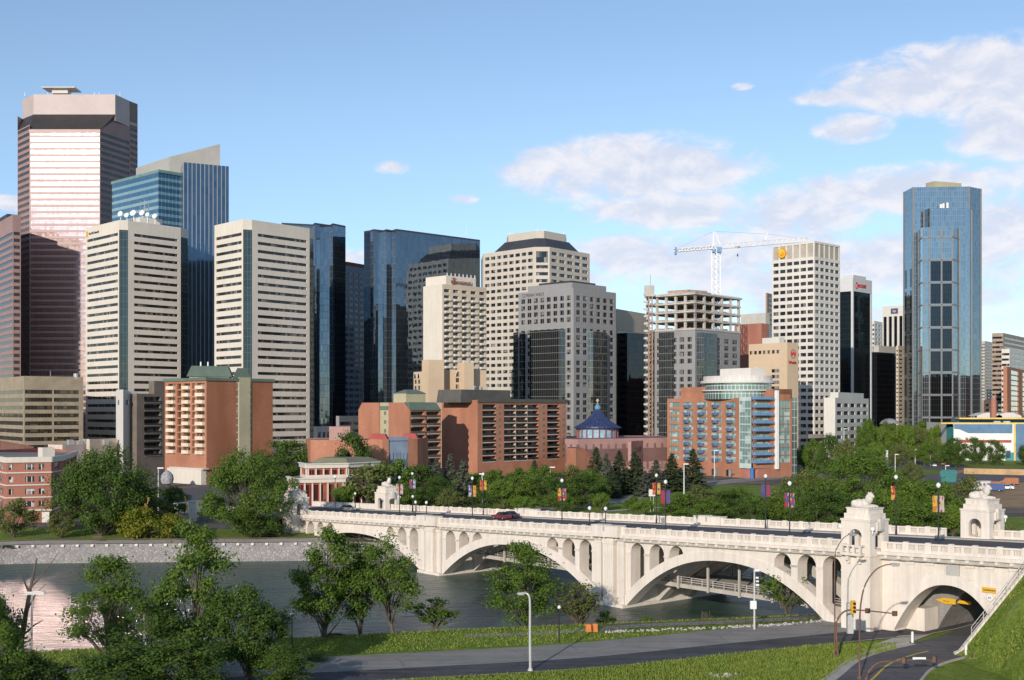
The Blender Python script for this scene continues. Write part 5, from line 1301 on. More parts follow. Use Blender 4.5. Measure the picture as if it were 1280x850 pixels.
m = MB(); m.quad((C_.x + n2.x * .5, C_.y + n2.y * .5, ze - .2), (R_.x + n2.x * .5, R_.y + n2.y * .5, ze - .2), (R_.x - n2.x * 3.2, R_.y - n2.y * 3.2, zt + .1), (C_.x - n2.x * 3.2, C_.y - n2.y * 3.2, zt + .1)); m.build('roof_slope', green_roof, b.root)
w_.wallq(R_, K_, Z0, ze); w_.wallq(K_, L_, Z0, ze); ins = inset([L_, C_, R_, K_], .1); b.part('roof', roof_grey).poly([(p.x, p.y, zt - .05) for p in ins]); b.part('roof', green_roof).frustum([tuple(L_), tuple(C_), tuple(R_), tuple(K_)], ze, [tuple(p) for p in ins], zt - .06, False)
m = MB(); q = P(505, 503, 456); pz = [(q.x - 4, q.y), (q.x + 1, q.y - 3), (q.x + 8, q.y + 3), (q.x + 3, q.y + 7)]; m.prism(pz, zt - 1, zat(492, 456)); m.build('penthouse', olive, b.root)
m = MB(); m.frustum([(x + (.4 if x > q.x else -.4), y) for x, y in pz], zat(492, 456), [(q.x + 0, q.y + 1), (q.x + 1, q.y), (q.x + 5, q.y + 3), (q.x + 4, q.y + 5)], zat(487, 456)); m.build('penthouse_roof', green_roof, b.root); b.done()
# peach arched block behind them
b = block('apartment_block', 'peach stucco block with arched window bays rising behind the brick blocks', 'apartment block', (517, 566, 608), 462, 560, 30, plain('peach stucco', (.66, .53, .38)))
L_, C_, R_, K_ = b.pts; pst = MATS['peach stucco']; Ll, Lr = lens(L_, C_), lens(C_, R_); rw = floors(Z0, b.z1, 3.0, .5, 2.0, 3.4)
b.facade(L_, C_, Z0, b.z1, [(.9, 3.3), (4.9, 7.3), (13.2, 15.6)], rw, pst, win_r, .3); b.facade(C_, R_, Z0, b.z1, [(1.6, 4.0), (5.2, 7.6)], rw, pst, win_r, .3)
d = (C_ - L_).normalized(); n = Vector((d.y, -d.x, 0))
for (a_, dd, nn, us_) in ((L_, d, n, (2.1, 6.1, 14.4)), (C_, (R_ - C_).normalized(), None, (2.8, 6.4))):
    nn = nn or Vector((dd.y, -dd.x, 0))
    for u in us_:                                    # arched glazed heads
        q = a_ + dd * u + nn * .15 + Vector((0, 0, b.z1 - 3.2)); m = MB(); arc = [q + dd * 1.35 * math.cos(t_) + Vector((0, 0, 2.6 * math.sin(t_))) for t_ in np.linspace(0, math.pi, 11)]
        m.poly(arc); m.build('arched_window', win_d, b.root)
        m = MB(); m.tube([p + nn * .06 for p in arc], .16, n=5); m.build('arch_trim', white_c, b.root)
m = MB(); q = P(541, 462, 556); m.box((q.x, q.y + 1, (Z0 + zat(450, 556)) / 2), d, n, (0, 0, 1), 7, 8, zat(450, 556) - Z0); q = P(582, 462, 562); m.box((q.x, q.y - .5, (Z0 + zat(453, 560)) / 2), d, n, (0, 0, 1), 7, 5, zat(453, 560) - Z0); m.build('stair_tower', pst, b.root); b.done()
# brick and cream balcony block with green mansard (left)
b = block('apartment_block', 'tall brick apartment block with cream balconies and green mansard roof', 'apartment block', (206, 258, 341), 474, 432, 48, brick_o)
L_, C_, R_, K_ = b.pts; Ll, Lr = lens(L_, C_), lens(C_, R_); d = (C_ - L_).normalized(); n = Vector((d.y, -d.x, 0)); fh = 2.62
rows = floors(Z0, b.z1, fh, .3, 2.0, 1.0, 9)
us = [(Ll * f0, Ll * f1) for f0, f1 in ((.08, .26), (.31, .40), (.46, .62), (.66, .73), (.78, .96))]
b.facade(L_, C_, Z0, b.z1, us, rows, brick_o, pane('warm balcony glass', (.05, .035, .03), (.3, .22, .15), 1.3, 2.4, .4), .9, win='balcony_door')
balc_row(b, L_ - n * .5, d, n, [us[0], us[2], us[4]], [Z0 + v0 - .1 for v0, v1 in rows], 1.5, 1.05, plain('cream balcony', (.72, .61, .45), .8))
d2 = (R_ - C_).normalized(); n2 = Vector((d2.y, -d2.x, 0)); w_ = b.part('wall', brick_r)
pos_u = [0, Lr * .44, Lr * .47, Lr * .64, Lr * .67, Lr]
for i, (u0, u1) in enumerate(zip(pos_u, pos_u[1:])):
    a_, c_ = C_ + d2 * u0, C_ + d2 * u1
    if i in (0, 4): b.part('wall', brick('rust brick', (.37, .155, .085))).wallq(a_, c_, Z0, b.z1)
    elif i == 2: m = MB(); m.wallq(a_ + n2 * .5, c_ + n2 * .5, Z0, b.z1 + 1); m.wallq(c_ + n2 * .5, c_, Z0, b.z1 + 1); m.wallq(a_, a_ + n2 * .5, Z0, b.z1 + 1); m.build('stair_tower', olive, b.root)
    else: b.facade(a_, c_, Z0, b.z1, [(.1, u1 - u0 - .1)], rows, cream2, win_d, .3)
m = MB(); rg = [p + (p - (L_ + R_) / 2).normalized() * .7 for p in (L_, C_, R_, K_)]; m.prism([tuple(p) for p in rg], b.z1 - .5, b.z1 + .6, True); m.build('roof_edge', green_roof, b.root)
def mansard(px0, px1, yb, yt, D_, dep, k=.3):
    a_, c_ = P(px0, 0, D_), P(px1, 0, D_ + 6); a_.z = c_.z = 0; bk = Vector((-2, dep, 0)); pz = [a_, c_, c_ + bk, a_ + bk]
    m = MB(); m.prism([tuple(p) for p in inset(pz, .12)], b.z1, zat(yb, D_)); m.build('penthouse', cream2, b.root)
    m = MB(); m.frustum([tuple(p) for p in pz], zat(yb, D_) - .6, [tuple(p) for p in inset(pz, k)], zat(yt, D_)); m.build('mansard_roof', green_roof, b.root)
mansard(233, 290, 468.5, 457, 440, 12, .2); mansard(291, 314, 471, 459.5, 446, 8, .5)
m = MB()
for px in (251, 260): q = P(px, 457, 446); m.tube([(q.x, q.y, q.z - 1), (q.x, q.y, q.z + 1.4)], .28, n=8)
split(m, 'roof_vent', white_paint, b.root)
m = MB(); m.wallq(L_ + n * 2.2 + d * 5, C_ + n * 2.2, Z0, Z0 + 5.6); m.wallq(C_ + n * 2.2, C_, Z0, Z0 + 5.6); q = lerp(L_, C_, .65) + n * 1.1; m.box((q.x, q.y, Z0 + 5.8), d, n, (0, 0, 1), Ll * .8, 2.6, .4); m.build('entrance_podium', cream, b.root); b.done()
# dark balcony block with white fin
b = block('apartment_block', 'dark brown balcony block with a tall white fin wall at its left end', 'apartment block', (163, 171, 212), 492, 500, 55, plain('brown ribbed concrete', (.17, .14, .115), .85))
L_, C_, R_, K_ = b.pts; Lr = lens(C_, R_); d = (R_ - C_).normalized(); n = Vector((d.y, -d.x, 0)); brc = MATS['brown ribbed concrete']; b.part('wall', brc).wallq(L_, C_, Z0, b.z1)
rows = floors(Z0, b.z1, 3.2, .3, 2.5, .8, 5); b.facade(C_, R_, Z0, b.z1, [(Lr * .22, Lr * .72)], rows, brc, dark_open, 1.6, win='balcony_door')
balc_row(b, C_ - n * 1.2, d, n, [(Lr * .23, Lr * .71)], [Z0 + v0 - .1 for v0, v1 in rows], 1.5, .8, plain('grey balcony slab', (.30, .28, .25)), railb)
m = MB(); f0, f1 = P(145, 0, 506), P(163, 0, 503); f0.z = f1.z = 0; bk = Vector((2, 9, 0)); zf_ = zat(487, 498)
fm = P(154, 0, 496); fm.z = 0; m.prism([tuple(f0), tuple(fm), tuple(f1), tuple(f1 + bk), tuple(f0 + bk)], Z0, 0, z1s=[zf_, zf_, zat(492, 500), zat(492, 500), zf_]); m.build('fin_wall', white_c, b.root)
q = lerp(fm, f1, .5) + Vector((.1, -.25, 0)); m = MB(); disc(m, q + Vector((0, 0, zat(503, 500))), (f1 - f0).normalized(), Vector((.3, -.95, 0)), 1.1, .15, 14); m.build('emblem', plain('blue grey sign', (.08, .1, .2), .5), b.root)
q = lerp(f0, fm, .4) + Vector((0, -.3, 0)); m = MB(); m.box((q.x, q.y, zat(503, 498)), (1, 0, 0), (0, 1, 0), (0, 0, 1), .6, .2, 2.0); m.build('vent', dark_metal, b.root)
b.part('penthouse', brc).prism([tuple(p) for p in inset([lerp(C_, R_, .5), R_, K_, lerp(L_, K_, .5)], .15)], b.z1 - 1, b.z1 + 5.5); b.done()
# brown office block, far left
b = block('office_block', 'brown glass and concrete office block in front of the pink tower', 'office building', (-60, 30, 104), 470, 560, 36, plain('tan concrete', (.33, .27, .19), .85))
L_, C_, R_, K_ = b.pts; tan = MATS['tan concrete']; tw_ = pane('bronze window', (.03, .024, .018), (.12, .09, .06), 1.5, 3.6, .3, (.1, .08, .06), .12)
for a_, c_ in ((L_, C_), (C_, R_)): L = lens(a_, c_); b.facade(a_, c_, Z0, b.z1, [(.5, L * .47), (L * .5, L - 2.0)], floors(Z0, b.z1, 3.7, .9, 1.9, 5.5), tan, tw_, .3, win='window_band')
m = MB(); q = P(95, 469, 575); m.tube([(q.x, q.y, b.z1 - 1), (q.x, q.y, b.z1 + 1.6)], 1.2, n=10); q = P(63, 469, 575); m.tube([(q.x, q.y, b.z1 - 1), (q.x, q.y, b.z1 + 3)], .12, n=5); split(m, 'roof_unit', steel, b.root); b.done()
# low buildings along the street, left
b = simple('commercial_building', 'low pale pink building with roof clutter between the brown block and the white fin', (60, 78, 148), 556, 480, 60, plain('pale pink stucco', (.62, .5, .45), .85), 0, 0, cat='building'); L_, C_, R_, K_ = b.pts
m = MB()
for k, (px, py) in enumerate(((88, 553), (100, 554), (108, 552), (118, 555), (132, 553))): q = P(px, py, 490 + k); m.box(q, bu, bv, (0, 0, 1), 2.5, 2, 2.2)
split(m, 'roof_unit', steel, b.root); b.done()
b = simple('commercial_building', 'small beige block at the foot of the white fin wall', (108, 112, 146), 549, 488, 60, cream2, 0, 0, cat='building'); b.done()
b = simple('commercial_building', 'long dark red building low behind the banded brick corner block', (-50, 30, 42), 558, 400, 30, brick_d, 0, 0, cat='building'); b.done()
b = Bld('brick_building', 'four storey red brick corner building with cream bands and chamfered corner', 'building', P(8, 0, 285) * 1); b.root.location.z = Z0
ps = [P(-40, 0, 330), P(8, 0, 284), P(64, 0, 288), P(78, 0, 297), P(96, 0, 330)]; ps = [Vector((p.x, p.y, 0)) for p in ps]; zt = zat(572, 286); b.z1 = zt
fl = [Z0 + 3.2 + k * 2.95 for k in range(4)]
for i, (a_, c_) in enumerate(zip(ps, ps[1:])):
    L = lens(a_, c_); us = [(L * .05, L * .15), (L * .42, L * .62), (L * .72, L * .84)] if i == 1 else ([(L * .3, L * .7)] if i == 2 else spread(L, 4, .35))
    b.facade(a_, c_, Z0, zt, us, [(z - Z0 + .75, z - Z0 + 2.1) for z in fl], brick_r, pane('white framed window', (.04, .045, .05), (.6, .58, .55), 1.1, 1.4, .5, (.75, .72, .7), .16), .2)
    dd = (c_ - a_).normalized(); nn = Vector((dd.y, -dd.x, 0)); m = MB(); q = (a_ + c_) / 2 + nn * .12
    for z in fl[1:]: m.box((q.x, q.y, z + .05), dd, nn, (0, 0, 1), L + .2, .3, .28)
    m.box((q.x, q.y, zt - .5), dd, nn, (0, 0, 1), L + .2, .5, 1.3); m.box((q.x, q.y, fl[0] - .1), dd, nn, (0, 0, 1), L + .2, .4, .45); m.build('cornice', cream, b.root)
b.part('wall', brick_r).wallq(ps[-1], ps[0] + Vector((10, 30, 0)), Z0, zt); b.part('wall', brick_r).wallq(ps[0] + Vector((10, 30, 0)), ps[0], Z0, zt)
b.part('roof', roof_grey).poly([(p.x, p.y, zt - .3) for p in ps])
m = MB(); q = P(58, 566, 296); m.box((q.x, q.y, zt + .8), bu, bv, (0, 0, 1), 3.2, 3, 2.6); m.build('penthouse', cream, b.root)
m = MB(); q = lerp(ps[1], ps[2], .84) + Vector((0, -.1, 0)); m.box((q.x, q.y, Z0 + 1.3), (1, 0, 0), (0, 1, 0), (0, 0, 1), 2.6, .2, 2.6); m.build('garage_door', white_c, b.root); b.done()
# brick block with blue glass front and red roofs
b = Bld('brick_building', 'low brick building with blue glass front and small red roofs', 'building', P(462, 0, 396) * 1); b.root.location.z = Z0
qs = [(388, 400), (461, 394), (478, 392), (486, 393), (510, 397), (522, 400)]
v_ = [Vector((P(px, 0, D_).x, D_, 0)) for px, D_ in qs]; z_l, z_r = zat(550, 398), zat(549, 394)
w_ = b.part('wall', brick_o); w_.wallq(v_[0], v_[1], Z0, z_l); w_.wallq(v_[1], v_[2], Z0, z_r); b.part('wall', brick_o).wallq(v_[2], v_[3], Z0, z_r); w_.wallq(v_[4], v_[5], Z0, z_r)
bk = [v_[5] + Vector((2, 22, 0)), v_[0] + Vector((-6, 26, 0))]; w_.wallq(v_[5], bk[0], Z0, z_r); w_.wallq(bk[1], v_[0], Z0, z_l); w_.wallq(bk[0], bk[1], Z0, z_l)
b.part('roof', roof_grey).poly([(p.x, p.y, z_l - .15) for p in v_ + bk])
bg_ = plain('blue grey cladding', (.22, .27, .36), .5); L = lens(v_[3], v_[4])
b.facade(v_[3] + Vector((0, .5, 0)), v_[4] + Vector((0, .5, 0)), Z0, z_r + .8, spread(L, 5, .7, .4), [(z_r - Z0 - 6.8, z_r - Z0 - 4.6), (z_r - Z0 - 11, z_r - Z0 - 9)], bg_, win_r, .2)
for (px0, px1, D_) in ((460, 484, 394), (500, 522, 400)):
    a_, c_ = P(px0, 0, D_), P(px1, 0, D_); a_.z = c_.z = 0; m = MB(); pz = [a_ + Vector((0, -.3, 0)), c_ + Vector((0, -.3, 0)), c_ + Vector((0, 7, 0)), a_ + Vector((0, 7, 0))]; m.frustum([tuple(p) for p in pz], z_r, [tuple(p) for p in inset(pz, .3)], z_r + 1.7); m.build('red_roof', plain('red metal roof', (.42, .09, .075), .5), b.root)
m = MB(); q = P(425, 541, 404); m.box((q.x, q.y + 2, q.z - 1.2), (1, 0, 0), (0, 1, 0), (0, 0, 1), 7, 6, 6.6); m.build('lift_tower', pink_w, b.root); b.done()
simple('office_block', 'small grey block with panel windows low between the right cream twin and the brick building', (392, 396, 414), 533, 520, 60, pale_grey, 0, 3, 4, win_r, .6, 2.4, cat='building').done()
# two storey restaurant with cream cornices
b = Bld('restaurant', 'two storey red restaurant with stepped cream cornices and green roof', 'restaurant', P(400, 0, 322) * 1); b.root.location.z = Z0
red_w = plain('red stucco', (.46, .13, .085), .8, .08, .2)
def tier(pxs, Ds, zb_, zt_, ncol):
    pp = [Vector((P(px, 0, D_).x, D_, 0)) for px, D_ in zip(pxs, Ds)]
    for a_, c_, k in zip(pp, pp[1:], ncol):
        L = lens(a_, c_); b.facade(a_, c_, zb_, zt_ - .9, spread(L, k, .62, .3), [(.9, zt_ - zb_ - 1.6)], red_w, pane('dark red window', (.06, .02, .018), (.3, .12, .08), 1.2, 2, .3, (.4, .12, .08), .1), .3)
        dd = (c_ - a_).normalized(); nn = Vector((dd.y, -dd.x, 0)); m = MB(); q = (a_ + c_) / 2
        for (z, h_, o_) in ((zt_ - .55, 1.1, .7), (zt_ + .05, .3, 1.0), (zb_ + .4, .9, .4)): m.box((q.x + nn.x * o_ / 2, q.y + nn.y * o_ / 2, z), dd, nn, (0, 0, 1), L + o_, o_, h_)
        m.build('cornice', cream, b.root); m = MB()
        for i in range(k + 1): q = a_ + dd * (.25 + (L - .5) * i / k) + nn * .2; m.box((q.x, q.y, (zb_ + zt_) / 2), dd, nn, (0, 0, 1), .32, .35, zt_ - zb_ - 1)
        split(m, 'column', cream, b.root)
    bk = [pp[-1] + Vector((0, 14, 0)), pp[0] + Vector((2, 14, 0))]; b.part('wall', red_w).wallq(pp[-1], bk[0], zb_, zt_); b.part('roof', roof_grey).poly([(p.x, p.y, zt_ - .1) for p in pp + bk]); return pp
tier((362, 370, 430, 452), (328, 318, 322, 330), Z0, zat(598, 320), (1, 6, 2)); pp = tier((377, 384, 434, 472), (330, 321, 325, 334), zat(598, 321), zat(580, 322), (1, 5, 3))
m = MB(); pz = [pp[0] + Vector((2, 2, 0)), pp[2] + Vector((0, 2, 0)), pp[3] + Vector((0, 8, 0)), pp[0] + Vector((4, 12, 0))]; m.frustum([tuple(p) for p in pz], zat(580, 324), [tuple(p) for p in inset(pz, .3)], zat(573.5, 326)); m.build('roof_slope', plain('olive metal roof', (.22, .21, .13), .6), b.root); b.done()
# cultural centre with a blue tiled round roof
c0 = P(747, 0, 525); c0.z = 0; b = Bld('cultural_centre', 'round blue tiled pagoda roof on a low pink building', 'cultural centre', Vector((c0.x, c0.y, Z0)))
blue_t = plain('blue glazed tile', (.035, .05, .125), .4, .35, .7, spec=.5); zt = zat(535, 525); za = zat(510.5, 525); r0 = 30 / F * 525
m = MB(); prof = [(r0, 0), (r0 * .78, 1.3), (r0 * .55, 2.8), (r0 * .36, 4.6), (r0 * .2, 6.6), (r0 * .09, za - zt)]; m.lathe((c0.x, c0.y, zt), prof, 28); m.lathe((c0.x, c0.y, zt), [(r0 * .7, -.5), (r0, 0)], 28); m.build('pagoda_roof', blue_t, b.root, smooth=True)
m = MB()
for k in range(28):
    t_ = 2 * math.pi * k / 28; m.tube([(c0.x + r * math.cos(t_), c0.y + r * math.sin(t_), zt + z + .06) for r, z in prof], .14, .08, 4)
split(m, 'roof_ridge', plain('dark blue ridge', (.035, .05, .13), .4), b.root)
m = MB(); m.lathe((c0.x, c0.y, za), [(1.2, -.6), (1.5, .4), (1.0, 1.3), (.5, 1.8), (.35, 2.6)], 14); m.build('finial_base', plain('teal tile', (.12, .25, .33), .4), b.root, smooth=True)
m = MB(); m.lathe((c0.x, c0.y, za + 2.6), [(.01, -.1), (.5, .3), (.75, .8), (.5, 1.3), (.01, 1.7)], 14); m.build('finial', plain('gold finial', (.5, .38, .2), .4), b.root, smooth=True)
zd0 = zat(549, 525)
m = MB(); m.lathe((c0.x, c0.y, zd0 - 1), [(r0 * .80, 0), (r0 * .80, zt - zd0 + .8)], 28); m.build('drum', plain('pale blue drum', (.28, .42, .52), .6, .2, .6), b.root)
m = MB()
for k in range(20): t_ = 2 * math.pi * k / 20; m.tube([(c0.x + r0 * .86 * math.cos(t_), c0.y + r0 * .86 * math.sin(t_), zd0 - 1), (c0.x + r0 * .86 * math.cos(t_), c0.y + r0 * .86 * math.sin(t_), zt - .2)], .22, n=6)
split(m, 'column', plain('red column', (.3, .08, .07), .5), b.root)
pp = [Vector((P(px, 0, D_).x, D_, 0)) for px, D_ in ((706, 498), (722, 490), (780, 505), (838, 520))]; bk = [pp[-1] + Vector((0, 40, 0)), pp[0] + Vector((0, 50, 0))]
zl_ = zat(548, 505)
for a_, c_, k in zip(pp, pp[1:], (2, 6, 6)): b.facade(a_, c_, Z0, zl_, spread(lens(a_, c_), k, .7, .5), [(zl_ - Z0 - 4.2, zl_ - Z0 - 2.2), (2, 5)], pink_w, pane('plum window', (.08, .05, .06), (.3, .25, .26), 2, 2.4, .3), .3)
b.part('wall', pink_w).wallq(pp[-1], bk[0], Z0, zl_); b.part('wall', pink_w).wallq(bk[0], bk[1], Z0, zl_); b.part('roof', plain('plum roof', (.2, .12, .13), .7)).poly([(p.x, p.y, zl_ - .2) for p in pp + bk])
m = MB(); pz = [Vector((P(px, 0, D_).x, D_, 0)) for px, D_ in ((722, 492), (772, 504), (772, 514), (726, 506))]; m.frustum([tuple(p) for p in pz], zl_ - 3.4, [tuple(p) for p in inset(pz, .2)], zl_ + .2); m.build('roof_slope', MATS['plum roof'], b.root); b.done()
b = Bld('brick_building', 'orange brick wedge-roofed annex right of the wide brick apartment block', 'building', P(708, 0, 478) * 1); b.root.location.z = Z0
pp = [Vector((P(px, 0, D_).x, D_, 0)) for px, D_ in ((708, 480), (720, 474), (762, 490))]; zt = zat(560, 478); w_ = b.part('wall', brick_o); w_.wallq(pp[0], pp[1], Z0, zt)
w_.poly([(pp[1].x, pp[1].y, Z0), (pp[2].x, pp[2].y, Z0), (pp[2].x, pp[2].y, Z0 + 1), (pp[1].x + 3, pp[1].y + 1.2, zt), (pp[1].x, pp[1].y, zt)]); bk = [pp[2] + Vector((0, 12, 0)), pp[0] + Vector((2, 14, 0))]
m = MB(); m.quad((pp[1].x + 3, pp[1].y + 1.2, zt), (pp[2].x, pp[2].y, Z0 + 1), (bk[0].x, bk[0].y, Z0 + 1), (bk[1].x + 3, bk[1].y, zt)); m.build('roof_slope', plain('plum roof', (.2, .12, .13)), b.root); b.part('roof', MATS['plum roof']).poly([(pp[0].x, pp[0].y, zt), (pp[1].x, pp[1].y, zt), (pp[1].x + 3, pp[1].y + 1.2, zt), (bk[1].x + 3, bk[1].y, zt), (bk[1].x, bk[1].y, zt)]); w_.wallq(bk[1], pp[0], Z0, zt); b.done()
b = simple('parking_structure', 'long pink walkway building between the pagoda and the brick and glass condominium', (785, 789, 846), 552, 492, 70, pink_w, 0, 5, 5, pane('plum window', (.08, .05, .06)), .8, 2.2, 1.2, cat='building'); b.done()
# brick and glass condominium
b = block('condominium', 'brick and green glass condominium with blue balconies and a round white penthouse', 'apartment block', (834, 941, 990), 497, 470, 33, brick_o)
L_, C_, R_, K_ = b.pts; Ll, Lr = lens(L_, C_), lens(C_, R_); d = (C_ - L_).normalized(); n = Vector((d.y, -d.x, 0)); d2 = (R_ - C_).normalized(); n2 = Vector((d2.y, -d2.x, 0))
def ul(px): return (ext(L_, d, px) - L_).length
def ur(px): return (ext(C_, d2, px) - C_).length
gl = pane('sea green window', (.22, .33, .32), (.55, .68, .65), 1.5, 3.1, .55, (.62, .62, .58), .13, metal=.25, spec=.6)
fh = 3.12; rows = floors(Z0, b.z1, fh, .55, 2.1, 1.1, 3.2)
us = [(ul(836.5), ul(849))] + [(ul(x0), ul(x0 + 13.5)) for x0 in (853, 870.5, 888.5, 906.5)]
cut = ul(926)
Cl = L_ + d * cut
b.facade(L_, Cl, Z0, b.z1, [u for u in us if u[1] < cut], rows, brick_o, gl, .4)
blue_b = plain('blue balcony', (.16, .27, .44), .5, .1, .4)
for z in [Z0 + v0 - .1 for v0, v1 in rows]:
    for (u0, u1) in us[1:]:
        m = MB(); c = L_ + d * ((u0 + u1) / 2 - .3); w_ = (u1 - u0) * .55
        arc = [c + d * (w_ / 2) * math.cos(t_) + n * 1.5 * math.sin(t_) for t_ in np.linspace(math.pi, 0, 9)]
        m.poly([(p.x, p.y, z) for p in arc]); m.poly([(p.x, p.y, z - .2) for p in reversed(arc)])
        for p, q in zip(arc, arc[1:]): m.wallq(p, q, z - .2, z + 1.0); m.quad((q.x, q.y, z - .2), (p.x, p.y, z - .2), (p.x, p.y, z + 1.0), (q.x, q.y, z + 1.0))
        m.build('round_balcony', blue_b, b.root)
gf = plain('pale green frame', (.50, .58, .54), .6)
b.facade(Cl + n * .8, C_ + n * .8, Z0 + 4, b.z1 + .3, [(.2, lens(Cl, C_) - .2)], [(v0 - 4 - .35, v1 - 4 + .3) for v0, v1 in rows if v0 > 4.3], gf, gl, .15)
b.part('wall', gf).wallq(Cl, Cl + n * .8, Z0 + 4, b.z1 + .3)
ub0, ub1 = ur(944), ur(964)
b.facade(C_, C_ + d2 * ub1, Z0 + 4, b.z1, [(.2, ub1 - .3)], [(v0 - 4, v1 - 4) for v0, v1 in rows if v0 > 4.3], brick_o, gl, .8)
balc_row(b, C_ - n2 * .6, d2, n2, [(.1, ub1 - .2)], [Z0 + v0 - .1 for v0, v1 in rows] + [b.z1 - .6], 2.3, .95, blue_b)
ue = ur(971)
m = MB(); q = C_ + d2 * ur(969.5) + n2 * .5; m.box((q.x, q.y, (Z0 + 3.5 + zat(488, q.y)) / 2), d2, n2, (0, 0, 1), 1.2, 1.6, zat(488, q.y) - Z0 - 3.5); m.build('white_fin', white_paint, b.root)
zr_ = zat(486.5, R_.y)
a_, c_ = C_ + d2 * ur(964), C_ + d2 * ur(967); b.part('wall', brick_o).wallq(a_, c_, Z0, zr_)
a_ = c_; c_ = C_ + d2 * ur(988) if ur(988) < Lr else R_; b.facade(a_, R_, Z0, zr_, [(.5, lens(a_, R_) - 1.0)], [(v0 - .3, v1 + .35) for v0, v1 in rows] + [(rows[-1][0] + fh, rows[-1][1] + fh - .2)], brick_o, gl, .2)
b.part('wall', brick_o).wallq(R_, K_, b.z1, zr_)
m = MB(); pz = [a_ + Vector((0, 0, 0)), R_, R_ - n2 * 9, a_ - n2 * 9]; m.prism([tuple(p) for p in pz], b.z1 - .5, zr_); m.build('corner_block', brick_o, b.root)
# upper storeys
m = MB(); pz = [L_ + d * ul(851), L_ + d * ul(888), L_ + d * ul(888) - n * 10, L_ + d * ul(851) - n * 10]; pz = [p - n * .01 for p in pz]; b.facade(pz[0], pz[1], b.z1, zat(482.5, 475), [(2, 8), (9.5, 14.5)], [(1.0, 2.9)], brick_o, win_d, 1.0, part='attic_wall'); m.prism([tuple(p) for p in inset(pz, .02)], b.z1 - .5, zat(482.5, 475) - .05); m.build('attic', brick_o, b.root)
lowm = MB(); pz = [L_ + d * ul(889) - n * 2.5, L_ + d * ul(958) - n * 2.5 + n2 * 0, R_ - n * 4 - d2 * 6, K_ - d * 0, L_ + d * ul(889) - n * 12]
gl2 = curtain('penthouse glass', (.20, .30, .30), 1.6, 3.2, (.62, .64, .6), .18, metal=.6, rough=.08)
cp_ = P(922, 0, 492); cp_.z = 0
def ov(rx, ry, z0_, z1_, m_, name, kk=40):
    m = MB(); e = [Vector((cp_.x + (d.x * rx * math.cos(t_)) + (-n.x * ry * math.sin(t_)), cp_.y + d.y * rx * math.cos(t_) - n.y * ry * math.sin(t_), 0)) for t_ in np.linspace(0, 2 * math.pi, kk + 1)[:-1]]
    area = sum(e[i].x * e[(i + 1) % kk].y - e[(i + 1) % kk].x * e[i].y for i in range(kk)); e = e if area > 0 else e[::-1]
    m.prism([tuple(p) for p in e], z0_, z1_); m.build(name, m_, b.root)
ov(14.5, 13, b.z1 - .5, zat(488.5, 480), gl2, 'upper_glazing'); ov(15.6, 14, zat(488.5, 480), zat(487, 480), white_c, 'canopy'); ov(14.6, 12.6, zat(487, 480), zat(478.5, 480), gl2, 'penthouse_glazing')
ov(16.2, 14.2, zat(478.5, 480), zat(475.5, 480), white_c, 'roof_disc'); ov(15.0, 13, zat(475.5, 480), zat(469.5, 480), plain('ribbed white screen', (.62, .58, .55), .7, .1, 1.2, streak=.7), 'roof_screen')
m = MB(); q = P(928, 468, 494); m.box((q.x, q.y, zat(466.5, 490)), d, n, (0, 0, 1), 18, 8, 4); q = P(945, 466, 490); m.tube([(q.x, q.y, q.z - 2), (q.x, q.y, q.z + 2.2)], .5, n=8); m.build('plant_room', white_c, b.root)
m = MB(); q = C_ + n2 * 1.6 - d * 1.4 + n * .6; m.tube([(q.x, q.y, Z0), (q.x, q.y, Z0 + 4.2)], .8, n=14); m.build('corner_column', plain('blue column', (.05, .17, .42), .5), b.root)
m = MB(); m.wallq(Cl, C_ - d * 2.5, Z0, Z0 + 4); m.wallq(C_ - d * 2.5, C_ + d2 * 3 - n2 * .5, Z0, Z0 + 4); m.wallq(C_ + d2 * 3 - n2 * .5, C_ + d2 * ub1, Z0, Z0 + 4); m.build('ground_floor', brick_r, b.root)
m = MB()
for px in (857, 874, 892, 910): q = L_ + d * ul(px + 2) + n * .06; m.box((q.x, q.y, Z0 + 1.7), d, n, (0, 0, 1), 4.0, .1, 2.7)
split(m, 'shopfront', win_r, b.root)
m = MB(); m.prism([tuple(R_ + n2 * -.4), tuple(R_ + d2 * 3.2 - n2 * .4), tuple(R_ + d2 * 3.2 - n2 * 10), tuple(R_ - n2 * 10)], Z0, zat(497, R_.y)); m.build('glass_return', gl2, b.root); b.done()
# market hall
b = Bld('market_hall', 'white and blue market hall with yellow edges and a red stripe', 'market', P(1200, 0, 640) * 1); b.root.location.z = Z0
pp = [Vector((P(px, 0, D_).x, D_, 0)) for px, D_ in ((1183, 650), (1192, 640), (1268, 636), (1340, 632))]; zt = zat(529, 640); bk = [pp[3] + Vector((10, 60, 0)), pp[0] + Vector((10, 60, 0))]
whp = plain('white hall panel', (.76, .72, .68), .7, .04, .1); teal_p = plain('teal panel', (.06, .27, .29), .6); blu_p = plain('slate blue panel', (.11, .20, .31), .6); yel_p = plain('yellow trim', (.72, .53, .14), .6); red_p = plain('red trim', (.40, .08, .06), .6)
m = MB(); m.wallq(pp[0], pp[1], Z0, zt - 2); m.build('end_wall', teal_p, b.root)
w_ = b.part('wall', whp); w_.wallq(pp[1], pp[2], Z0, zt); w_.wallq(pp[3], bk[0], Z0, zt); w_.wallq(bk[1], pp[0], Z0, zt)
m = MB(); m.wallq(pp[2], pp[3], Z0, zt); m.build('side_panel', blu_p, b.root)
d = (pp[2] - pp[1]).normalized(); n = Vector((d.y, -d.x, 0)); L = lens(pp[1], pp[2])
m = MB(); a_ = pp[1] + n * .12
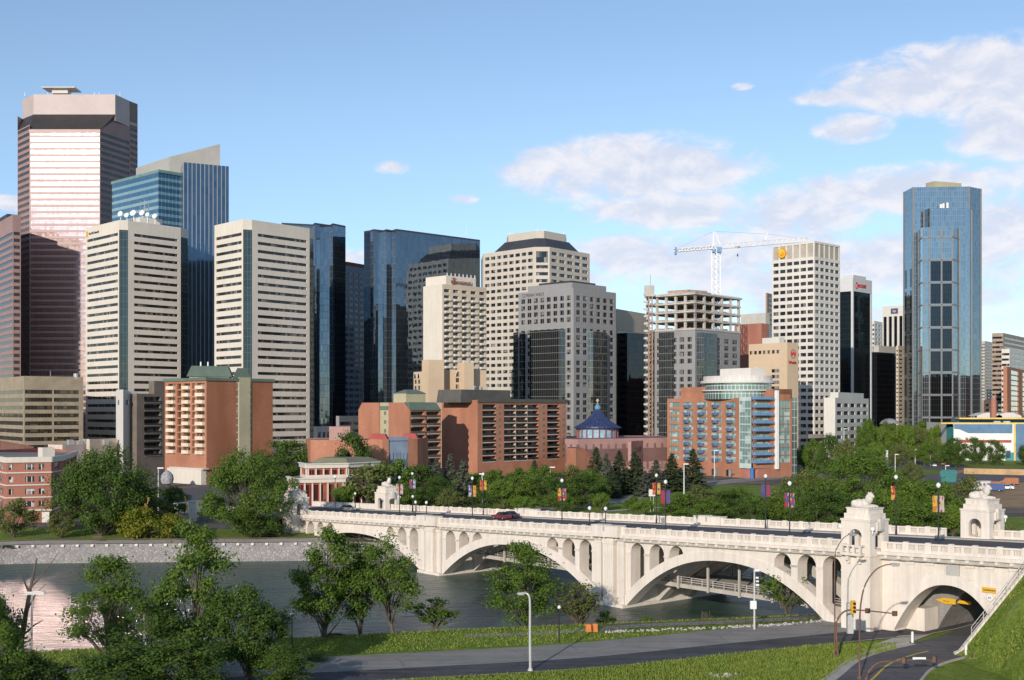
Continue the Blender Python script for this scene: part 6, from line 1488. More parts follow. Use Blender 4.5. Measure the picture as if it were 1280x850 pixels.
m.poly([(*(a_ + d * .2).xy, zt - 3.0), (*(a_ + d * 3).xy, zt - 3.2), (*(a_ + d * 7.5).xy, zt - 5.3), (*(a_ + d * (L - 1)).xy, zt - 5.3), (*(a_ + d * (L - 1)).xy, zt - .5), (*(a_ + d * .2).xy, zt - .5)]); m.build('blue_band', blu_p, b.root)
m = MB(); q = lerp(pp[1], pp[2], .52) + n * .15; m.box((q.x, q.y, zat(551.5, 638)), d, n, (0, 0, 1), L * .86, .3, 1.4); m.build('red_band', red_p, b.root)
m = MB(); q = lerp(pp[0], pp[3], .5); m.box((q.x, q.y - 2.0, zt), d, n, (0, 0, 1), 72, 6, .7); q = pp[2]; m.box((q.x, q.y - .3, (Z0 + zt) / 2), d, n, (0, 0, 1), .8, .8, zt - Z0); q = P(1290, 523, 665); m.box((q.x - 4, q.y, zat(523, 665)), d, n, (0, 0, 1), 72, 10, .8); m.build('yellow_edge', yel_p, b.root)
m = MB(); q = P(1290, 527, 668); m.box((q.x - 4, q.y + 6, zat(526.5, 668)), d, n, (0, 0, 1), 71, 16, 3.2); m.build('clerestory', blu_p, b.root)
m = MB(); q = lerp(pp[1], pp[2], .93) + n * .12; m.box((q.x, q.y, Z0 + 2.2), d, n, (0, 0, 1), 4.6, .2, 4.4); m.build('door_panel', teal_p, b.root)
m = MB()
for u in (.22, .9): q = lerp(pp[1], pp[2], u) + n * .12; m.box((q.x, q.y, Z0 + 3.4), d, n, (0, 0, 1), 2.2, .2, 4); 
split(m, 'window', win_blue, b.root)
b.part('roof', roof_grey).poly([(p.x, p.y, zt - .3) for p in pp + bk]); m = MB()
for px in (1246, 1258): q = P(px, 528, 648); m.box(q, d, n, (0, 0, 1), 3.4, 2, 1.5)
split(m, 'roof_unit', steel, b.root)
m = MB(); q = lerp(pp[2], pp[3], .33); disc(m, Vector((q.x, q.y - .2, zt - 6)), d, n, 1.6, .1); m.build('emblem', teal_p, b.root); b.done()
b = Bld('canopy', 'row of white curved canopies behind the market hall', 'canopy', P(1240, 0, 720) * 1); b.root.location.z = Z0
for px in (1232, 1256): 
    c = P(px, 521, 720); m = MB()
    N_ = 10
    for i in range(N_):
        x0, x1 = -7.5 + 15 * i / N_, -7.5 + 15 * (i + 1) / N_; f = lambda x: 2.6 * math.cos(x / 7.5 * 1.35) ** 1; m.quad((c.x + x0, c.y - 6, c.z + f(x0)), (c.x + x1, c.y - 6, c.z + f(x1)), (c.x + x1, c.y + 8, c.z + f(x1)), (c.x + x0, c.y + 8, c.z + f(x0))); m.quad((c.x + x0, c.y - 6, c.z - .6), (c.x + x1, c.y - 6, c.z - .6), (c.x + x1, c.y - 6, c.z + f(x1)), (c.x + x0, c.y - 6, c.z + f(x0)))
    for s_ in (-7, 7): m.tube([(c.x + s_, c.y, Z0), (c.x + s_, c.y, c.z + .4)], .3, n=6)
    m.build('curved_roof', white_c, b.root)
# elevated road and a glazed pavilion between the condominium and the blue tower
m = MB(); a_, c_ = P(985, 0, 640), P(1088, 0, 720); z_ = zat(545, 680); dd = (c_ - a_); dd.z = 0; dd.normalize(); nn = Vector((dd.y, -dd.x, 0)); q = (a_ + c_) / 2
fo = thing('flyover', 'grey elevated road crossing between the condominium and the parking trees', 'flyover', (q.x, q.y, Z0)); Lf = (c_ - a_).length + 20
m.box((q.x, q.y, z_), dd, nn, (0, 0, 1), Lf, 9, 1.2); m.box((q.x + nn.x * 4.4, q.y + nn.y * 4.4, z_ + 1.1), dd, nn, (0, 0, 1), Lf, .3, 1.0); m.build('deck', pale_grey, fo)
for f in (-.4, -.13, .14, .41): m = MB(); m.box((q.x + dd.x * Lf * f, q.y + dd.y * Lf * f, (Z0 + z_) / 2), dd, nn, (0, 0, 1), 1.4, 5, z_ - Z0 - .6); m.build('pier', pale_grey, fo)
b = simple('pavilion', 'low white glazed pavilion with a small dome beside the blue tower base', (1060, 1064, 1132), 530, 760, 70, white_c, 0, 1, 6, win_blue, .9, 2.4, 2.2, band=True, cat='building', depth=.6); m = MB(); q = P(1112, 526, 770); m.lathe((q.x, q.y, q.z - 2), [(6.5, 0), (5, 2), (2.5, 3.2), (.01, 3.6)], 12); m.build('dome', plain('grey dome', (.25, .26, .28), .5), b.root); b.done()
# podium strips seen low in the gaps
simple('office_block', 'dark low podium in the shade between the mirror towers', (420, 424, 458), 520, 640, 65, grey_c, 0, 2, cat='building', band=True).done()
simple('bus_shelter', 'white roofed transit shelter beside the street at the left', (217, 222, 262), 629, 312, 65, white_c, 0, 6, 2.6, win_d, .7, 1.5, .5, cat='shelter').done()
# ------------------------------------------------------------------ trees: tapered trunk and limbs, crown of many small leaf faces in clumps
def np_mesh(name, verts, nper, m):
    n = len(verts); me = bpy.data.meshes.new(name); me.vertices.add(n); me.vertices.foreach_set('co', np.ascontiguousarray(verts, dtype=np.float32).ravel())
    k = n // nper; me.loops.add(n); me.loops.foreach_set('vertex_index', np.arange(n, dtype=np.int32)); me.polygons.add(k)
    me.polygons.foreach_set('loop_start', np.arange(0, n, nper, dtype=np.int32)); me.polygons.foreach_set('loop_total', np.full(k, nper, dtype=np.int32))
    me.update(calc_edges=True); me.materials.append(m); return me
def leaf_quads(rng, cen, nrm, size):
    """rhombic leaf faces at cen, facing nrm"""
    n = len(cen); r = rng.normal(size=(n, 3)); a = np.cross(nrm, r); a /= np.linalg.norm(a, axis=1, keepdims=True) + 1e-9; b = np.cross(nrm, a)
    s = size[:, None]; q = np.stack([cen - a * s, cen - b * s * .62, cen + a * s, cen + b * s * .62], 1); return q.reshape(-1, 3)
def deciduous(name, seed, h=10.0, rx=3.2, base=.22, clumps=70, leaves=110, leaf=.26, cr=.85, m=None, lean=0.0, shape=1.0, trunks=1, tr=.17):
    rng = np.random.default_rng(seed); cz0, cz1 = h * base, h * .97; cen = []
    lobes = rng.normal(size=(9, 3)); lobes /= np.linalg.norm(lobes, axis=1, keepdims=True); amp = rng.uniform(-.42, .48, 9)
    while len(cen) < clumps:
        p = rng.uniform(-1, 1, 3); r = np.linalg.norm(p)
        if r > 1 or r < .25: continue
        u = p / r; k = 1 + np.sum(amp * np.maximum(0, lobes @ u) ** 3); rr = r ** .55 * k * rng.choice([.92, 1.0, 1.0, 1.22])
        zz = u[2] * rr; f = (zz + 1) / 2
        prof = np.clip(1.0 - shape * max(0, f - .45) * .9, .25, 1) * (1 if f > .15 else .75)
        cen.append((u[0] * rr * rx * prof + lean * h * f * .35, u[1] * rr * rx * prof, cz0 + (cz1 - cz0) * np.clip(f, 0, 1.06)))
    cen = np.array(cen); P_, N_, S_ = [], [], []
    for c in cen:
        n = int(leaves * rng.uniform(.45, 1.5)); rad = cr * rng.uniform(.6, 1.35)
        q = rng.normal(size=(n, 3)) * rad * np.array([.55, .55, .42]); P_.append(c + q)
        o = q / (np.linalg.norm(q, axis=1, keepdims=True) + 1e-6); nn = o * .9 + rng.normal(size=(n, 3)) * .55 + np.array([0, 0, .35]); nn /= np.linalg.norm(nn, axis=1, keepdims=True); N_.append(nn)
        S_.append(leaf * rng.uniform(.55, 1.35, n))
    crown = np_mesh(name + '_crown', leaf_quads(rng, np.concatenate(P_), np.concatenate(N_), np.concatenate(S_)), 4, m)
    mb = MB(); bases = [(rng.uniform(-.4, .4) * (trunks > 1) * 2, rng.uniform(-.3, .3) * (trunks > 1)) for _ in range(trunks)]
    for bx, by in bases:
        top = np.array([lean * h * .32 + bx * 1.8, by * 1.8, h * .82]); pts = []
        for k in range(9):
            f = k / 8; pts.append((bx + (top[0] - bx) * f ** 1.3 + math.sin(f * 5 + seed) * .14, by + (top[1] - by) * f + math.cos(f * 4 + seed) * .12, -.3 + (h * .82 + .3) * f))
        mb.tube(pts, tr * (1.25 if trunks == 1 else .9), .03, 7)
        for c in cen[rng.permutation(len(cen))[:max(10, int(clumps / 1.7))]]:
            f = np.clip((c[2] / h - .12) * .62, .12, .75); k = int(f * 8); p0 = np.array(pts[k]); md = p0 * .45 + c * .55 + np.array([0, 0, .25])
            mb.tube([tuple(p0), tuple(md), tuple(c)], .07, .018, 5, False)
    bark = plain('bark', (.12, .10, .08), .95, .25, 2.0)
    o = mb.build(name + '_trunk', bark); tm = o.data; bpy.data.objects.remove(o)
    return tm, crown
def conifer(name, seed, h=10.0, r=2.2, m=None, leaf=.24, n_br=210, per=26):
    rng = np.random.default_rng(seed); P_, N_, S_ = [], [], []
    for i in range(n_br):
        f = (i + rng.uniform(0, 1)) / n_br; z = h * (.06 + .92 * f); L = r * (1 - f) ** .85 * rng.uniform(.75, 1.15) + .08; a = rng.uniform(0, 2 * math.pi); d = np.array([math.cos(a), math.sin(a), 0])
        n = max(4, int(per * (L / r + .2))); t_ = rng.uniform(.12, 1, n) ** .8
        q = np.array([0, 0, z]) + d * (t_ * L)[:, None] + np.array([0, 0, 1]) * (-.32 * L * t_ + .10 * L * t_ ** 2)[:, None] + rng.normal(size=(n, 3)) * .09
        nn = d * .45 + rng.normal(size=(n, 3)) * .5 + np.array([0, 0, .7]); nn /= np.linalg.norm(nn, axis=1, keepdims=True); P_.append(q); N_.append(nn); S_.append(leaf * rng.uniform(.6, 1.3, n) * (.6 + .4 * (1 - f)))
    crown = np_mesh(name + '_crown', leaf_quads(rng, np.concatenate(P_), np.concatenate(N_), np.concatenate(S_)), 4, m)
    mb = MB(); mb.tube([(0, 0, -.2), (0, 0, h * .5), (0, 0, h * .97)], .17, .02, 6); o = mb.build(name + '_trunk', plain('bark', (.12, .10, .08), .95, .25, 2.0)); tm = o.data; bpy.data.objects.remove(o); return tm, crown
lg = leafmat('leaves mid green', (0.061, 0.120, 0.016), (0.134, 0.220, 0.032)); ld = leafmat('leaves dark green', (0.039, 0.083, 0.015), (0.091, 0.159, 0.027)); ll = leafmat('leaves light green', (0.091, 0.159, 0.017), (0.171, 0.268, 0.043))
lo_ = leafmat('leaves olive', (0.091, 0.122, 0.032), (0.171, 0.201, 0.061)); ly = leafmat('leaves yellow green', (0.110, 0.146, 0.012), (0.232, 0.256, 0.027)); lb = leafmat('needles blue grey', (0.076, 0.098, 0.071), (0.152, 0.177, 0.122)); lk = leafmat('needles dark', (0.037, 0.061, 0.029), (0.085, 0.122, 0.055)); lr = leafmat('leaves purple', (0.073, 0.030, 0.030), (0.159, 0.073, 0.061))
KIND = {
 'near_a': deciduous('near_a', 11, 10, 3.3, .16, 62, 215, .115, .80, lg), 'near_b': deciduous('near_b', 12, 10, 2.6, .18, 58, 215, .115, .74, lg, 0, 1.1),
 'near_c': deciduous('near_c', 13, 10, 3.0, .26, 54, 200, .115, .74, lg, .55, .5, tr=.2), 'near_d': deciduous('near_d', 14, 10, 2.4, .30, 52, 220, .115, .70, ld, .1, .7),
 'near_e': deciduous('near_e', 15, 10, 3.5, .12, 70, 230, .12, .82, ld, 0, .8), 'sapling': deciduous('sapling', 16, 5, 1.5, .34, 45, 70, .13, .42, lg, 0, -.3, tr=.09),
 'sparse': deciduous('sparse', 17, 7, 2.4, .30, 75, 45, .14, .55, lo_, 0, -.1, trunks=3, tr=.09), 'fine': deciduous('fine', 18, 6, 2.6, .36, 70, 42, .13, .5, lg, 0, -.2, tr=.1),
 'big': deciduous('big', 21, 18, 10.5, .12, 200, 190, .24, 1.75, ld, 0, .75, trunks=2, tr=.32), 'big_light': deciduous('big_light', 22, 18, 9.2, .14, 165, 190, .24, 1.7, lg, 0, .7, trunks=2, tr=.32),
 'mid_a': deciduous('mid_a', 23, 9, 4.3, .15, 66, 190, .20, 1.05, lg, 0, .6), 'mid_b': deciduous('mid_b', 24, 9, 4.3, .13, 66, 190, .20, 1.05, ld, 0, .7), 'mid_c': deciduous('mid_c', 25, 9, 4.2, .14, 66, 190, .20, 1.05, ll, 0, .5),
 'mid_o': deciduous('mid_o', 26, 9, 4.3, .15, 62, 150, .20, 1.05, lo_, 0, .5), 'bush': deciduous('bush', 27, 4, 3.2, .02, 60, 150, .15, .72, ly, 0, .7, trunks=3, tr=.06), 'bush_g': deciduous('bush_g', 28, 4, 3.0, .02, 50, 140, .15, .72, ld, 0, .7, trunks=3, tr=.06),
 'shrub': deciduous('shrub', 29, 2, 1.1, .02, 26, 60, .10, .3, lg, 0, .4, trunks=2, tr=.04), 'dead': deciduous('dead', 30, 2, .8, .1, 24, 8, .07, .25, lo_, 0, -.3, trunks=3, tr=.04), 'purple': deciduous('purple', 31, 4, 1.6, .1, 30, 60, .2, .6, lr),
 'wisp': deciduous('wisp', 34, 9, 2.9, .22, 70, 26, .26, .9, lo_, 0, .3, trunks=2, tr=.13),
 'spruce_b': conifer('spruce_b', 32, 10, 2.3, lb), 'spruce_k': conifer('spruce_k', 33, 10, 2.1, lk),
}
HT = {'near_a': 10, 'near_b': 10, 'near_c': 10, 'near_d': 10, 'near_e': 10, 'sapling': 5, 'sparse': 7, 'fine': 6, 'big': 18, 'big_light': 18, 'mid_a': 9, 'mid_b': 9, 'mid_c': 9, 'mid_o': 9, 'bush': 4, 'bush_g': 4, 'shrub': 2, 'dead': 2, 'purple': 4, 'wisp': 9, 'spruce_b': 10, 'spruce_k': 10}
WD = {'near_a': 7.2, 'near_b': 5.6, 'near_c': 7.0, 'near_d': 5.2, 'near_e': 7.6, 'sapling': 3.2, 'sparse': 5.2, 'fine': 5.6, 'big': 22.5, 'big_light': 19.6, 'mid_a': 9.4, 'mid_b': 9.4, 'mid_c': 9.2, 'mid_o': 9.4, 'bush': 6.8, 'bush_g': 6.4, 'shrub': 2.4, 'dead': 1.8, 'purple': 3.6, 'wisp': 6.4, 'spruce_b': 4.4, 'spruce_k': 4.0}
trng = random.Random(77)
def ground_z(x, y):
    return h_ground(x, y)
def tree(kind, px, ytop, D, wpx, label, group=None, rot=None, name=None):
    """plant so that the crown is wpx wide and tops out at row ytop when seen from distance D"""
    p = P(px, 0, D); z = ground_z(p.x, D); ht = zat(ytop, D) - z; wd_m = wpx / F * D
    nm = name or ('spruce_tree' if kind.startswith('spruce') else ('shrub' if kind in ('bush', 'bush_g', 'shrub', 'dead', 'purple') else 'leafy_tree'))
    t_ = thing(nm, label, 'tree' if 'tree' in nm else 'shrub', (p.x, p.y, z), group)
    sz = ht / HT[kind]; sx = wd_m / WD[kind]; r = trng.uniform(0, 6.28) if rot is None else rot
    for part, me in zip(('trunk', 'crown'), KIND[kind]):
        o = bpy.data.objects.new(part, me); COL.objects.link(o); o.parent = t_; o.scale = (sx, sx, sz); o.rotation_euler = (0, 0, r)
    return t_
# near bank, foreground
NEARG = 'trees on the near river bank'
for a in [('near_e', -14, 700, 118, 84, 'leafy tree cut off by the left edge of the photo at the river bank'), ('near_a', 136, 690, 140, 112, 'broad leafy tree with several thin trunks in front of the bright river glare'),
          ('near_b', 243, 662, 130, 104, 'tall narrow-topped dark tree, second large tree from the left on the near bank'), ('near_e', 312, 716, 127, 112, 'wide rounded dark tree just left of the black post lamp'),
          ('near_b', 407, 666, 153, 84, 'upright leafy tree, left one of the clump of three at the waterside'), ('near_d', 452, 686, 158, 66, 'shaded dark tree in the middle of the clump of three at the waterside'),
          ('near_c', 492, 670, 156, 92, 'leaning tree with a pale trunk, right one of the clump of three at the waterside'), ('sapling', 543, 751, 162, 42, 'small round-headed young tree standing alone on the grass verge'),
          ('near_a', 657, 674, 163, 92, 'rounded leafy tree in front of the bridge behind the grey curved street lamp'), ('sparse', 723, 730, 166, 58, 'sparse olive multi-stemmed small tree left of the bridge pier'),
          ('fine', 984, 714, 172, 62, 'small airy tree in front of the lower deck left of the bridge tower'),
          ('near_e', 40, 806, 116, 110, 'low dark leafy tree along the bottom left edge of the photo'), ('near_e', 150, 795, 116, 130, 'low shaded tree mass at the bottom left below the broad leafy tree'), ('near_e', 235, 782, 118, 120, 'low dark tree at the bottom between the two tall left trees'),
          ('near_e', 350, 800, 123, 90, 'low leafy tree at the foot of the wide rounded dark tree'), ('near_d', 190, 752, 124, 70, 'thin shaded tree between the broad leafy tree and the narrow-topped tree'), ('near_a', -30, 735, 112, 120, 'leafy tree mostly beyond the bottom left corner of the photo')]:
    tree(*a, group=NEARG)
for a in [('shrub', 758, 762, 173, 22, 'small dark bush beside the orange barrier by the river railing'), ('shrub', 810, 768, 172, 20, 'light green bush in front of the river railing near the bridge pier'), ('shrub', 841, 772, 172, 16, 'little green bush among the white stones by the river railing'),
          ('dead', 883, 760, 173, 18, 'bare straw coloured bush by the river railing'), ('dead', 826, 770, 174, 20, 'dry grass-like bush behind the river railing'), ('purple', 419, 792, 156, 30, 'reddish dark shrub at the foot of the clump of three trees'), ('shrub', 396, 818, 139, 34, 'leafy shrub at the road edge at the bottom left'), ('shrub', 640, 787, 166, 34, 'low twiggy shrub at the foot of the rounded tree in front of the bridge')]:
    tree(*a, group='shrubs on the near river bank')
# bare leaning trunk at the far left
dt = thing('dead_tree', 'bare leaning dead tree with broken branches against the river glare', 'tree', (*P(20, 0, 122).xy, 2.0)); mb = MB()
pts_ = [P(x, y, 122) for x, y in ((22, 838), (27, 800), (33, 765), (38, 735), (43, 712), (46, 698))]; pts_[0].z = 1.5; mb.tube(pts_, .34, .06, 7)
for ln in (((38, 735), (50, 722), (62, 706), (74, 690)), ((33, 765), (45, 742), (58, 730)), ((36, 740), (28, 722), (20, 712)), ((28, 795), (42, 782), (54, 775))): mb.tube([P(x, y, 122) for x, y in ln], .12, .02, 5)
mb.build('trunk', plain('bark', (.12, .10, .08)), dt)
# far bank, left
for a in [('big', 126, 566, 266, 118, 'large dark spreading tree in front of the dark balcony block on the far bank'), ('mid_o', 17, 626, 262, 48, 'small rounded tree at the far left on the far bank lawn'), ('mid_o', 78, 640, 263, 34, 'thin young tree left of the large spreading tree'),
          ('big_light', 303, 570, 268, 100, 'large fresh green tree with pale trunks in front of the tall brick apartment block'), ('mid_b', 372, 556, 420, 74, 'dark shaded tree behind the large fresh green tree, below the right cream twin'), ('mid_b', 345, 575, 400, 50, 'dark tree between the large fresh green tree and the restaurant'),
          ('mid_b', 446, 548, 378, 46, 'dark tree standing in front of the low brick building with blue glass'), ('wisp', 462, 573, 318, 62, 'thin half-bare tree beside the red restaurant'), ('mid_c', 428, 604, 312, 28, 'small light tree in front of the restaurant ground floor'), ('wisp', 478, 590, 330, 40, 'scrappy bare-branched tree right of the restaurant'),
          ('mid_o', 175, 608, 275, 60, 'olive young tree in front of the dark balcony block, right of the large spreading tree'), ('mid_b', 215, 612, 300, 36, 'dark tree in shade left of the transit shelter')]:
    tree(*a, group='trees on the far river bank')
for a in [('bush', 178, 636, 262, 66, 'large yellow-green rounded bush on the far bank lawn'), ('bush', 212, 644, 263, 40, 'smaller yellowish bush at the right end of the large bush'), ('bush_g', 325, 650, 264, 60, 'low dark hedge-like bush below the large fresh green tree'), ('bush_g', 352, 636, 285, 40, 'dark bush beside the left bridge tower'), ('bush_g', 232, 662, 262, 44, 'low bush at the lawn edge right of the yellow-green bush'), ('bush_g', 4, 682, 250, 34, 'bush growing at the left end of the stone river wall')]:
    tree(*a, group='bushes on the far bank')
# grove behind the bridge
ORD = ['leftmost', 'second', 'third', 'fourth', 'fifth', 'sixth', 'seventh', 'eighth', 'ninth', 'tenth', 'eleventh', 'twelfth', 'thirteenth', 'fourteenth', 'fifteenth', 'sixteenth', 'seventeenth', 'eighteenth', 'nineteenth', 'twentieth', 'twenty-first', 'twenty-second', 'twenty-third', 'twenty-fourth', 'twenty-fifth', 'twenty-sixth']
def grove(lst, kindword, place, group):
    lst = sorted(lst, key=lambda a: a[1])
    for i, a in enumerate(lst):
        o_ = 'leftmost' if i == 0 else ('rightmost' if i == len(lst) - 1 else ORD[i] + ' from left'); adj = {'mid_a': 'green', 'mid_b': 'dark green', 'mid_c': 'light green', 'mid_o': 'olive green', 'spruce_b': 'blue-grey', 'spruce_k': 'dark', 'big': 'large dark', 'big_light': 'large green', 'wisp': 'thin'}[a[0]]
        tree(*a, f'{adj} {kindword} {place}, {o_} of them', group)
grove([('mid_a', 492, 578, 330, 58), ('mid_b', 520, 586, 338, 44), ('mid_a', 506, 606, 312, 40), ('mid_b', 533, 612, 312, 40), ('mid_o', 562, 612, 310, 42), ('mid_c', 588, 588, 350, 46), ('mid_a', 612, 590, 345, 42), ('mid_c', 630, 596, 330, 44), ('mid_b', 604, 616, 310, 30), ('mid_a', 652, 588, 352, 44), ('mid_a', 676, 584, 346, 46), ('mid_b', 690, 600, 330, 44), ('mid_o', 712, 584, 350, 44), ('mid_b', 727, 596, 332, 48), ('mid_a', 702, 616, 312, 34), ('mid_a', 742, 590, 345, 42), ('mid_c', 656, 618, 311, 32), ('mid_b', 546, 600, 325, 40), ('mid_c', 752, 614, 318, 22)],
      'tree below the brick blocks', 'behind the bridge', 'grove behind the bridge')
grove([('spruce_b', 545, 571, 345, 34), ('spruce_b', 563, 566, 350, 36), ('spruce_b', 579, 572, 338, 40), ('spruce_k', 668, 574, 360, 30), ('spruce_b', 758, 566, 372, 36), ('spruce_k', 745, 558, 385, 40), ('spruce_k', 774, 562, 380, 38), ('spruce_k', 793, 564, 385, 44), ('spruce_b', 806, 588, 372, 30), ('spruce_b', 820, 574, 392, 38), ('spruce_k', 840, 566, 398, 40), ('spruce_k', 866, 560, 408, 40), ('spruce_b', 851, 584, 400, 30), ('spruce_k', 765, 584, 365, 30)],
      'spruce', 'in the grove behind the bridge', 'spruces in the grove')
grove([('mid_a', 846, 619, 296, 44), ('mid_o', 876, 608, 300, 50), ('mid_a', 890, 624, 286, 46), ('mid_b', 906, 616, 300, 44), ('mid_a', 927, 612, 306, 40), ('mid_a', 958, 620, 286, 52), ('mid_b', 940, 626, 278, 40), ('mid_o', 998, 590, 300, 62), ('mid_a', 985, 612, 282, 50), ('mid_b', 1020, 618, 270, 52), ('big_light', 1080, 566, 290, 100), ('mid_b', 1050, 620, 272, 54), ('mid_a', 1110, 614, 268, 56), ('mid_c', 1146, 596, 282, 66), ('mid_a', 1140, 630, 262, 60), ('mid_a', 1172, 604, 274, 54), ('mid_o', 1205, 598, 280, 56), ('mid_c', 1190, 628, 262, 46), ('mid_b', 1085, 636, 262, 50), ('mid_o', 1222, 620, 268, 40)],
      'tree', 'behind the bridge right half', 'trees behind the right half of the bridge')
grove([('mid_c', 804, 622, 302, 26), ('mid_a', 790, 622, 318, 22), ('mid_o', 1270, 660, 240, 50), ('mid_a', 1248, 668, 232, 34)], 'small tree', 'beyond the bridge parapet', 'small trees beyond the bridge')
tree('purple', 832, 628, 312, 14, 'little purple-leaved shrub between two banner lamps')
far_ = []
for k in range(13): far_.append((('mid_a', 'mid_c', 'mid_c', 'mid_o')[k % 4], 1082 + k * 9.4, 527 + (k * 7 % 5) * 1.6, 660 + (k * 37 % 60), 26))
for k in range(7): far_.append((('mid_c', 'mid_a', 'mid_o')[k % 3], 1096 + k * 15, 550 + (k * 5 % 6) * 1.4, 560 + (k * 29 % 50), 24))
grove(far_[:13], 'tree', 'in the far row below the blue tower', 'far trees at the blue tower')
grove(far_[13:], 'tree', 'in the nearer row below the blue tower', 'far trees at the car park')
grove([('mid_b', 1038, 548, 480, 30), ('mid_a', 1018, 552, 500, 32), ('mid_o', 1060, 552, 470, 36), ('mid_c', 1005, 556, 520, 26), ('mid_o', 1142, 578, 430, 30)], 'tree', 'between condominium and car park', 'trees between the condominium and the car park')
grove([('mid_b', 1194, 551, 560, 30), ('mid_b', 1222, 550, 590, 26), ('mid_b', 1246, 553, 585, 24), ('mid_b', 1283, 556, 580, 24)], 'round tree', 'before the market hall', 'trees before the market hall')

# ------------------------------------------------------------------ street lamps and banners on the bridge
blk_m = plain('black lamp paint', (.025, .025, .028), .5, .1, 1); globe = plain('frosted lamp glass', (.72, .72, .70), .35, .03, 2); BC = {'r': (.30, .03, .025), 'o': (.42, .14, .03), 'y': (.45, .30, .05), 'p': (.09, .06, .17), 'b': (.05, .06, .18), 'w': (.34, .34, .37), 'm': (.24, .03, .10)}
def banner_mat(c1, c2, c3):
    nm = 'banner ' + c1 + c2 + c3
    if nm in MATS: return MATS[nm]
    m, t = mat(nm); u = t.n('ShaderNodeUVMap').outputs[0]; x, y, _ = t.sep(u); nz = t.n('ShaderNodeTexVoronoi'); t.l(t.vm('MULTIPLY', u, (3.4, 2.2, 1)), nz.inputs['Vector']); nz.inputs['Scale'].default_value = 1.0; r_, g_, b_ = t.sep(nz.outputs['Color'])
    c = t.mix(t.m('GREATER_THAN', r_, .38), BC[c1], t.mix(t.m('GREATER_THAN', g_, .5), BC[c2], BC[c3])); finish(t, c, .7, 0, .2); MATS[nm] = m; return m
def bridge_lamp(px, w_, label, h, banners=None, group='banner lamps on the bridge'):
    s = s_at(px, w_); p = B(s, w_, zd_(s) + .1); L = thing('street_lamp', label, 'street lamp', p, group)
    mb = MB(); mb.tube([p, p + Vector((0, 0, .9))], .17, .13, 8); mb.tube([p + Vector((0, 0, .9)), p + Vector((0, 0, h))], .10, .065, 8); mb.tube([p + Vector((0, 0, h)), p + Vector((0, 0, h + .22))], .16, .16, 8); mb.build('pole', blk_m, L)
    mb = MB(); mb.lathe(p + Vector((0, 0, h + .22)), [(.12, 0), (.27, .18), (.30, .38), (.2, .56), (.02, .66)], 12); mb.build('lamp_globe', globe, L, smooth=True)
    for k, bn in enumerate(banners or []):
        sg = -1 if k % 2 == 0 else 1; z1_ = h * .90; z0_ = z1_ - 2.1; ax = Vector((1, 0, 0)) * .8 + bu * .2; ax.z = 0; ax.normalize()
        mb = MB(); ns = 6
        for j in range(ns):
            f0, f1 = j / ns, (j + 1) / ns; o0, o1 = [Vector((0, -.05 * math.sin(f * 5 + k), 0)) for f in (f0, f1)]; a_ = p + ax * sg * .12; c_ = p + ax * sg * .72
            l_, r_ = (a_, c_) if sg > 0 else (c_, a_)
            mb.quad(l_ + o0 + Vector((0, 0, z0_ + 2.1 * f0)), r_ + o0 + Vector((0, 0, z0_ + 2.1 * f0)), r_ + o1 + Vector((0, 0, z0_ + 2.1 * f1)), l_ + o1 + Vector((0, 0, z0_ + 2.1 * f1)), ((0 + k * 3, 2.1 * f0), (.8 + k * 3, 2.1 * f0), (.8 + k * 3, 2.1 * f1), (k * 3, 2.1 * f1)))
        o = mb.build('banner', banner_mat(*bn), L); so_ = o.modifiers.new('thick', 'SOLIDIFY'); so_.thickness = .03
        mb = MB()
        for z in (z0_ - .04, z1_ + .04): mb.tube([p + Vector((0, 0, z)), p + ax * sg * .8 + Vector((0, 0, z))], .03, n=5)
        mb.build('banner_arm', blk_m, L)
    return L
NW_, FW_ = 1.9, WB - 1.9
for a in [(419, NW_, 'black bridge lamp without banners nearest the left front bridge tower', 8.2, None), (499.5, NW_, 'black bridge lamp with orange and grey banners in front of the far left kiosk', 8.2, ['owp', 'row']), (515.5, FW_, 'black bridge lamp with purple and red banners on the far pavement', 8.2, ['rpw', 'pbw']), (590.5, NW_, 'black bridge lamp with purple and yellow banners left of the red car', 8.2, ['pwb', 'yyo']),
          (604, FW_, 'black bridge lamp with orange-red banners on the far pavement left of the red car', 8.2, ['ror', 'roy']), (702.5, NW_, 'black bridge lamp with yellow, red and navy banners right of the red car', 8.0, ['yrb', 'wbr']), (820.5, FW_, 'black bridge lamp with red and orange banners on the far pavement near the avenue', 8.2, ['rom', 'oby']), (832, NW_, 'black bridge lamp with magenta and purple banners and a grey box on its pole', 8.0, ['mrm', 'pbp']),
          (957, FW_, 'black bridge lamp with dark purple banners on the far pavement', 8.2, ['pbp', 'prm']), (987, NW_, 'black bridge lamp with red, blue and yellow banners over the third arch', 8.0, ['brw', 'yrp']), (1120, FW_, 'black bridge lamp with folded red banners between the two right kiosks', 8.2, ['ryr']), (1173, NW_, 'black bridge lamp with yellow and red banners over the road arch', 8.0, ['yow', 'ryw'])]:
    bridge_lamp(*a)
for a in [(444, FW_, 'short black bollard lamp on the far pavement left of the far left kiosk', 3.2), (516, FW_ - 1.2, 'short black lamp right of the far left kiosk on the roadside', 3.0), (519.5, NW_ + 3.5, 'short black post in the roadway right of the left front kiosk', 3.0), (533, NW_ + 3.5, 'short black post right of its neighbour on the left part of the bridge', 3.0), (737, NW_, 'short black lamp left of the refuge bay over the middle pier', 3.4), (757, NW_, 'short black lamp behind the refuge bay over the middle pier', 3.4)]:
    bridge_lamp(*a, group='short lamps on the bridge')
s = s_at(832, NW_); o = None
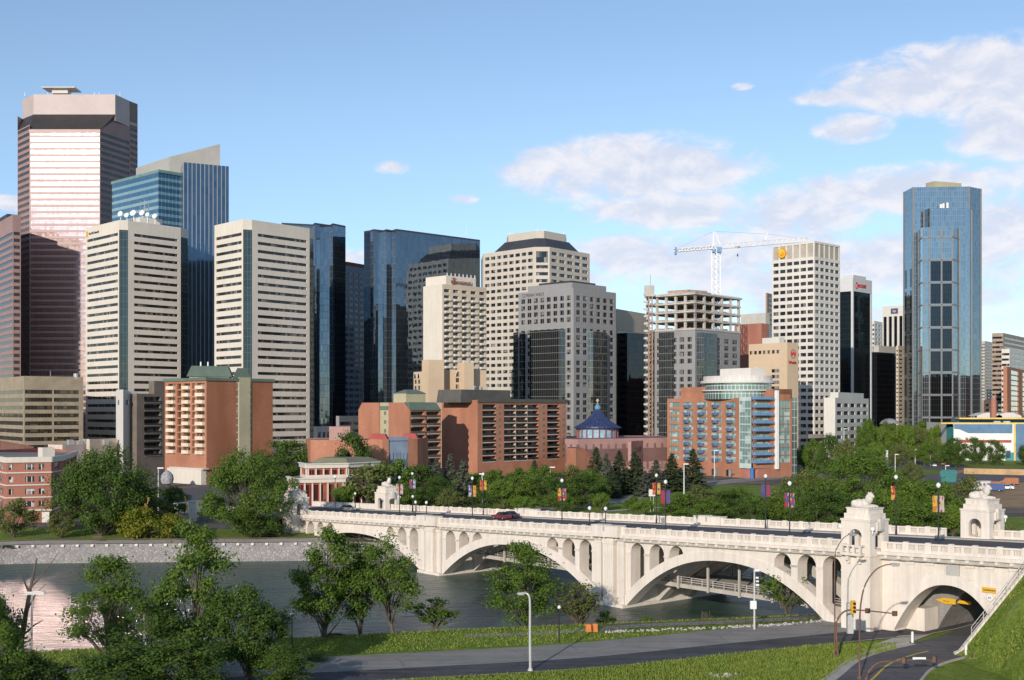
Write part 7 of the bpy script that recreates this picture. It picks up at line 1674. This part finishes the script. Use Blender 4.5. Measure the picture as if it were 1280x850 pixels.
mb = MB(); q = B(s, NW_, zd_(s) + 2.4) - Vector((.35, .1, 0)); mb.box(q, (1, 0, 0), (0, 1, 0), (0, 0, 1), .6, .5, 1.0); o = mb.build('control_box', plain('grey box paint', (.22, .22, .22), .5)); tag(o, 'small grey control box strapped to the bridge lamp with magenta banners', 'control box')
# ------------------------------------------------------------------ lamps around
rust = plain('rust brown lamp paint', (.16, .085, .06), .6, .12, 1); galv = plain('galvanised pole', (.52, .52, .50), .45, .05, .6, metal=.2)
def cobra(label, base, pts, m, r0=.13, r1=.06, head=None, name='street_lamp', group=None):
    L = thing(name, label, 'street lamp', base, group); mb = MB(); mb.tube(spline([tuple(p) for p in pts], 6), r0, r1, 10); mb.build('pole', m, L)
    mb = MB(); mb.lathe(base, [(.32, 0), (.30, .12), (.17, .35)], 10); mb.build('base_plate', m, L)
    if head is not None:
        e = Vector(pts[-1]); hd = Vector(head).normalized(); sd_ = hd.cross(Vector((0, 0, 1))); mb = MB(); mb.box(e + hd * .4, hd, sd_, (0, 0, 1), 1.0, .34, .2); mb.box(e + hd * .45 - Vector((0, 0, .14)), hd, sd_, (0, 0, 1), .6, .26, .12); mb.build('lamp_head', plain('lamp head grey', (.34, .34, .34), .5), L)
    return L
b0 = G(663, 838.5, 3.02); zt = zat(742, b0.y)
cobra('tall pale grey curved street lamp standing on the grass in front of the road', b0, [b0, b0 + Vector((-.05, 0, 4)), b0 + Vector((-.05, 0, zt - 4.2)), b0 + Vector((-.18, 0, zt - 3.25)), b0 + Vector((-.55, .1, zt - 2.95))], galv, .16, .09, (-1, .1, -.1))
b1 = P(1074.5, 0, 129); b1.z = 3.02; q = lambda px, py: P(px, py, 129)
cobra('rust brown curved lamp standing at the curve of the ramp road', b1, [b1, q(1074.5, 790), q(1076, 755), q(1082, 730), q(1094, 713), q(1106, 706.5), q(1114, 705.5)], rust, .105, .055, (1, 0, -.05))
b2 = G(1043, 821.5, 3.02); D2_ = b2.y; q = lambda px, py: P(px, py, D2_)
cobra('tall thin brown lamp whose arm curves across the bridge tower', b2, [b2, q(1043.5, 780), q(1043.5, 700), q(1047, 684), q(1054, 673), q(1062, 667.5)], rust, .08, .045, (1, .3, -.1))
for a in [(365, 818, 766, 'black post lamp with white globe on the bank left of the clump of three trees'), (699, 804, 757, 'black post lamp with white globe between the rounded tree and the olive tree')]:
    p = G(a[0], a[1], 2.9 if a[0] > 600 else 2.2); zt = zat(a[2], p.y); L = thing('post_lamp', a[3], 'street lamp', p, 'black post lamps by the river'); mb = MB(); mb.tube([p - Vector((0, 0, .4)), (p.x, p.y, zt - .4)], .09, .06, 8); mb.build('pole', blk_m, L); mb = MB(); mb.lathe((p.x, p.y, zt - .4), [(.1, 0), (.22, .12), (.22, .3), (.02, .45)], 10); mb.build('lamp_globe', globe, L, smooth=True)
p = P(40, 815, 118); L = thing('street_lamp', 'grey twin-headed lamp rising in front of the river glare at the left', 'street lamp', (p.x, p.y, 2.5)); mb = MB(); mb.tube([(p.x, p.y, 2), (p.x, p.y, zat(741, 118))], .1, .07, 8); mb.build('pole', galv, L); mb = MB(); e = P(44, 741, 118); mb.box(e + Vector((.4, 0, 0)), (1, 0, 0), (0, 1, 0), (0, 0, 1), 1.2, .5, .3); mb.box(e + Vector((-.6, 0, -.05)), (1, 0, 0), (0, 1, 0), (0, 0, 1), .8, .4, .25); mb.build('lamp_head', galv, L)
p = P(180, 800, 128); L = thing('post_lamp', 'thin grey post lamp beside the broad leafy tree on the near bank', 'street lamp', (p.x, p.y, 2.6)); mb = MB(); mb.tube([(p.x, p.y, 2), (p.x, p.y, zat(761, 128))], .06, .05, 6); mb.build('pole', galv, L); mb = MB(); mb.lathe((p.x, p.y, zat(761, 128)), [(.1, 0), (.25, .2), (.02, .45)], 10); mb.build('lamp_globe', globe, L)
# signal mast with heads
p = b2 + Vector((.35, -.3, 0)); D3 = p.y; q = lambda px, py: P(px, py, D3); sg_ = thing('signal_mast', 'brown traffic signal mast with a curved arm and yellow-backed light by the bridge tower', 'traffic signal', p)
mb = MB(); mb.tube(spline([tuple(v) for v in (p, q(1045, 790), q(1046, 777), q(1052, 767), q(1062, 762.5), q(1085, 763.5), q(1118, 767))], 5), .14, .07, 9); mb.build('mast', rust, sg_)
def sig(root, pt, face, m, hh=1.15, ww=.42):
    f_ = Vector(face).normalized(); sd_ = f_.cross(Vector((0, 0, 1))); mb = MB(); mb.box(pt, sd_, f_, (0, 0, 1), ww, .35, hh); o = mb.build('signal_head', m, root); mb = MB()
    for k in (-1, 0, 1): mb.tube([pt + f_ * .17 + Vector((0, 0, k * hh * .3)), pt + f_ * .34 + Vector((0, 0, k * hh * .3))], ww * .3, n=8)
    mb.build('lens_hood', blk_m, o)
ysig = plain('yellow signal case', (.72, .40, .03), .5, .08, 1); sig(sg_, q(1066.5, 759), (.3, -.95, 0), ysig, 1.5, .55); sig(sg_, q(1084, 763.5), (.9, .3, 0), rust, .55, .4); sig(sg_, q(1118, 767), (.9, .3, 0), rust, .55, .45)
mb = MB(); c = q(1072, 770); mb.box(c + Vector((0, 3.2, -.8)), (1, 0, 0), (0, 1, 0), (0, 0, 1), .7, .6, 3.6); o = mb.build('cabinet', plain('grey cabinet paint', (.42, .42, .4), .6)); o.location = o.location; tag(o, 'tall grey equipment cabinet at the foot of the bridge tower', 'cabinet')
p = P(1078, 880, 124); p.z = 3.0; q = lambda px, py: P(px, py, 128.6); sg2 = thing('signal_mast', 'low brown signal arm reaching over the ramp road at the bottom of the photo', 'traffic signal', p)
mb = MB(); mb.tube(spline([tuple(v) for v in (Vector((p.x, 128, 3.0)), q(1080, 852), q(1087, 838), q(1100, 828), q(1125, 826.5), q(1152, 824.5), q(1180, 827))], 5), .14, .06, 9); mb.build('mast', rust, sg2); sig(sg2, q(1129, 825), (.95, -.2, -.1), rust, .6, .6); sig(sg2, q(1167, 823.5), (.95, -.2, -.1), rust, .6, .6)
mb = MB(); mb.box(q(1149, 823), (1, 0, 0), (0, 1, 0), (0, 0, 1), 1.4, .1, .25); mb.build('name_blade', white_paint, sg2)
# pale camera pole by the river
p = G(943, 787, 3.0); L = thing('camera_pole', 'pale grey pole carrying cameras and small white boxes beside the river railing', 'pole', p); mb = MB(); mb.tube([p, (p.x, p.y, zat(712, p.y))], .15, .11, 8); mb.build('pole', galv, L); mb = MB()
for (dx, yy, sz) in ((3.0, 712.5, .6), (3.2, 722, .35), (3.6, 726.5, .35), (3.6, 731, .4), (-1.5, 756, .8)): mb.box(P(943 + dx, yy, p.y), (1, 0, 0), (0, 1, 0), (0, 0, 1), sz, .4, sz * (.55 if yy < 750 else 1.3))
mb.build('camera_box', white_paint, L)
for px, py, h_, lb in ((1140.5, 803, 1.35, 'white bollard on the tip of the traffic island'), (1207.5, 820, 1.35, 'white bollard at the foot of the grass slope beside the ramp road'), (1217, 806, 1.5, 'white marker post by the retaining wall near the road arch')):
    p = G(px, py, 3.08); mb = MB(); mb.lathe(p, [(.16, 0), (.16, h_ * .9), (.1, h_), (.001, h_)], 10); o = mb.build('bollard', white_paint); tag(o, lb, 'bollard', 'white bollards by the ramp')
# river railing, orange barrier, stones
rp = spline([(12.2, 157.6), (20, 159.2), (30, 161.2), (38, 163.6), (45, 167.5)], 6); mb = MB()
for i, (x, y, *_) in enumerate(rp):
    z = min(3.0, h_ground(x, y)); mb.tube([(x, y, z - .4), (x, y, z + 1.2)], .05, n=5)
    if i:
        x0, y0 = rp[i - 1][:2]; z0_ = min(3.0, h_ground(x0, y0))
        for hh in (1.15, .8, .45): mb.tube([(x0, y0, z0_ + hh), (x, y, z + hh)], .035, n=5)
o = mb.build('railing', plain('dark railing', (.06, .055, .05))); tag(o, 'dark low railing along the near river bank in front of the bridge', 'railing')
p = G(739, 789.5, 3.0); L = thing('construction_barrier', 'bright orange construction barrier at the left end of the dark river railing', 'barrier', p); org = plain('orange plastic', (.55, .17, .03), .5, .1, 2)
for dx in (-.75, .05): mb = MB(); mb.frustum([(p.x + dx, p.y - .3), (p.x + dx + .8, p.y - .3), (p.x + dx + .8, p.y + .3), (p.x + dx, p.y + .3)], 3.0, [(p.x + dx + .1, p.y - .15), (p.x + dx + .72, p.y - .15), (p.x + dx + .72, p.y + .15), (p.x + dx + .1, p.y + .15)], 3.9 + (.15 if dx > 0 else 0)); mb.build('barrel', org, L)
mb = MB(); mb.box((p.x, p.y - .1, 3.85), (1, 0, 0), (0, 1, 0), (0, 0, 1), 1.7, .08, .3); mb.build('board', org, L)
def stones(name, label, centers, rng, m):
    bm = bmesh.new()
    for (x, y, z, r) in centers: 
        M = Matrix.Translation((x, y, z)) @ Matrix.Rotation(rng.uniform(0, 6), 4, (rng.random(), rng.random(), 1)) @ Matrix.Diagonal((r, r * rng.uniform(.6, 1), r * .6, 1)); bmesh.ops.create_icosphere(bm, subdivisions=1, radius=1, matrix=M)
    me = bpy.data.meshes.new(name); bm.to_mesh(me); bm.free(); me.materials.append(m); o = bpy.data.objects.new(name, me); COL.objects.link(o); tag(o, label, 'stones'); o['kind'] = 'stuff'; return o
rg_ = random.Random(9); pale_st = plain('pale stone', (.44, .41, .37), .9, .15, 1.5)
cs = []
for k in range(300):
    f = rg_.random(); i = min(len(rp) - 2, int(f * (len(rp) - 1))); t_ = rg_.random(); x = rp[i][0] + (rp[i + 1][0] - rp[i][0]) * t_; y = rp[i][1] + (rp[i + 1][1] - rp[i][1]) * t_ - rg_.uniform(.6, 2.0); cs.append((x, y, min(3.0, h_ground(x, y)) + .05, rg_.uniform(.1, .24)))
stones('white_stones', 'strip of pale stones between the river railing and the grass', cs, rg_, pale_st)
cs = [(G(908, 846, 3.0).x + rg_.gauss(0, .7), G(908, 846, 3.0).y + rg_.gauss(0, .45), 3.0, rg_.uniform(.15, .45)) for _ in range(26)]; stones('pale_rocks', 'small heap of pale rocks in the grass at the bottom of the photo', cs, rg_, pale_st)
cs = []
for _ in range(14):
    u_, w__ = 6.5 + rg_.gauss(0, .9), 6.5 + rg_.gauss(0, .6); x, y = A_.x + wd.x * u_ + wd.y * w__, A_.y + wd.y * u_ - wd.x * w__; cs.append((x, y, hplane(x, y) + .05, rg_.uniform(.15, .4)))
stones('pale_rocks', 'few pale rocks showing through the grass slope at the right edge', cs, rg_, pale_st)
# tall grass tufts that roughen the lawns and slope
def tufts(name, pts, rng, m, hgt=(.15, .42)):
    n = len(pts); pts = np.array(pts); a = rng.uniform(0, 6.28, n); hh = rng.uniform(*hgt, n); w_ = rng.uniform(.05, .14, n); dx = np.stack([np.cos(a) * w_, np.sin(a) * w_, np.zeros(n)], 1); tp = pts + np.stack([rng.normal(0, .1, n), rng.normal(0, .1, n), hh], 1)
    me = np_mesh(name, np.stack([pts - dx, pts + dx, tp], 1).reshape(-1, 3), 3, m); o = bpy.data.objects.new(name, me); COL.objects.link(o); o['kind'] = 'stuff'; tag(o, 'tufts of green grass growing on ' + name.replace('_', ' '), 'grass'); return o
nr = np.random.default_rng(4); gl_ = leafmat('grass blades', (.10, .165, .02), (.215, .28, .05), .2)
pl = []
while len(pl) < 26000:
    px, py = nr.uniform(380, 1120), nr.uniform(805, 853); p = G(px, py, 3.0)
    yr = pw(p.x, [(q_[0], q_[1]) for q_ in EDGE_UP]) - 6.2
    rx_ = pw(p.y, sorted([(q_[1], q_[0]) for q_ in RAMP])) - 4.9
    if p.y < yr and p.x < rx_: pl.append((p.x, p.y, 2.98))
tufts('verge_grass', pl, nr, gl_)
pl = []
while len(pl) < 26000:
    u_, w__ = nr.uniform(-1, 26), nr.uniform(.5, 28); x, y = A_.x + wd.x * u_ + wd.y * w__, A_.y + wd.y * u_ - wd.x * w__; z = min(15.4, hplane(x, y))
    if z > 3.0: pl.append((x, y, z - .02))
tufts('slope_grass', pl, nr, gl_)
pl = []
while len(pl) < 24000:
    x = nr.uniform(-60, 46); nb = pw(x, NB); yr = pw(x, [(q_[0], q_[1]) for q_ in EDGE_UP]) + 9.8; y = nr.uniform(yr, nb - 1.0) if nb - 1 > yr else None
    if y and not (x > 10 and y > pw(x, [(q_[0], q_[1]) for q_ in rp]) - 2.6 and y < pw(x, [(q_[0], q_[1]) for q_ in rp]) + 4.5): pl.append((x, y, h_ground(x, y) - .02))
tufts('river_bank_grass', pl, nr, gl_, (.08, .3))
# signs at the road arch
ysg = plain('yellow sign sheet', (.74, .42, .03), .5, .04, 1)
def on_wall(px, py, w_): s = s_at(px, w_); p = B(s, w_, 0); return Vector((p.x, p.y, zat(py, p.y)))
p = on_wall(1236, 737.5, .02); L = thing('clearance_sign', 'yellow clearance sign on the bridge wall beside the road arch', 'sign', p); mb = MB(); mb.box(p, bu, bv, (0, 0, 1), 1.75, .08, .62); mb.build('panel', ysg, L); text_on('CLEARANCE', p - bu * .78 - bv * .05 + Vector((0, 0, -.12)), bu, .3, dark_metal, L, 'lettering', .01, bold=.008)
p = on_wall(1237.5, 747, .0); L = thing('round_sign', 'round white sign below the yellow clearance sign', 'sign', p); mb = MB(); disc(mb, p, bu, -bv, .42, .07, 18); mb.build('panel', white_paint, L); text_on('4.2', p - bu * .22 - bv * .09 + Vector((0, 0, -.12)), bu, .32, dark_metal, L, 'lettering', .008, bold=.006)
p = on_wall(1184, 751.5, 6.2); L = thing('hanging_sign', 'yellow arrow shaped sign hanging inside the road arch', 'sign', p); mb = MB(); mb.poly([p - bu * 1.7 - bv * .05, p - bu * .4 - bv * .05 - Vector((0, 0, .35)), p + bu * 1.2 - bv * .05 - Vector((0, 0, .3)), p + bu * 1.2 - bv * .05 + Vector((0, 0, .4)), p - bu * .4 - bv * .05 + Vector((0, 0, .4))]); o = mb.build('panel', ysg, L); so_ = o.modifiers.new('t', 'SOLIDIFY'); so_.thickness = .06; text_on('4.2 m', p - bu * .5 - bv * .1 + Vector((0, 0, -.1)), bu, .36, dark_metal, L, 'lettering', .01)
p = on_wall(1199, 752, 7.5); mb = MB(); mb.box(p + bu * .4, bu, bv, (0, 0, 1), 2.6, .3, .4); o = mb.build('clearance_bar', ysg); tag(o, 'pale yellow bar hanging to the right of the arrow sign in the road arch', 'bar')
p = G(815, 640, 5.0); L = thing('road_sign', 'blank white road sign on two posts beside the avenue behind the bridge', 'sign', p); zt_, zb_ = zat(612, p.y), zat(620.5, p.y); c = P(815, 616, p.y); mb = MB(); mb.box(c, (1, 0, 0), (0, 1, 0), (0, 0, 1), 1.7, .1, zt_ - zb_); mb.build('panel', plain('white sign back', (.6, .58, .52), .6), L); mb = MB()
for dx in (-.4, .4): mb.tube([(p.x + dx, p.y + .1, 4.9), (p.x + dx, p.y + .1, zb_)], .06, n=6)
mb.build('post', galv, L)
# ------------------------------------------------------------------ cars
CARG = {}
def car(px, py, z, heading, color, label, group=None, s=1.0, at=None, kind='car'):
    p = Vector(at) if at is not None else G(px, py, z); c = thing('parked_car' if group and 'parked' in group else 'car', label, kind, p, group)
    hd = Vector((math.cos(heading), math.sin(heading), 0)); sd_ = Vector((-hd.y, hd.x, 0))
    def T(x, y, zz): return p + hd * x * s + sd_ * y * s + Vector((0, 0, zz * s))
    def body(prof, half, taper=.0):
        mb = MB(); l_ = [T(x, -half + (taper if zz > .95 else 0), zz) for x, zz in prof]; r_ = [T(x, half - (taper if zz > .95 else 0), zz) for x, zz in prof]; mb.poly(l_); mb.poly(r_[::-1]); n = len(prof)
        for i in range(n): j = (i + 1) % n; mb.quad(l_[j], l_[i], r_[i], r_[j])
        return mb
    v = kind == 'van'
    pr = [(-2.2, .3), (2.2, .3), (2.25, .62), (2.05, .82), (1.0, .95), (-1.75, .97), (-2.2, .9)] if not v else [(-2.5, .35), (2.5, .35), (2.55, .8), (2.3, 1.1), (1.7, 1.2), (-2.5, 1.2)]
    o = body(pr, .88).build('body', plain('car paint ' + color, {'maroon': (.20, .035, .04), 'white': (.75, .75, .74), 'silver': (.42, .43, .45), 'black': (.03, .03, .035), 'blue': (.06, .10, .25), 'red': (.40, .04, .03), 'teal': (.07, .25, .24), 'orange': (.38, .14, .06), 'grey': (.18, .18, .19)}[color], .3, .02, .5, spec=.6), c); bv_ = o.modifiers.new('bevel', 'BEVEL'); bv_.width = .08; bv_.segments = 2
    cab = [(1.0, .93), (.35, 1.42), (-.85, 1.45), (-1.6, .95)] if not v else [(1.7, 1.18), (1.2, 1.9), (-2.45, 2.0), (-2.48, 1.18)]
    body(cab, .80, .1).build('cabin', plain('car glass', (.015, .018, .022), .08, .02, 1, spec=.6) if not v else o.data.materials[0], c)
    mb = MB(); mb.box(T(-.25, 0, 1.455 if not v else 2.0), hd, sd_, (0, 0, 1), (1.15 if not v else 3.2) * s, 1.36 * s, .05 * s); mb.build('roof', o.data.materials[0], c)
    for x in (-1.35, 1.4):
        for y in (-.82, .82): mb = MB(); mb.tube([T(x, y - .1, .33), T(x, y + .1, .33)], .33 * s, n=14); wheel = mb.build('wheel', plain('tyre', (.02, .02, .02), .8), c); mb = MB(); mb.tube([T(x, y - .115, .33), T(x, y + .115, .33)], .17 * s, n=10); mb.build('rim', steel, wheel)
    for y in (-.6, .6): mb = MB(); mb.box(T(2.2, y, .66), hd, sd_, (0, 0, 1), .1 * s, .35 * s, .16 * s); mb.build('headlight', globe, c); mb = MB(); mb.box(T(-2.2, y, .72), hd, sd_, (0, 0, 1), .06 * s, .35 * s, .16 * s); mb.build('tail_light', red_s, c)
    return c
ba = math.atan2(bu.y, bu.x); s = s_at(627, 16.5); car(0, 0, 0, ba + math.pi, 'maroon', 'dark red saloon car driving across the bridge', at=B(s, 16.5, zd_(s) - .05))
s = s_at(637, 19.2); car(0, 0, 0, ba + math.pi, 'black', 'dark car just behind the red car on the bridge', at=B(s, 19.2, zd_(s) - .05))
s = s_at(435, 17); car(0, 0, 0, ba, 'grey', 'dark grey car at the far left end of the bridge', at=B(s, 17, zd_(s) - .05))
cl = ['white', 'silver', 'black', 'white', 'blue', 'red', 'silver', 'white', 'grey', 'black', 'teal', 'white', 'orange', 'silver']
places = [(1104, 569), (1117, 571), (1107, 554), (1123, 556), (1142, 562), (1155, 566), (1160, 577), (1128, 578), (1150, 578), (1136, 574), (1098, 560), (1168, 583), (1180, 581), (1192, 580)]
for i, (px, py) in enumerate(places): car(px, py, 5.1, 1.1 + (i % 3) * .1, cl[i], f'{cl[i]} car in the far car park, {"leftmost" if i == 10 else ORD[sorted(range(14), key=lambda k: places[k][0]).index(i)] + " from left"} of all', 'parked cars in the far car park')
for px, py, c_, lb in ((1240, 611, 'orange', 'orange site truck parked on the building site'), (1262, 606, 'orange', 'second orange site truck near the right edge of the building site'), (1257, 612, 'white', 'white pickup on the building site between orange trucks'), (1243, 609 + 5, 'blue', 'blue site van in front of the orange trucks')): car(px, py, 5.1, 2.6, c_, lb, s=1.25, kind='van' if c_ != 'white' else 'car')
p = G(1225, 612, 5.1); tr_ = thing('site_office', 'white site trailer with a row of windows on the building site', 'trailer', p); mb = MB(); mb.box((p.x, p.y, 6.6), (.97, .24, 0), (-.24, .97, 0), (0, 0, 1), 6.2, 2.6, 2.8); mb.build('wall', white_c, tr_)
for k in range(4): mb = MB(); mb.box((p.x - 2.2 + k * 1.45 + .3, p.y - 1.85 + k * .36 , 6.9), (.97, .24, 0), (-.24, .97, 0), (0, 0, 1), .8, .1, .9); mb.build('window', win_r, tr_)
mb = MB(); mb.box((p.x, p.y, 8.05), (.97, .24, 0), (-.24, .97, 0), (0, 0, 1), 6.5, 2.9, .15); mb.build('roof', steel, tr_)
p = G(1186, 603, 5.1); tk = thing('container', 'teal site container half hidden behind the bridge trees', 'container', p); mb = MB(); mb.box((p.x, p.y, 6.8), (.9, .43, 0), (-.43, .9, 0), (0, 0, 1), 4.6, 3, 3.2); mb.build('box', plain('teal container paint', (.08, .25, .24), .5), tk); mb = MB(); mb.tube([(p.x - 2.6, p.y - 1, 8.3), (p.x + 2.6, p.y + 1.4, 8.3)], 1.5, n=12); mb.build('lid', plain('teal container paint', (.08, .25, .24)), tk)
wl = MB(); a_, c_ = G(1205, 592, 5.1), G(1290, 594, 5.1); wl.box(((a_.x + c_.x) / 2, (a_.y + c_.y) / 2, 6.2), (c_ - a_).normalized(), Vector((-(c_ - a_).normalized().y, (c_ - a_).normalized().x, 0)), (0, 0, 1), (c_ - a_).length, .6, 2.4); o = wl.build('hoarding', plain('ochre hoarding', (.50, .33, .16), .85, .15, .3)); tag(o, 'long ochre timber hoarding round the building site', 'hoarding')
wl = MB(); a_, c_ = G(1182, 594, 5.1), G(1207, 590, 5.1); wl.box(((a_.x + c_.x) / 2, (a_.y + c_.y) / 2, 5.6), (c_ - a_).normalized(), Vector((-(c_ - a_).normalized().y, (c_ - a_).normalized().x, 0)), (0, 0, 1), (c_ - a_).length, .6, 1.4); o = wl.build('hoarding', plain('earth bank', (.36, .24, .13), .9)); tag(o, 'short brown hoarding left of the ochre hoarding', 'hoarding')
b = simple('kiosk_building', 'small white roofed booth in the far car park among the trees', (1106, 1110, 1132), 563, 575, 70, white_c, 0, 3, 3, red_p, .4, 1.6, .8, cat='booth'); b.done()
# tall light poles over the car park and the avenue
for px, yt, yb, lb in ((1094, 536, 566, 'tall pale light pole rising left of the blue tower trees'), (1055, 536, 580, 'pale light pole in front of the flyover'), (1144, 562, 582, 'pale light pole in the car park right of the booth'), (1163, 557, 582, 'white topped light pole in the car park in front of the blue tower'), (1186, 552, 578, 'tan cobra light pole left of the market hall trees'), (1203, 558, 578, 'thin light pole in front of the market hall trees'), (1182, 582, 600, 'short white pole beside the teal container'), (1265, 560, 575, 'thin pole in front of the market hall right part'), (855, 580, 622, 'tall grey light pole among the spruces right of the white sign'), (893, 563, 603, 'tall thin pole in front of the condominium brick bays'), (688, 584, 622, 'pale light pole in the grove below the wide brick apartment block'), (1119, 568, 590, 'thin tan pole left of the car park poles'), (198, 585, 640, 'thin grey pole in front of the dark balcony block')):
    z = 5.0; p = G(px, yb, z); L = thing('light_pole', lb, 'street lamp', p, 'pale light poles in the city'); zt_ = zat(yt, p.y); mb = MB(); mb.tube([p, (p.x, p.y, zt_)], .24, .14, 6); mb.build('pole', galv, L); mb = MB(); mb.box((p.x + .6, p.y, zt_), (1, 0, 0), (0, 1, 0), (0, 0, 1), 1.6, .5, .3); mb.build('lamp_head', white_paint, L)
p = G(604, 640, 7.0); L = thing('street_lamp', 'white cobra head lamp rising above the orange banners behind the bridge', 'street lamp', (p.x, p.y + 40, 5)); Dd = p.y + 40; q = lambda px, py: P(px, py, Dd); mb = MB(); mb.tube([(q(603, 0).x, Dd, 5), q(603, 600), q(602.5, 593.5), q(600.5, 592)], .16, .1, 6); mb.build('pole', galv, L); mb = MB(); mb.box(q(601.2, 592.4), (1, 0, 0), (0, 1, 0), (0, 0, 1), 1.0, .4, .3); mb.build('lamp_head', white_paint, L)
# left street furniture
p = G(241, 652, 4.9); L = thing('white_pylon', 'white square pylon standing right of the transit shelter', 'pylon', p); mb = MB(); mb.box((p.x, p.y, 4.9 + 2.4), (1, 0, 0), (0, 1, 0), (0, 0, 1), 1.6, 1.4, 4.8); mb.box((p.x, p.y, 9.8), (1, 0, 0), (0, 1, 0), (0, 0, 1), 1.9, 1.7, .3); mb.build('shaft', white_c, L)
p = G(233, 650, 4.9); q = lambda px, py: P(px, py, p.y); L = thing('barrier_gate', 'raised yellow boom barrier beside the white pylon', 'barrier', p); mb = MB(); mb.tube([p, p + Vector((0, 0, 1.2))], .25, n=8); mb.build('post', steel, L); mb = MB(); mb.tube([q(236, 645), q(231, 620)], .18, .12, 6); mb.build('boom', plain('yellow barrier paint', (.70, .47, .08), .5), L)
p = G(182, 668, 4.6); q = lambda px, py: P(px, py, p.y); L = thing('traffic_signal', 'yellow traffic signals on a pole behind the large yellow-green bush', 'traffic signal', p); mb = MB(); mb.tube([p, q(183, 634)], .1, n=6); mb.tube([q(183, 634), q(186, 623)], .07, n=6); mb.build('pole', steel, L); sig(L, q(182.5, 633), (.2, -1, 0), ysig, 1.2, .5); sig(L, q(186, 624), (.2, -1, 0), ysig, .7, .4)
mb = MB(); a_, c_ = G(205, 652, 4.9), G(238, 656, 4.9); mb.box(((a_.x + c_.x) / 2, (a_.y + c_.y) / 2, 5.9), (c_ - a_).normalized(), Vector((-(c_ - a_).normalized().y, (c_ - a_).normalized().x, 0)), (0, 0, 1), (c_ - a_).length, .4, 2.0); o = mb.build('low_wall', concrete); tag(o, 'low pale wall in front of the transit shelter', 'wall')
p = G(121, 676, 3.9); bn = thing('park_bench', 'small dark bench on the promenade below the large spreading tree', 'bench', p); mb = MB(); mb.box(p + Vector((0, 0, .45)), (1, 0, 0), (0, 1, 0), (0, 0, 1), 2, .5, .08); mb.build('seat', plain('bench timber', (.12, .08, .05), .8), bn); mb = MB(); mb.box(p + Vector((0, .25, .8)), (1, 0, 0), (0, 1, 0), (0, 0, 1), 2, .08, .45); mb.build('backrest', plain('bench timber', (.12, .08, .05)), bn)
for dx in (-.8, .8): mb = MB(); mb.box(p + Vector((dx, 0, .22)), (1, 0, 0), (0, 1, 0), (0, 0, 1), .1, .45, .44); mb.build('leg', dark_metal, bn)
p = G(514, 625, 5.0) if False else P(209, 598, 420); st_ = thing('monument', 'grey round carved stone ornament above the entrance right of the dark balcony block', 'ornament', p); mb = MB(); mb.lathe(p + Vector((0, 0, -2.4)), [(.6, 0), (1.9, .6), (2.3, 2.2), (2.0, 3.6), (1.2, 4.6), (.3, 5.2), (.01, 5.3)], 14); mb.build('stone', plain('grey carved stone', (.33, .33, .34), .8, .3, 1.2), st_); mb = MB(); mb.box(p + Vector((0, 0, -5.5)), (1, 0, 0), (0, 1, 0), (0, 0, 1), 2.2, 2, 6); mb.box(p + Vector((0, 0, -3.6)), (1, 0, 0), (0, 1, 0), (0, 0, 1), 8.2, 4, .5); mb.build('porch', dark_metal, st_)
